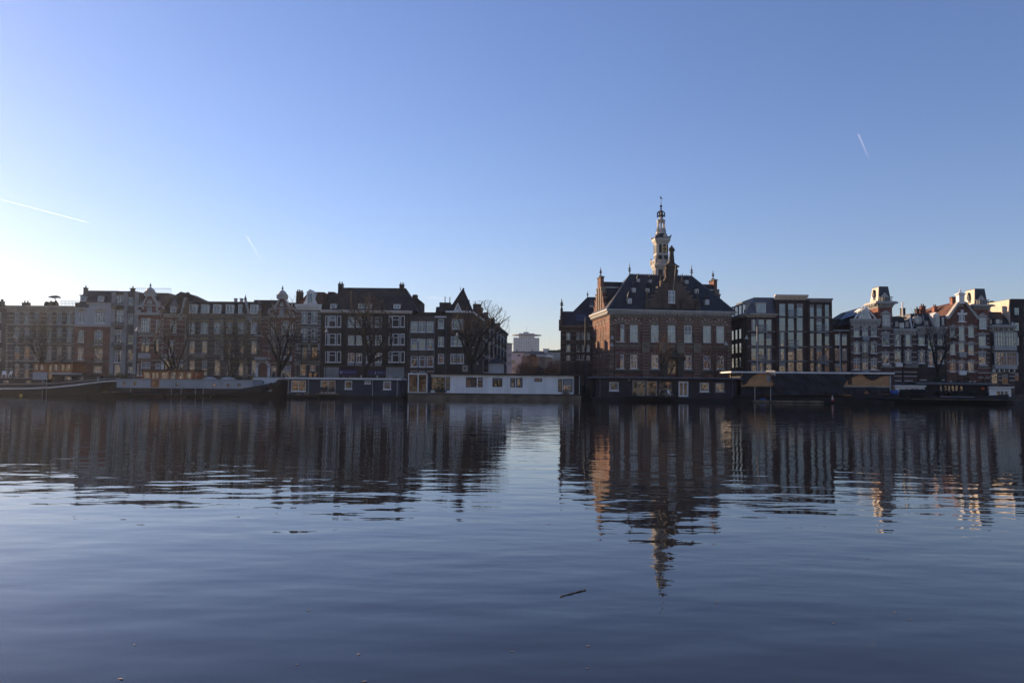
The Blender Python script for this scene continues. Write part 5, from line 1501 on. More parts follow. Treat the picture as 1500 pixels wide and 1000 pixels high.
b.chimney(1398, 434.5, 444, 6.5, 6, 'brick_orange', 0); b.chimney(1353, 448, 456, 6, 9, 'brick_orange', 2); b.chimney(1371, 449, 458, 5, 6, 'brick_orange', 2); b.chimney(1345, 452, 458, 4, 9, 'brick_dark', 1)
b.balcony(1409, 516, 523, 10, 'off_white', .4, True); b.balcony(1409, 543, 549, 10, 'white', .4, True); b.done()

# second tower house and the white bay house
b = banded('tower_house', 'brick tower house with steep capped tower beside the urn topped gable', 1431.8, 1449.5, [1439.3], [(489, 506), (515.5, 533.5)], 10.8, 470, bands=(466, 477, 488, 495, 502, 516, 523, 530, 538, 545, 552), m='brick_hall')
b.win(1439.3, 466, 481.5, 9.5, (2, (.6,)), hole=False, v=-.28, pane='g_sky', ft=.14)
b.block(1433.6, 1445.4, 463, 483, 'off_white', .22); b.outline([(1432, 463.2), (1447.5, 463.2), (1439.6, 458)], -.45, .02, 'off_white', 'pediment')
b.block(1433, 1449, 506.5, 510.5, 'off_white', .4); b.block(1433, 1446, 534, 536.5, 'off_white', .4)
cap_tower(b, 1428.5, 1449.3, 472, 446, 453.5, 1430, 1444.3, 422.3, 3.6); b.done()
b = Bld('town_house', 'white house front with two wide glazed bays under a slate mansard', 'house', 1449.8, 1485.5, YH - 3, 12)
b.grid([1457.5, 1473], [(547, 562)], 9.5, st=(1, (.6,)), fr='yellow_brick', pane='g_warm')
b.wall(M['brick_plum'], 480)
for y in (545.5, 550, 556): b.band(y, y + 1.5, m='off_white')
for y0, y1, ya, gl in ((488, 506.5, 513.5, 'g_sky'), (517, 534, 540.5, 'g_dim')):
    by = MB().box(b.u(1453), b.u(1485), -.9, -.004, b.z(ya), b.z(y1 + .2)).box(b.u(1452.6), b.u(1485.4), -1.0, -.004, b.z(y0 - .3), b.z(y0 - 1.6))
    by.box(b.u(1453), b.u(1485), -.86, -.1, b.z(y1), b.z(y0 - .3), 1)
    for i in range(9):
        x = b.u(1453) + i * (b.u(1485) - b.u(1453)) / 8; by.box(x - (.05 if i % 4 else .14), x + (.05 if i % 4 else .14), -.92, -.861, b.z(y1), b.z(y0 - .3))
    zz = b.z(y0 + (y1 - y0) * .32); by.box(b.u(1453), b.u(1485), -.915, -.861, zz - .05, zz + .05)
    by.build('bay_window', [M['off_white'], M[gl]], b.root, fix=False)
for x in (1454, 1461, 1468, 1475, 1483): b.block(x - .8, x + .8, 540.6, 544.5, 'white', .7)
b.block(1450, 1485, 544.4, 545.3, 'off_white', .3)
b.cornice(476.5, 485, m='off_white', out=1.0)
b.mansard(1449.5, 1484.5, 476.5, 458, 'slate', .1, 1.0, 1.6, .1); b.dormer(1461.5, 467.5, 474.5, 6, .1, 1.6, st=(1, ()), body='off_white')
u = MB(); a, z = b.uz(1483.8, 476.5, 0); a2, z2 = b.uz(1477.5, 458.5, 1.6); u.tube((a, -.02, z), (a2, 1.6, z2), .2, .2, 6); u.build('verge', M['white'], b.root, fix=False)
for x in (1452, 1467): MB().box(b.u(x) , b.u(x + 3.5), .3, .42, b.z(476), b.z(468.5, v=.4)).build('roof_light', M['solar'], b.root, fix=False)
b.done()
b = Bld('apartment_block', 'dark grey brick modern block at the frame edge with sunlit blank flank', 'apartment block', 1481, 1540, YH - 2.8, 13)
b.grid([1490, 1504, 1518], [(450, 461.5), (472, 484.5), (493, 506), (516, 536), (545, 558)], 8, st=(1, (.25,)), fr='frame_dark', pane=None, ft=.07)
b.wall(M['brick_dark'], 438.5); b.block(1480.5, 1540, 437.7, 439, 'bitumen', .1)
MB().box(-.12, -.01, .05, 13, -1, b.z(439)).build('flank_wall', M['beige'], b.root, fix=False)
mb = MB()
for i in range(9): mb.blob((-4 + i * .9, 9 + rnd.random(), b.z(439) + .15), (.7, .6, .4 + .5 * rnd.random()))
mb.build('roof_planting', M['leaf_dark'], b.root)
b.done()
# ------------------------------------------------------------------ boats
YB = 120.0
class Boat(Bld):
    """same measuring as a building; z = 0 is the water"""
    def __init__(s, name, label, cat, x0, x1, Y=YB, depth=5.0, **k):
        super().__init__(name, label, cat, x0, x1, Y, depth, base=0.0, **k)
    def house(s, x0, x1, y0, y1, m, name='wall', depth=None, v=0.0):
        return s.wall(M[m], 0, name=name, u0=s.u(x0), u1=s.u(x1), z0=s.z(y1), z1=s.z(y0), depth=depth or s.depth, v=v)
    def slab(s, name, x0, x1, y0, y1, m, out=.3, back=None):
        return MB().box(s.u(x0), s.u(x1), -out, (s.depth if back is None else back) + .3, s.z(y1), s.z(y0)).build(name, M[m], s.root, fix=False)

def hull_mesh(b, st, m, name='hull', half=2.3, low=-.7, yc=2.4):
    """st: (u, sheer z, beam factor, foot shift) stations from end to end"""
    mb = MB(); ring = []
    for (u, z, w, sh) in st:
        prof = [(-half * w, z), (-half * w * 1.02, z * .55), (-half * w * .9, .05), (-half * w * .55, low), (half * w * .55, low), (half * w * .9, .05), (half * w * 1.02, z * .55), (half * w, z)]
        n = len(mb.v)
        for k, (y, zz) in enumerate(prof):
            t = 1 - max(0, min(1, (zz - low) / max(.01, z - low)))
            mb.v.append((u + sh * t, yc + y, zz))
        ring.append(n)
    for a, c in zip(ring, ring[1:]):
        for k in range(7): mb.f.append((a + k, a + k + 1, c + k + 1, c + k)); mb.m.append(0)
        mb.f.append((a, c, c + 7, a + 7)); mb.m.append(0)
    mb.f.append(tuple(range(ring[0], ring[0] + 8))); mb.m.append(0)
    mb.f.append(tuple(range(ring[-1], ring[-1] + 8))); mb.m.append(0)
    return mb.build(name, M[m], b.root, smooth=False)

def planter(px, py0, Y, w, h, label, m='leaf_dark'):
    o = at(px, py0, Y)
    t = tag(empty('potted_plant', o), label, 'potted plant')
    MB().frustum(-w*.35, w*.35, -w*.3, w*.3, 0, -w*.45, w*.45, -w*.35, w*.35, h*.35).build('pot', M['pot'], t)
    mb = MB(); rr = random.Random(px)
    for i in range(60):
        c = Vector((rr.gauss(0, w*.3), rr.gauss(0, w*.25), h*.35 + abs(rr.gauss(h*.25, h*.2))))
        a, b_ = Vector((rr.uniform(-1, 1), rr.uniform(-1, 1), rr.uniform(-.4, 1))).normalized() * .09, Vector((rr.uniform(-1, 1), rr.uniform(-1, 1), rr.uniform(-1, 1))).normalized() * .05
        mb.poly([c - a, c + b_, c + a, c - b_])
    mb.build('foliage', M[m], t, fix=False)
    return t

def chair(px, py, Y, m, label, rz=0):
    o = at(px, py, Y); t = tag(empty('deck_chair', o, rz), label, 'chair')
    MB().box(-.26, .26, -.25, .25, .40, .46).build('seat', M[m], t, fix=False)
    MB().hexa([(-.26, .2, .46), (.26, .2, .46), (.26, .25, .46), (-.26, .25, .46), (-.26, .36, .98), (.26, .36, .98), (.26, .41, .98), (-.26, .41, .98)]).build('backrest', M[m], t, fix=False)
    for x in (-.24, .2):
        for y in (-.24, .2): MB().box(x, x + .04, y, y + .04, 0, .4).build('leg', M[m], t, fix=False)
    return t

# ---- barge with white stripe
b = Boat('barge', 'black barge with white sweep stripe and varnished wheelhouse', 'barge', -40, 163, depth=5)
b.p0.y = YB
SH = [(-40, 566.5), (0, 565), (40, 564.5), (70, 563.5), (100, 561), (130, 557.5), (150, 555), (163, 554)]
st = []
for i, (x, y) in enumerate(SH):
    w = 1.0 if x < 110 else {130: .86, 150: .5, 163: .06}[x]
    u, z = b.uz(x, y); st.append((u, z + .35, w, -3.2 if x == 163 else (-2.0 if x == 150 else (-.8 if x == 130 else 0))))
hull = hull_mesh(b, st, 'hull_black')
def cv(x, P):
    for (x0, y0), (x1, y1) in zip(P, P[1:]):
        if x0 <= x <= x1: return y0 + (y1 - y0) * (x - x0) / (x1 - x0)
    return P[-1][1]
def stripe(pts, h, m, name, off, half=2.3, yc=2.4):
    mb = MB()
    fac = lambda x: cv(x, [(-40, 1), (110, 1), (130, .86), (150, .5), (163, .07)])
    for (x0, y0), (x1, y1) in zip(pts, pts[1:]):
        ua, za = b.uz(x0, y0); ub, zb = b.uz(x1, y1)
        ya, yb = yc - half * 1.025 * fac(x0) - off, yc - half * 1.025 * fac(x1) - off
        mb.hexa([(ua, ya, za - h), (ub, yb, zb - h), (ub, yb + .12, zb - h), (ua, ya + .12, za - h), (ua, ya, za), (ub, yb, zb), (ub, yb + .12, zb), (ua, ya + .12, za)])
    mb.build(name, M[m], hull, fix=False)
xs_ = list(range(-40, 164, 7)) + [163]
stripe([(x, cv(x, [(-40, 569.5), (0, 568.2), (40, 567.8), (70, 566.6), (100, 564), (130, 560), (150, 557), (163, 556.2)])) for x in xs_], .20, 'white', 'stripe', .05)
stripe([(x, cv(x, [(-40, 562.5), (0, 562), (40, 561.6), (70, 561), (100, 559), (130, 556), (150, 554), (163, 553.2)])) for x in xs_], .09, 'off_white', 'rubbing_strake', .03)
b.holes.clear()
for x in (8, 42): b.win(x, 557, 561.5, 9, (1, ()), pane='g_dim', fr='cream', sill=False, ft=.05, v=.8)
b.house(-40, 63.5, 554.3, 565, 'hull_black', 'cabin', 3.6, v=.8)
b.slab('cabin_roof', -40, 64, 553.6, 554.4, 'zinc', -.7, 3.6)
b.holes.clear()
for x, w in ((79, 2), (99.5, 11.5), (119, 6)): b.win(x, 551, 556.2, w, (1, ()), pane='g_sky', fr='cream', sill=False, ft=.06, v=.9)
b.house(74, 136, 548, 561, 'hull_black', 'fore_cabin', 3.4, v=.9); b.slab('hatch_roof', 75, 105, 545.2, 548, 'boat_grey', -.3, 3.0)
b.holes.clear()
xw = [(52.5, 7.5), (61, 8.5), (81.5, 9), (91.5, 6), (99, 8)]
for x, w in xw: b.win(x, 533, 543.4, w, (1, ()), fr='wood', pane='g_warm', sill=False, ft=.1, v=.5)
b.win(73, 533, 555, 7, (1, (.55,)), fr='wood', pane='g_warm', sill=False, ft=.14, door=True, v=.5)
b.house(47, 105.5, 531.5, 545.3, 'wood', 'wheelhouse', 4.2, v=.5); b.slab('wheelhouse_roof', 46, 107.5, 530, 531.6, 'hull_black', -.2, 4.2)
MB().box(b.u(47.2), b.u(67.8), .45, 3.8, b.z(556), b.z(545)).build('wheelhouse_base', M['boat_grey'], b.root, fix=False)
ld = MB()
for x in (65.5, 71.5): u = b.u(x); ld.box(u - .03, u + .03, -.16, -.08, -.3, b.z(556))
for y in (559, 562, 565, 568.5): ld.box(b.u(65.5), b.u(71.5), -.15, -.09, b.z(y) - .03, b.z(y) + .03)
ld.build('ladder', M['plaster'], b.root, fix=False)
bo = MB()
for x, y in ((60.5, 561.5), (142, 554.5)): u, z = b.uz(x, y); bo.lathe(u, .35, [(.13, z - .5), (.12, z + .1), (.2, z + .16), (.2, z + .22)], 8)
bo.build('bollard', M['off_white'], b.root)
b.done()
chair(5.5, 552.5, YB + 1.2, 'white', 'white garden chair on the cabin roof of the striped barge, nearer its stern', .5)
chair(13, 552.5, YB + 1.4, 'white', 'white garden chair on the cabin roof of the striped barge, nearer its wheelhouse', -.4)
o = at(31, 577, YB - 1.2); tag(MB().lathe(0, 0, [(.02, -.2), (.2, -.08), (.22, .08), (.15, .2), (.05, .25), (.04, .3)], 12).build('mooring_buoy', M['yellow'], None, True), 'yellow mooring buoy floating before the striped barge', 'buoy').location = (o.x, o.y, 0)

# ---- low rowing boat
def row_boat(x0, x1, zt, m, label, Y, group=None):
    b = Boat('rowing_boat', label, 'rowing boat', x0, x1, Y, 2)
    W = b.W
    st = [(0, zt * 1.25, .1, .5), (W * .12, zt * 1.1, .6, .2), (W * .3, zt, .95, 0), (W * .7, zt, 1, 0), (W, zt * 1.05, .8, -.1)]
    hull_mesh(b, st, m, half=.85, low=-.25, yc=.8)
    MB().box(W * .2, W, -.08, 1.68, zt + .002, zt + .07).build('cover', M['tarp'], b.root, fix=False)
    for k in (.35, .6): MB().box(W * k, W * k + .25, .1, 1.5, zt + .071, zt + .14).build('thwart', M['ply'], b.root, fix=False)
row_boat(131, 189, .55, 'hull_green', 'long low dark rowing boat moored between striped barge and grey barge', YB - 2.2)
row_boat(419, 466, .5, 'hull_green', 'small covered rowing boat lying before the slate blue houseboat', YB - 2.0)

# ---- grey cabin barge
b = Boat('barge', 'barge with long blue grey cabin, portholes and a glazed varnished deckhouse', 'barge', 172, 415, YB + .6, 5)
SH = [(172, 573), (200, 574.5), (260, 574.5), (310, 573), (350, 569.5), (380, 564.5), (400, 560), (411, 556.5), (416, 557.5)]
st = []
for x, y in SH:
    w = {172: .6, 400: .7, 411: .3, 416: .1}.get(x, 1.0); u, z = b.uz(x, y); st.append((u, z, w, -.4 if x == 416 else 0))
hull = hull_mesh(b, st, 'hull_black', half=2.5, yc=2.4)
b.holes.clear()
for x in (181.5, 197.5): b.win(x, 558.5, 565, 5, (2, ()), fr='ply', pane='g_dim', sill=False, ft=.06)
b.win(227, 554.5, 567, 12.5, (2, ()), fr='wood', pane='g_warm', door=True, sill=False, ft=.34)
b.house(173, 372, 556, 568.8, 'boat_grey', 'cabin', 4.4)
b.slab('cabin_roof', 172, 373, 555.4, 556.1, 'zinc', .12, 4.4)
for x, y in ((259.5, 563), (314, 563.8), (334.6, 564), (350.5, 564)):
    u, z = b.uz(x, y); o = MB()
    for i in range(14):
        t0, t1 = i * math.pi / 7, (i + 1) * math.pi / 7
        o.prism([(u + r * math.cos(t), z + r * math.sin(t)) for r, t in ((.2, t0), (.2, t1), (.28, t1), (.28, t0))], -.06, .01)
    o.prism([(u + .2 * math.cos(i * math.pi / 7), z + .2 * math.sin(i * math.pi / 7)) for i in range(14)], -.02, .01, 1)
    o.build('porthole', [M['lead'], M['g_dark']], b.root, fix=False)
b.holes.clear()
for x, w in ((215, 11), (240.5, 11), (253.5, 10.5), (264.5, 8.5), (276, 9)): b.win(x, 544.2, 555.2, w, (1, ()), fr='wood', pane='g_dim', sill=False, ft=.1, v=.3)
b.win(227, 544.2, 555.3, 12, (2, ()), fr='wood', pane='g_dim', sill=False, ft=.13, v=.3)
b.house(208.5, 285, 543.5, 555.9, 'wood', 'deckhouse', 4, v=.3); b.slab('deckhouse_roof', 206.5, 287.5, 541.6, 543.5, 'door_dark', 0, 4.2)
for x in (300, 328):
    u = b.u(x); z = b.z(555.8); MB().lathe(u, 2.2, [(1.15, z), (1.1, z + .12), (.8, z + .32), (.4, z + .42), (.05, z + .45)], 14).build('dome_light', M['off_white'], b.root, True)
for x, y0 in ((198, 560), (257, 550), (271, 558), (292, 545), (303, 558)):
    u = b.u(x); MB().tube((u, -.9, .2), (u, -.9, b.z(y0)), .05, .05, 6, 0, True).build('mooring_pole', M['off_white'], b.root, fix=False)
dk = MB().box(b.u(248), b.u(318), -1.5, -.3, .25, .42); 
for x in (250, 265, 280, 300, 316): dk.box(b.u(x) - .06, b.u(x) + .06, -1.45, -1.3, -.5, .25)
dk.build('side_deck', M['hull_green'], b.root, fix=False)
rr = random.Random(4); fe = MB()
for i in range(90):
    x = 388 + 24 * rr.random(); t = (x - 388) / 24
    u, z = b.uz(x, 567 - 10 * t + 6 * rr.random()); fe.blob((u, -.1 - .5 * rr.random(), z), (.16 + .2 * rr.random(), .2, .14 + .2 * rr.random()), 0, 6, 4)
fe.build('bow_fender', M['hull_black'], b.root)
u, z = b.uz(396.5, 571.2); MB().prism([(u + .25 * math.cos(t * .5236), z + .25 * math.sin(t * .5236)) for t in range(12)], -.5, -.2).build('bow_badge', M['boat_grey'], b.root)
b.done()
o = at(288, 553.2, YB + 1.5); t = tag(empty('buoy', o), 'orange buoy lying on the roof of the grey cabin barge', 'buoy'); MB().blob((0, 0, .35), .38).build('float', M['orange'], t, True); MB().lathe(.3, 0, [(.12, .1), (.12, .25), (.5, .3), (.1, .34)], 8).build('collar', M['orange'], t)
# white hut behind the bow
b = Boat('garden_hut', 'white flat roofed hut standing on the quay behind the grey barge bow', 'hut', 372, 409, YB + 6.4, 1.5)
b.win(384, 557.5, 563, 6, (2, ()), pane='g_dim', sill=False, ft=.06)
b.house(372, 409, 552.8, 568, 'white'); b.slab('roof', 371.5, 409.5, 552, 552.9, 'zinc', .1); b.done()

# ---- slate blue houseboat
b = Boat('houseboat', 'slate blue houseboat with white roof edge and white framed windows', 'houseboat', 423, 587, YB, 5.5)
b.win(437.3, 556.8, 573, 21.5, (2, ()), fr='white', pane='g_warm', ft=.12); b.win(480.3, 557, 575.5, 22, (2, ()), fr='white', pane='g_warm', ft=.12, door=True)
b.win(510.3, 557.5, 569.8, 11, (1, ()), pane='g_dark', ft=.16); b.win(538.5, 557.5, 561.8, 9, (2, ()), pane='g_dim', ft=.11); b.win(567, 558, 570.3, 11.6, (1, ()), pane='g_dim', ft=.16)
b.house(423, 587, 555.5, 579.5, 'boat_blue')
b.slab('roof', 419.5, 589, 553.2, 555.6, 'white', .35); b.slab('hull', 421, 592, 579.2, 590, 'hull_green', .45)
for x in (424, 453.5, 547, 583): u = b.u(x); MB().tube((u, -.08, .35), (u, -.08, b.z(555.6)), .055, .055, 6).build('downpipe', M['off_white'], b.root, fix=False)
b.slab('terrace', 466, 500, 576.2, 578, 'hull_conc', 1.2, -.6)
for x in (528.5, 552, 571.5):
    u = b.u(x); z = b.z(553.2); MB().lathe(u, .9, [(.09, z), (.09, z + .25), (.16, z + .27), (.16, z + .36), (.02, z + .42)], 8).build('roof_vent', M['off_white'], b.root)
MB().box(b.u(587.1), b.u(594), .4, 5, b.z(578), b.z(556.5)).build('porch', M['boat_blue'], b.root, fix=False)
b.done()
for px, lab, rz in ((472, 'dark deck chair by the wide window of the blue houseboat, at the row end', .4), (477, 'dark deck chair in the middle of the row before the blue houseboat doors', 0), (484, 'dark deck chair nearest the white door post on the blue houseboat terrace', -.5)):
    chair(px, 576.4, YB - .7, 'frame_dark', lab, rz)

# ---- white houseboat
b = Boat('houseboat', 'long white rendered houseboat with dark framed windows on a stained hull', 'houseboat', 628, 841, YB, 6)
for x, y0, y1, w, st_ in ((641.5, 552, 571.5, 21, (1, ())), (656, 552, 571.5, 6.5, (1, (.75,))), (690.5, 552.5, 567, 16, (1, (.78,))), (703.5, 552.5, 567, 7, (1, ())), (728.5, 553.5, 566.5, 14.5, (2, ())), (751, 553.5, 567.3, 7, (1, (.75,))), (760.5, 553.5, 567.3, 10, (1, ())), (788.5, 554, 558.9, 11.5, (2, ())), (820.5, 554.8, 573.6, 6, (1, (.75,))), (831.6, 554.8, 573.6, 14.2, (1, ()))):
    b.win(x, y0, y1, w, st_, fr='frame_dark', pane=b.r.choice(['g_dim', 'g_dark', 'g_warm', 'g_dim']), ft=.11, sill=False)
b.house(628, 840, 549, 577, 'boat_white')
b.slab('roof', 627, 850.5, 546.8, 549.1, 'frame_dark', .45); b.slab('hull', 599, 851.5, 577.8, 592, 'hull_conc', .25); b.slab('deck_edge', 598.5, 852, 576.4, 577.9, 'frame_dark', .35)
p = MB()
for x in (599.4, 613.5, 626.3): u = b.u(x); p.box(u - .09, u + .09, -.12, .02, b.z(576.4), b.z(548.6))
p.box(b.u(598.6), b.u(627.2), -.13, 3, b.z(549.6), b.z(547.6)); p.box(b.u(599), b.u(627), -.11, .02, b.z(576.3), b.z(575.2)); p.box(b.u(599.5), b.u(626), -.05, -.01, b.z(575.2), b.z(549.6), 1)
p.box(b.u(599.3), b.u(599.8), 0.0, 3, b.z(576), b.z(549.6), 1)
p.build('glazed_porch', [M['white'], M['g_dark']], b.root, fix=False)
MB().box(b.u(628.2) - .2, b.u(632), -.03, -.005, b.z(576), b.z(549.2)).build('porch_door', M['boat_blue'], b.root, fix=False)
MB().box(b.u(840.2), b.u(849.5), 1.2, 5, b.z(577), b.z(549.1)).build('end_porch', M['frame_dark'], b.root, fix=False)
p = MB()
for x in (840.8, 849): u = b.u(x); p.box(u - .05, u + .05, .0, .1, b.z(577), b.z(549.1))
p.build('porch_post', M['off_white'], b.root, fix=False)
b.done()
planter(642, 574.5, YB - .35, 1.2, .9, 'leafy planter under the widest window of the white houseboat'); planter(649, 574.5, YB - .35, 1.1, .8, 'second leafy planter under the widest window of the white houseboat')
planter(829, 576.6, YB - .3, 1.3, .5, 'low planter under the end window of the white houseboat')

# ---- plum houseboat
b = Boat('houseboat', 'dark plum boarded houseboat with white framed openings and terrace before the hall', 'houseboat', 873, 1077, YB, 6)
b.win(899.5, 559.3, 572.2, 14, (1, ()), pane='g_dim', ft=.14)
for x, w in ((936, 19.5), (954.8, 16), (975, 21)): b.win(x, 558.3, 579.5, w, (1, ()), fr='off_white' if x < 970 else 'frame_dark', pane='g_warm' if x < 970 else 'g_dim', ft=.1, sill=False, door=True)
b.win(1001.3, 558.3, 581, 14.8, (2, ()), fr='white', pane='g_warm', ft=.24, sill=False, door=True)
b.win(1032, 560.2, 573.6, 13.6, (1, ()), pane='g_dim', ft=.14); b.win(1054.6, 560.4, 573.8, 13.6, (1, ()), pane='g_dim', ft=.14, fr='off_white')
b.house(873, 1077, 554.5, 583.3, 'boat_plum')
b.slab('roof', 866, 1086, 552.2, 554.4, 'lead', .55); b.slab('hull', 868, 1081, 583, 595, 'hull_black', .35)
MB().box(b.u(925.8), b.u(948.5), -.14, .0, b.z(558.3), b.z(557.2)).build('awning_box', M['cream'], b.root, fix=False)
for x in (879, 1072): u = b.u(x); MB().tube((u, -.08, .2), (u, -.08, b.z(554)), .06, .06, 6).build('downpipe', M['lead'], b.root, fix=False)
u, z = b.uz(921.5, 556.5); MB().box(u - .09, u + .09, -.16, -.005, z - .1, z + .1).build('wall_light', M['cream'], b.root, fix=False)
b.slab('terrace', 918, 990, 580.3, 583.5, 'hull_green', 1.5, -.9)
MB().hexa([(b.u(1077.1), .5, .1), (b.u(1081), .5, .1), (b.u(1081), 5, .1), (b.u(1077.1), 5, .1), (b.u(1077.1), .5, b.z(554.5)), (b.u(1081), .5, b.z(554.5)), (b.u(1081), 5, b.z(554.5)), (b.u(1077.1), 5, b.z(554.5))]).build('porch', M['frame_dark'], b.root, fix=False)
b.done()
chair(969.5, 580.6, YB - .9, 'frame_dark', 'dark deck chair facing the white chair on the plum houseboat terrace', -.9)
chair(981.5, 580.6, YB - .9, 'white', 'white deck chair on the terrace of the plum houseboat', .7)
o = at(975.5, 580.5, YB - 1.0); t = tag(empty('garden_table', o), 'small round white table between the chairs on the plum houseboat terrace', 'table'); MB().lathe(0, 0, [(.38, .66), (.38, .7)], 12).build('table_top', M['off_white'], t); MB().lathe(0, 0, [(.22, 0), (.2, .03), (.035, .06), (.035, .66)], 8).build('leg', M['off_white'], t)
for x, h, lab in ((921, 1.0, 'tall narrow planter at the open end of the plum houseboat terrace'), (930, .8, 'round potted shrub before the glass doors of the plum houseboat'), (957, .9, 'potted shrub between the glass doors and the chairs on the plum houseboat'), (987, .7, 'low potted shrub beside the white door of the plum houseboat')): planter(x, 581, YB - .8, .75, h, lab)

_n, _l = M['tarp_lit'].node_tree.nodes, M['tarp_lit'].node_tree.links
_t = _n.new('ShaderNodeBsdfTranslucent'); _t.inputs[0].default_value = (.8, .78, .7, 1)
_x = _n.new('ShaderNodeMixShader'); _x.inputs[0].default_value = .55
_l.new(_n['Principled BSDF'].outputs[0], _x.inputs[1]); _l.new(_t.outputs[0], _x.inputs[2]); _l.new(_x.outputs[0], _n['Material Output'].inputs['Surface'])
# ---- tarpaulin covered houseboat under repair
b = Boat('houseboat', 'plywood houseboat under repair wrapped in dark tarpaulin with white roof edge', 'houseboat', 1085, 1303, YB, 6)
b.house(1085, 1303, 546, 579, 'ply')
ro = MB().hexa([(b.u(1070), -.4, b.z(545.8, 1070)), (b.u(1308), -.4, b.z(548, 1308)), (b.u(1308), 6.2, b.z(548, 1308)), (b.u(1070), 6.2, b.z(545.8, 1070)), (b.u(1070), -.4, b.z(543.6, 1070)), (b.u(1308), -.4, b.z(545.6, 1308)), (b.u(1308), 6.2, b.z(545.6, 1308)), (b.u(1070), 6.2, b.z(543.6, 1070))])
ro.build('roof', M['white'], b.root, fix=False)
MB().box(b.u(1085) - .1, b.u(1085) - .01, -.12, 5.5, b.z(580), b.z(546.5)).build('added_end_sheet', M['tarp'], b.root, fix=False)  # dark sheet added to hide the sunlit plywood end
b.slab('hull', 1072, 1306, 581, 594, 'hull_green', .5); MB().box(b.u(1100), b.u(1200), -1.6, -.55, .05, .35).build('work_raft', M['hull_conc'], b.root, fix=False)
MB().box(b.u(1235), b.u(1302), -.12, -.02, b.z(566.8), b.z(564.2)).build('plywood_rail', M['cream'], b.root, fix=False)
MB().box(b.u(1241.5), b.u(1247), -.06, -.01, b.z(562.5), b.z(553)).build('window', M['door_dark'], b.root, fix=False)
MB().box(b.u(1122.5), b.u(1128.5), -.07, -.01, b.z(560), b.z(549)).build('window', M['plaster'], b.root, fix=False)
MB().box(b.u(1301.8), b.u(1303.6), -.14, .0, b.z(577), b.z(548)).build('corner_post', M['off_white'], b.root, fix=False)
def inside(p, poly):
    r_ = False; x, y = p
    for (x0, y0), (x1, y1) in zip(poly, poly[1:] + poly[:1]):
        if (y0 > y) != (y1 > y) and x < (x1 - x0) * (y - y0) / (y1 - y0) + x0: r_ = not r_
    return r_
def sheet(poly, m, v, amp, name, step=1.0, seed=0.0, fold=1.0, parent=None):
    """a hanging sheet with folds, cut to an irregular outline"""
    xs = [p[0] for p in poly]; ys = [p[1] for p in poly]
    nx, ny = int((max(xs) - min(xs)) / step), int((max(ys) - min(ys)) / step)
    idx = {}; mb = MB()
    def V(i, j):
        if (i, j) not in idx:
            x, y = min(xs) + i * step, min(ys) + j * step
            u, z = b.uz(x, y)
            w = noise.noise(Vector((u * .55 * fold + z * .35, z * .9, seed))) + .5 * noise.noise(Vector((u * 1.7 + z * 1.2, z * .7, seed + 7))) + .3 * abs(noise.noise(Vector((u * 2.5 - z * 2, z * 2.6, seed + 3))))
            idx[(i, j)] = len(mb.v); mb.v.append((u, v - amp * (.6 + w), z))
        return idx[(i, j)]
    for i in range(nx):
        for j in range(ny):
            c = (min(xs) + (i + .5) * step, min(ys) + (j + .5) * step)
            if inside(c, poly): mb.f.append((V(i, j), V(i + 1, j), V(i + 1, j + 1), V(i, j + 1))); mb.m.append(0)
    o = mb.build(name, M[m], parent or b.root, smooth=True)
    o.modifiers.new('thick', 'SOLIDIFY').thickness = .02
    return o
sheet([(1088, 546), (1112, 546), (1103, 550), (1097, 555), (1093, 562), (1088, 564), (1085, 556)], 'tarp', -.12, .10, 'tarpaulin', .6, 1)
sheet([(1132, 546.5), (1262, 547.5), (1252, 550), (1243, 554), (1237, 560), (1233.5, 567), (1234, 579), (1110, 578.5), (1103, 568), (1110, 566.5), (1130, 566), (1134, 562), (1129, 553)], 'tarp', -.2, .22, 'tarpaulin', .6, 2)
sheet([(1262, 547.5), (1304, 548), (1304, 549.6), (1295, 550.5), (1289, 551.5), (1282, 556), (1277, 557), (1270, 553.5)], 'tarp', -.12, .10, 'tarpaulin', .6, 3)
sheet([(1234, 566.8), (1302, 567.2), (1301.5, 576), (1274, 576.5), (1269, 571), (1266.5, 571), (1264, 578), (1236, 578)], 'tarp', -.2, .15, 'tarpaulin', .6, 4)
sheet([(1085, 566), (1134, 565.5), (1118, 579), (1085, 580)], 'tarp', -.15, .12, 'tarpaulin', .6, 5)
sheet([(1119.5, 542.3), (1134, 542.6), (1134, 551), (1128, 547.5), (1123, 546)], 'tarp_lit', -.48, .12, 'plastic_sheet', .5, 6)
for x in (1102.5, 1125.5): u = b.u(x); MB().tube((u, -.9, .1), (u, -.9, b.z(567)), .06, .06, 6).build('scaffold_pole', M['off_white'], b.root, fix=False)
MB().box(b.u(1091), b.u(1134), -1.0, -.3, b.z(567.3), b.z(566.5)).build('scaffold_board', M['hull_conc'], b.root, fix=False)
b.done()
o = at(1219.5, 588.5, YB - 1.3); t = tag(empty('traffic_cone', (o.x, o.y, .36)), 'small red and white traffic cone on the raft before the tarpaulin houseboat', 'traffic cone')
MB().box(-.26, .26, -.26, .26, 0, .05).build('cone_base', M['red'], t, fix=False)
MB().lathe(0, 0, [(.2, .051), (.16, .25)], 10).build('cone', M['red'], t); MB().lathe(0, 0, [(.16, .251), (.115, .45)], 10).build('band', M['white'], t); MB().lathe(0, 0, [(.115, .451), (.09, .58)], 10).build('cone', M['red'], t); MB().lathe(0, 0, [(.09, .581), (.04, .82), (.03, .84)], 10).build('band', M['white'], t)
o = at(1117, 585.5, YB - 1.2); c = MB()
for i in range(14): c.blob((rnd.uniform(-.35, .35), rnd.uniform(-.2, .2), .08 + .1 * rnd.random()), (.22, .16, .12), 0, 7, 4)
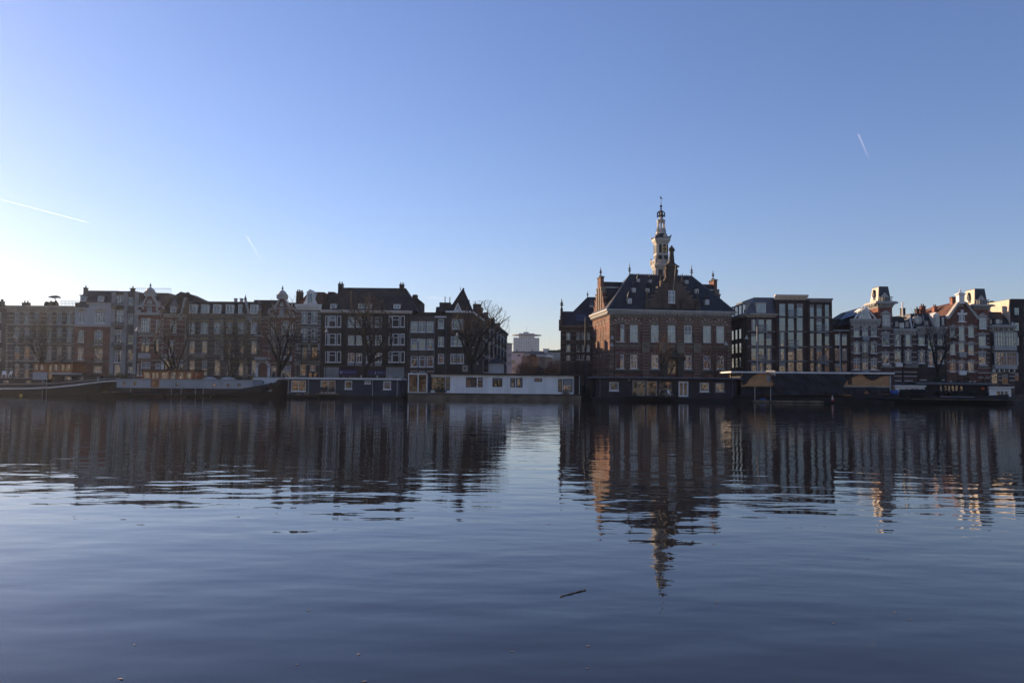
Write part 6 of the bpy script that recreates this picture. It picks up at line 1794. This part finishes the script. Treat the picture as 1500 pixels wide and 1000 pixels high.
tag(c.build('crumpled_sheet', M['blue_tarp'], None, True), 'crumpled blue plastic sheet on the raft under the tarpaulin houseboat', 'plastic sheet').location = (o.x, o.y, .36)

# ---- dark working barge and the two white cabins
b = Boat('barge', 'long black working barge with white cabins at both ends and a lit saloon', 'barge', 1232, 1496, YB - 1.0, 6)  # saloon holds no lamp; the warm tone is put into its panes
st = []
for x, y, w in ((1232, 572, .12), (1240, 573.5, .6), (1262, 576, .95), (1300, 577.5, 1), (1380, 580, 1), (1450, 579.5, 1), (1480, 577.5, .9), (1496, 576, .5)):
    u, z = b.uz(x, y); st.append((u, z, w, .6 if x == 1232 else 0))
hull_mesh(b, st, 'hull_black', half=2.8, yc=3.2)
b.holes.clear()
b.house(1315, 1358, 566.4, 579, 'white', 'aft_cabin', 4, v=.9)
b.slab('aft_roof', 1313, 1359, 564.4, 566.4, 'white', -.6, 4.4)
rc = MB(); 
pts = [(b.u(1321), b.z(564.3))] + [(b.u(1321) + (b.u(1357) - b.u(1321)) * k / 10, b.z(564.3) + .42 * math.sin(math.pi * k / 10) ** .6) for k in range(1, 10)] + [(b.u(1357), b.z(564.3))]
rc.prism(pts, 1.0, 4); rc.build('canopy', M['hull_black'], b.root)
rr = random.Random(9); db = MB()
for i in range(120):
    x = 1322 + 34 * rr.random(); u, z = b.uz(x, 571 + 9 * rr.random() ** .7); db.blob((u, .2 + .4 * rr.random(), z), (.2 + .3 * rr.random(), .2, .12 + .2 * rr.random()), 0, 6, 4)
db.build('deck_clutter', M['hull_black'], b.root)
b.holes.clear()
for x, w in ((1379, 4), (1386, 4.5), (1391, 4.5), (1396.5, 5), (1402, 4.5), (1409, 4.5)): b.win(x, 564.5, 573, w, (1, ()), fr='frame_dark', pane='g_warm', sill=False, ft=.05, v=1.2)
b.house(1360, 1452, 563, 580, 'hull_black', 'saloon', 4.4, v=1.2); b.slab('saloon_roof', 1345, 1456, 559.4, 562.8, 'lead', -.7, 4.6)
u, z = b.uz(1445, 569); MB().lathe(u, 1.0, [(.05, z - .25), (.28, z - .1), (.28, z + .12), (.05, z + .25)], 10).build('copper_lamp', M['orange'], b.root)
b.holes.clear()
for x, w in ((1462.5, 5), (1468, 4.5), (1474, 4.5), (1480.5, 5)): b.win(x, 573, 578.5, w, (1, ()), fr='frame_dark', pane='g_warm', sill=False, ft=.05, v=.9)
b.house(1453, 1485, 566.5, 579.5, 'white', 'fore_cabin', 4, v=.9); b.slab('fore_roof', 1451.5, 1488, 565, 566.7, 'white', -.6, 4.2)
b.slab('side_rail', 1335, 1495, 584.5, 585.2, 'hull_conc', -.35, -.35); b.slab('gangboard', 1378, 1428, 580, 580.9, 'zinc', -.35, .5)
rr = random.Random(11); db = MB()
for i in range(70):
    x = 1380 + 70 * rr.random(); u, z = b.uz(x, 574 + 6 * rr.random()); db.blob((u, .5 + .4 * rr.random(), z), (.2 + .2 * rr.random(), .2, .15 + .2 * rr.random()), 0, 6, 4)
db.build('deck_clutter', M['hull_green'], b.root)
b.done()
o = at(1308.5, 577.5, YB - .6); c = MB()
for i in range(10): c.blob((rnd.uniform(-.45, .45), rnd.uniform(-.2, .2), .25 + .12 * rnd.random()), (.34, .3, .36), 0, 8, 5)
tag(c.build('covered_outboard', M['blue_tarp'], None, True), 'bright blue sheet bundled over gear at the black barge beside the plywood', 'covered gear').location = o

# ---- drifting stick and litter
a, c = on_water(820.5, 873.5), on_water(857.5, 864)
d = c - a
stk = MB(); n = 9; prev = None
for i in range(n + 1):
    p = a.lerp(c, i / n) + Vector((0, 0, .006 + .004 * math.sin(i * 2.1))) + Vector((0, .004 * math.sin(i * 1.3), 0)); r_ = .005 + .004 * i / n
    if prev: stk.tube(prev[0], p, prev[1], r_, 8, 0, i in (1, n))
    prev = (p, r_)
stk.tube(a.lerp(c, .08) + Vector((0, 0, .006)), a.lerp(c, .02) + Vector((.005, -.035, .004)), .006, .004, 6, 0, True)
tag(stk.build('stick', mat('wet driftwood', (0.2, 0.15, 0.11), 0.6, 0.6, 40), None, fix=False), 'short dark broken stick drifting alone on the open water', 'stick')
k = 0
leaf_m = mat('wet dead leaf', (0.26, 0.22, 0.17), 0.5, 0.4, 20)
for px, py, l_, lab in ((452, 894, .05, 'pale curled leaf'), (197, 944, .035, 'tiny pale leaf'), (434, 973, .03, 'small brown leaf'), (176, 994, .07, 'rusty blade of reed'), (525, 958, .05, 'thin pale straw'), (533, 998, .06, 'grey leaf'), (861, 946, .05, 'slim upright straw'), (750, 954, .035, 'reddish leaf'), (1050, 882, .05, 'faint grey leaf'), (1311, 897, .05, 'light curled leaf'), (1220, 913, .03, 'white fleck of down'), (1333, 907, .03, 'dot like leaf'), (860, 979, .03, 'small dull leaf'), (1271, 818, .05, 'dark twig'), (804, 767, .08, 'dark leaf far out')):
    o = on_water(px, py); mb = MB(); a_ = rnd.uniform(-.6, .6)
    ex, ey = Vector((math.cos(a_), math.sin(a_), 0)) * l_ * .42, Vector((-math.sin(a_), math.cos(a_), 0)) * l_ * .16
    mb.poly([-ex + Vector((0, 0, .004)), -ey + Vector((0, 0, .002)), ex * .4 - ey * .8 + Vector((0, 0, .003)), ex + Vector((0, 0, .008)), ex * .3 + ey + Vector((0, 0, .004)), -ex * .4 + ey * .7 + Vector((0, 0, .003))])
    q = tag(mb.build('floating_leaf', leaf_m, None, fix=False), lab + ' floating on the dark water, one of the scattered litter', 'leaf', 'bits of litter on the water'); q.location = (o.x, o.y, .002)
    q.modifiers.new('t', 'SOLIDIFY').thickness = .002
# ------------------------------------------------------------------ trees, shrubs, lamps
def bare_tree(name, label, px, pyb, pyt, Y, wpx, seed, fork=.28, r0=.28, lean=0.0, levels=5, spread=.62, twig='twig', leaves=0, leaf_m='leaf_dead', base=BASE, group='bare trees along the quay', cat='tree', stems=1, dens=1.0):
    """winter tree: tapered trunk and limbs, then ever finer twigs"""
    rr = random.Random(seed)
    o = at(px, pyb, Y); o.z = base
    top = at(px, pyt, Y).z - base
    half = wpx / 2 / F * Y
    root = tag(empty(name, o), label, cat, group)
    wood, fine, lv = MB(), MB(), MB()
    tips = []
    def grow(p, d, ln, r, lev):
        n = 4 if lev < 3 else 3
        q = p; lim = rr.uniform(.72, 1.12)
        for i in range(n):
            up = .10 if lev else .03
            d = (d + Vector((rr.gauss(0, .13), rr.gauss(0, .13), rr.gauss(0, .06) + up * (1 if lev < 3 else .4)))).normalized()
            e = q + d * (ln / n)
            # stay inside the crown
            m = math.hypot(e.x - lean * e.z, e.y) / half
            if lev > 1 and (m > lim or e.z > top * (1.02 - .22 * min(1, m) ** 2) * (.9 + .1 * lim)): break
            if m > .95 or e.z > top: d = (d + Vector((-(e.x - lean * e.z) / half * .4, -e.y / half * .4, -.3 if e.z > top else .25))).normalized(); e = q + d * (ln / n)
            ra, rb = max(.009, r * (1 - .38 * i / n)), max(.008, r * (1 - .38 * (i + 1) / n))
            (wood if lev < 2 else fine).tube(q, e, ra, rb, 7 if lev == 0 else (5 if lev < 3 else 3))
            q = e
            if lev >= 1 and lev < levels and i < n - 1 and rr.random() < .72 * dens:
                sd = d.cross(Vector((rr.gauss(0, 1), rr.gauss(0, 1), rr.gauss(0, 1)))).normalized()
                grow(q, (d * (1 - spread * .6) + sd * spread).normalized(), ln * rr.uniform(.5, .78), rb * .45, lev + 1)
        if lev < levels:
            k = {0: 5, 1: 3, 2: 2}.get(lev, 2)
            ph = rr.random() * 6.28
            for j in range(k):
                a = ph + j * 6.283 / k + rr.gauss(0, .25)
                sd = d.orthogonal().normalized(); sd.rotate(Matrix.Rotation(a, 3, d))
                s_ = spread * (rr.uniform(.55, 1.1))
                grow(q, (d + sd * s_).normalized(), ln * rr.uniform(.62, .85) if lev else (top - q.z) * rr.uniform(.38, .5), r * .62 * rr.uniform(.78, 1.0), lev + 1)
        else:
            tips.append(q)
    for k in range(stems):
        d0 = Vector((lean + rr.gauss(0, .03) + (0 if stems == 1 else .22 * (k - (stems - 1) / 2)), rr.gauss(0, .03), 1)).normalized()
        grow(Vector((0, 0, -.2)), d0, top * fork, r0 * (1 if stems == 1 else .7), 0)
    for t in tips:
        for i in range(leaves):
            c = t + Vector((rr.gauss(0, .35), rr.gauss(0, .35), rr.gauss(0, .3)))
            a, b_ = Vector((rr.uniform(-1, 1), rr.uniform(-1, 1), rr.uniform(-1, 1))) * .09, Vector((rr.uniform(-1, 1), rr.uniform(-1, 1), rr.uniform(-1, 1))) * .07
            lv.poly([c - a, c + b_, c + a, c - b_])
    wood.lathe(0, 0, [(r0 * 1.5, -.3), (r0 * 1.15, .15), (r0 * .9, .6)], 7)
    wood.build('trunk', M['bark'], root, smooth=True, fix=False)
    cr = fine.build('crown', M[twig], root, fix=False)
    if lv.f: lv.build('leaves', M[leaf_m], root, fix=False)
    return root
YT = 133.0
bare_tree('tree', 'thin bare tree before the banded house with the roof terrace', 71, 548, 452, YT, 46, 11, r0=.2, dens=.9)
bare_tree('tree', 'bare tree with several upright stems beside the arched portal of the red gabled house', 258, 548, 428, YT, 62, 12, fork=.16, r0=.3, dens=.9)
bare_tree('tree', 'low bushy tree with sparse ochre leaves before the six dormer house', 332, 552, 474, YT, 62, 13, fork=.22, r0=.16, leaves=1, leaf_m='leaf_ochre')
bank_tree = bare_tree('tree', 'tall bare tree with spreading fan of limbs before the second red gabled house', 404, 551, 438, YT, 76, 14, fork=.2, r0=.42, dens=.95)
bare_tree('tree', 'broad bare tree covering the middle windows of the dark apartment block', 527, 552, 424, YT, 100, 15, fork=.3, r0=.46, spread=.78, dens=.95)
bare_tree('tree', 'leaning bare tree with thick trunk beside the corner house', 694, 548, 440, YT, 92, 16, fork=.3, r0=.46, lean=.10, spread=.75)
bare_tree('tree', 'slender dark bare tree before the hall annex', 856, 560, 470, YT, 34, 17, r0=.12, levels=4)
bare_tree('tree', 'small street tree with rusty twigs before the hall facade', 966, 556, 480, YT, 46, 18, fork=.42, r0=.13, levels=4, twig='twig_mid')
bare_tree('tree', 'wide low street tree with rusty twigs at the far corner of the hall', 1051, 552, 494, YT, 66, 19, fork=.3, r0=.13, twig='twig_mid', spread=.8, levels=4)
bare_tree('tree', 'dark bare tree before the oculus mansard house', 1374, 562, 462, YT, 66, 20, fork=.3, r0=.22, dens=.95)
bare_tree('tree', 'bare treetop rising behind the roofs beside the white flue', 1342, 520, 443, 175, 40, 21, levels=4, group='treetops behind the roofs')
bare_tree('tree', 'bare treetop rising behind the dome cap of the second red gabled house', 416, 520, 419, 178, 50, 22, levels=4, group='treetops behind the roofs')
bare_tree('tree', 'thin bare tree half hidden at the dark end of the modern flats', 1082, 556, 498, YT + 2, 30, 23, r0=.1, levels=4)
# trees of the near bank, mirrored in the far panes
for k in range(13):
    c = copy_tree(bank_tree); c.location = (-78 + k * 13 + rnd.uniform(-3, 3), -41.5 + rnd.uniform(-1, 1), 1.15); c.rotation_euler = (0, 0, rnd.uniform(0, 6.28))
    c['label'] = 'bare tree of the near bank, mirrored in the windows across the water'; c['group'] = 'bare trees of the near bank'
# rusty trees in the side street
for px, w, yt, sd, lab, mm in ((769, 34, 531, 31, 'rounded rusty bare tree before the pale building', 'twig_rust'), (788, 20, 534, 32, 'dark dense bare tree between the rusty ones', 'twig'), (816, 32, 527, 33, 'rusty orange tree beside the dark annex wall', 'twig_rust'), (803, 18, 538, 34, 'small pale rusty tree before the brick house flank', 'twig_rust')):
    bare_tree('tree', lab, px, 556, yt, 190, w, sd, fork=.16, r0=.2, stems=3, dens=1.0, twig=mm, leaves=2 if mm == 'twig_rust' else 0, leaf_m='leaf_dead', group='winter trees of the side street', spread=.8)

def shrub(px, pyb, w, h, Y, label, m='leaf_dark', seed=1, n=1400, base=BASE):
    rr = random.Random(seed); o = at(px, pyb, Y); o.z = base
    t = tag(empty('shrub', o), label, 'shrub', 'shrubs along the quay')
    W, Hh = w / F * Y / 2, h / F * Y
    st = MB(); lv = MB()
    for i in range(9):
        a = rr.uniform(0, 6.28); st.tube((0, 0, 0), (W * .6 * math.cos(a), W * .4 * math.sin(a), Hh * rr.uniform(.5, .8)), .04, .015, 4)
    cl = [(rr.uniform(-.8, .8), rr.uniform(-.6, .6), rr.uniform(.15, .8), rr.uniform(.22, .42)) for _ in range(14)]
    for i in range(n):
        cx, cy, cz, cr = rr.choice(cl)
        c = Vector(((cx + rr.gauss(0, cr * .5)) * W, (cy + rr.gauss(0, cr * .5)) * W * .7, max(.03, (cz + rr.gauss(0, cr * .45))) * Hh))
        a, b_ = Vector((rr.uniform(-1, 1), rr.uniform(-1, 1), rr.uniform(-1, 1))) * .13, Vector((rr.uniform(-1, 1), rr.uniform(-1, 1), rr.uniform(-1, 1))) * .10
        lv.poly([c - a, c + b_, c + a, c - b_])
    st.build('stems', M['bark'], t, fix=False); lv.build('foliage', M[m], t, fix=False)
    return t
for i, a in enumerate(((173, 556, 42, 18, 'dark bushy shrub between the two barges'), (262, 552, 50, 16, 'low evergreen shrub behind the varnished deckhouse'), (320, 556, 66, 14, 'wide low shrub behind the dome lights of the grey barge'), (345, 556, 30, 26, 'taller dark shrub at the white balcony of the dormer house'), (125, 556, 34, 24, 'dark shrub before the orange brick house'), (1355, 562, 30, 20, 'round black shrub behind the white aft cabin'), (1392, 563, 56, 28, 'large black shrub mass under the dark bare tree'), (1442, 563, 34, 26, 'dark wind swept shrub behind the warm paned saloon'), (948, 556, 9, 14, 'round clipped tub shrub before a lower hall window'), (840, 562, 26, 20, 'dark shrub at the foot of the annex'))):
    shrub(a[0], a[1], a[2], a[3], 131.5, a[4], seed=50 + i, n=1800 if a[2] > 30 else 900)
shrub(378, 556, 24, 18, 131, 'ochre leaved shrub before the white arched portal', 'leaf_ochre', 70, 900)
shrub(573, 556, 18, 17, 131.5, 'greyish round shrub before the plaster shop front', 'leaf_ochre', 71, 900)

# umbrella pine on the roof terrace
o = at(80, 447, YH + 2.5); o.z = BASE + PINE.z(447.9)
t = tag(empty('umbrella_pine', o), 'small umbrella shaped pine growing on the roof terrace', 'pine tree')
tr = MB(); tr.tube((0, 0, -.05), (.15, 0, .9), .09, .07, 6); tr.tube((.15, 0, .9), (.05, 0, 1.6), .07, .05, 6)
for i in range(7): a = i * .9; tr.tube((.05, 0, 1.5), (.8 * math.cos(a) * .9, .7 * math.sin(a), 2.0), .035, .02, 4)
tr.build('trunk', M['bark'], t, fix=False)
lv = MB(); rr = random.Random(5)
for i in range(900):
    a, r_ = rr.uniform(0, 6.28), math.sqrt(rr.random()) * 1.05
    c = Vector((r_ * math.cos(a), r_ * .9 * math.sin(a), 1.85 + .38 * (1 - r_ ** 2) * rr.random() + rr.gauss(0, .05)))
    p, q = Vector((rr.uniform(-1, 1), rr.uniform(-1, 1), rr.uniform(-.5, 1))) * .10, Vector((rr.uniform(-1, 1), rr.uniform(-1, 1), rr.uniform(-1, 1))) * .05
    lv.poly([c - p, c + q, c + p, c - q])
lv.build('crown', M['leaf_dark'], t, fix=False)
MB().frustum(-.3, .3, -.3, .3, -.4, -.38, .38, -.38, .38, .02).build('pot', M['pot'], t)

# street lamps with white bell shades
def lamp(px, pyt, label, Y=130.5, heads=((0, 0),)):
    o = at(px, 552, Y); o.z = BASE
    t = tag(empty('street_lamp', o), label, 'street lamp', 'slim street lamps along the quay')
    h = at(px, pyt, Y).z - BASE
    MB().lathe(0, 0, [(.11, 0), (.1, 1.0), (.06, 1.1), (.05, h)], 8).build('post', M['iron'], t)
    for dx, dz in heads:
        MB().tube((0, 0, h + dz + .2), (dx, 0, h + dz + .35), .03, .03, 5).build('arm', M['iron'], t, fix=False)
        MB().lathe(dx, 0, [(.36, h + dz - .28), (.3, h + dz - .2), (.13, h + dz + .1), (.08, h + dz + .3), (.03, h + dz + .36)], 10).build('lamp_shade', M['off_white'], t, True)
    return t
for px, y, lab, hd in ((199, 482, 'slim street lamp with bell shade before the red gabled house', ((0, 0),)), (441, 485, 'slim street lamp with bell shade before the white corniced house', ((0, 0), )), (477, 484, 'bare black lamp post at the edge of the dark apartment block', ((0, 0),)),
    (669, 490, 'slim street lamp with bell shade before the corner house', ((0, 0),)), (612, 498, 'slim street lamp before the low nine window house', ((0, 0),)),
    (900, 494, 'street lamp with two bell shades before the sunlit hall corner', ((-.35, 0), (-.45, -1.2))), (1094, 494, 'street lamp with bell shade before the modern flats corner', ((0, 0),)), (1064, 503, 'street lamp with bell shade above the rusty tree of the hall', ((0, 0),)), (19, 492, 'slim street lamp with bell shade before the terrace house at the frame edge', ((0, 0),))):
    lamp(px, y, lab, heads=hd)
for px, y, lab in ((1109.5, 478, 'tall plain steel mast before the stepped modern flats'), (1231, 487, 'tall plain steel mast before the low brick wing'), (857, 466, 'tall thin dark mast before the annex roof')):
    o = at(px, 556, 127.5); o.z = BASE; t = tag(empty('mast', o), lab, 'mast', 'tall masts at the moorings')
    h = at(px, y, 127.5).z - BASE
    MB().lathe(0, 0, [(.13, -.3), (.11, .5), (.07, h)], 8).build('post', M['zinc' if px > 1000 else 'iron'], t); MB().lathe(0, 0, [(.1, h), (.1, h + .08), (.03, h + .14)], 8).build('cap', M['iron'], t)

# kiosk, sign board and a parked van on the quay
k = Bld('kiosk', 'small white kiosk with dark hipped roof below the leaning tree', 'kiosk', 717, 738, 136, 3)
k.wall(M['off_white'], 532); z = k.z(532)
MB().hexa([(-.3, -.3, z), (k.W + .3, -.3, z), (k.W + .3, 3.3, z), (-.3, 3.3, z), (k.W * .35, 1.3, z + 1.0), (k.W * .65, 1.3, z + 1.0), (k.W * .65, 1.8, z + 1.0), (k.W * .35, 1.8, z + 1.0)]).build('roof', M['slate_dark'], k.root)
MB().box(.3, k.W - .3, -.06, -.01, .3, z - .3).build('shutter', M['boat_grey'], k.root, fix=False); k.done()
o = at(681, 548, 131); o.z = BASE; t = tag(empty('sign', o), 'yellowish notice board on a post before the corner house', 'sign')
z0, z1 = at(681, 544, 131).z - BASE, at(681, 535, 131).z - BASE
MB().box(-.05, .05, .05, .12, -.2, z1).build('post', M['iron'], t, fix=False); MB().box(-.42, .42, -.02, .05, z0, z1).build('board', M['cream'], t, fix=False); MB().box(-.12, .12, -.04, -.021, z0 + .3, z1 - .25).build('symbol', M['frame_dark'], t, fix=False)
def car(px, label, m, Y=137, n=0):
    o = at(px, 556, Y); o.z = BASE; t = tag(empty('parked_car', o), label, 'car', 'cars parked along the quay')
    MB().prism([(-2.1, .3), (2.1, .3), (2.15, .75), (1.3, .9), (.75, 1.42), (-.9, 1.45), (-1.55, .95), (-2.1, .88)], -.8, .8).build('body', M[m], t)
    MB().prism([(-1.35, .95), (1.1, .95), (.65, 1.36), (-.85, 1.38)], -.81, .81).build('side_windows', M['g_dark'], t)
    for x in (-1.3, 1.3):
        for y in (-.82, .62):
            w = MB().prism([(x + .32 * math.cos(i * .5236), .32 + .32 * math.sin(i * .5236)) for i in range(12)], y, y + .2).build('wheel', M['iron'], t)
    return t
car(703, 'pale parked car under the leaning tree', 'off_white'); car(360, 'dark parked car before the dormer house', 'lead'); car(344, 'grey parked car half hidden by the tall shrub', 'zinc')

# two pale posts by the hall and small roof fittings
for px, lab in ((912.5, 'pale blue service post before the hall, the one nearer the sunlit corner'), (918.5, 'pale blue service post before the hall, the one nearer the portal')):
    o = at(px, 552, 129.6); o.z = BASE; t = tag(empty('service_post', o), lab, 'post', 'service posts before the hall')
    MB().box(-.16, .16, -.12, .12, 0, 1.25).box(-.19, .19, -.15, .15, 1.252, 1.32).build('post', M['boat_grey'], t, fix=False); MB().box(-.1, .1, -.13, -.121, .75, 1.1).build('panel', M['lead'], t, fix=False)

bs = shrub(0, 556, 62, 34, 131.5, 'dense dark shrub added on the near bank to darken the panes across the water', seed=90, n=1500)  # unseen row added to darken the low reflections in the panes
for k in range(15):
    c = bs if k == 0 else copy_tree(bs)
    c.location = (-70 + k * 9.5 + rnd.uniform(-2, 2), -40.5, 1.15); c.rotation_euler = (0, 0, rnd.uniform(0, 6.28)); c['group'] = 'shrubs added on the near bank'
# the rows go on past both edges of the view
for k, (x0, x1, yt, m, lab) in enumerate(((-118, -77, 446, 'brick_brown', 'plain brown brick house second beyond the frame edge beside the pine terrace row'), (-76, -35, 440, 'brick_dark', 'plain dark brick house next beyond the frame edge beside the pine terrace row'), (1541, 1592, 444, 'brick_plum', 'plain plum brick house next beyond the modern block at the frame edge'), (1593, 1650, 452, 'brick_brown', 'plain brown brick house second beyond the modern block at the frame edge'))):
    b = Bld('town_house', lab, 'house', x0, x1, YH - (3 if x0 > 0 else 0), 12)
    w = (x1 - x0) / 4
    b.grid([x0 + w * (i + .5) for i in range(4)], [(458, 473), (483, 500), (509, 526), (535, 552)], 8, st=(2, (.68,)))
    b.wall(M[m], yt); b.lintels('cream', .2)
    for y in (476, 503, 529): b.band(y, y + 1.4, m='cream')
    b.cornice(yt - .5, yt + 7, m='off_white'); b.chimney(x0 + 10, yt - 7, yt, 6, 4); b.done()
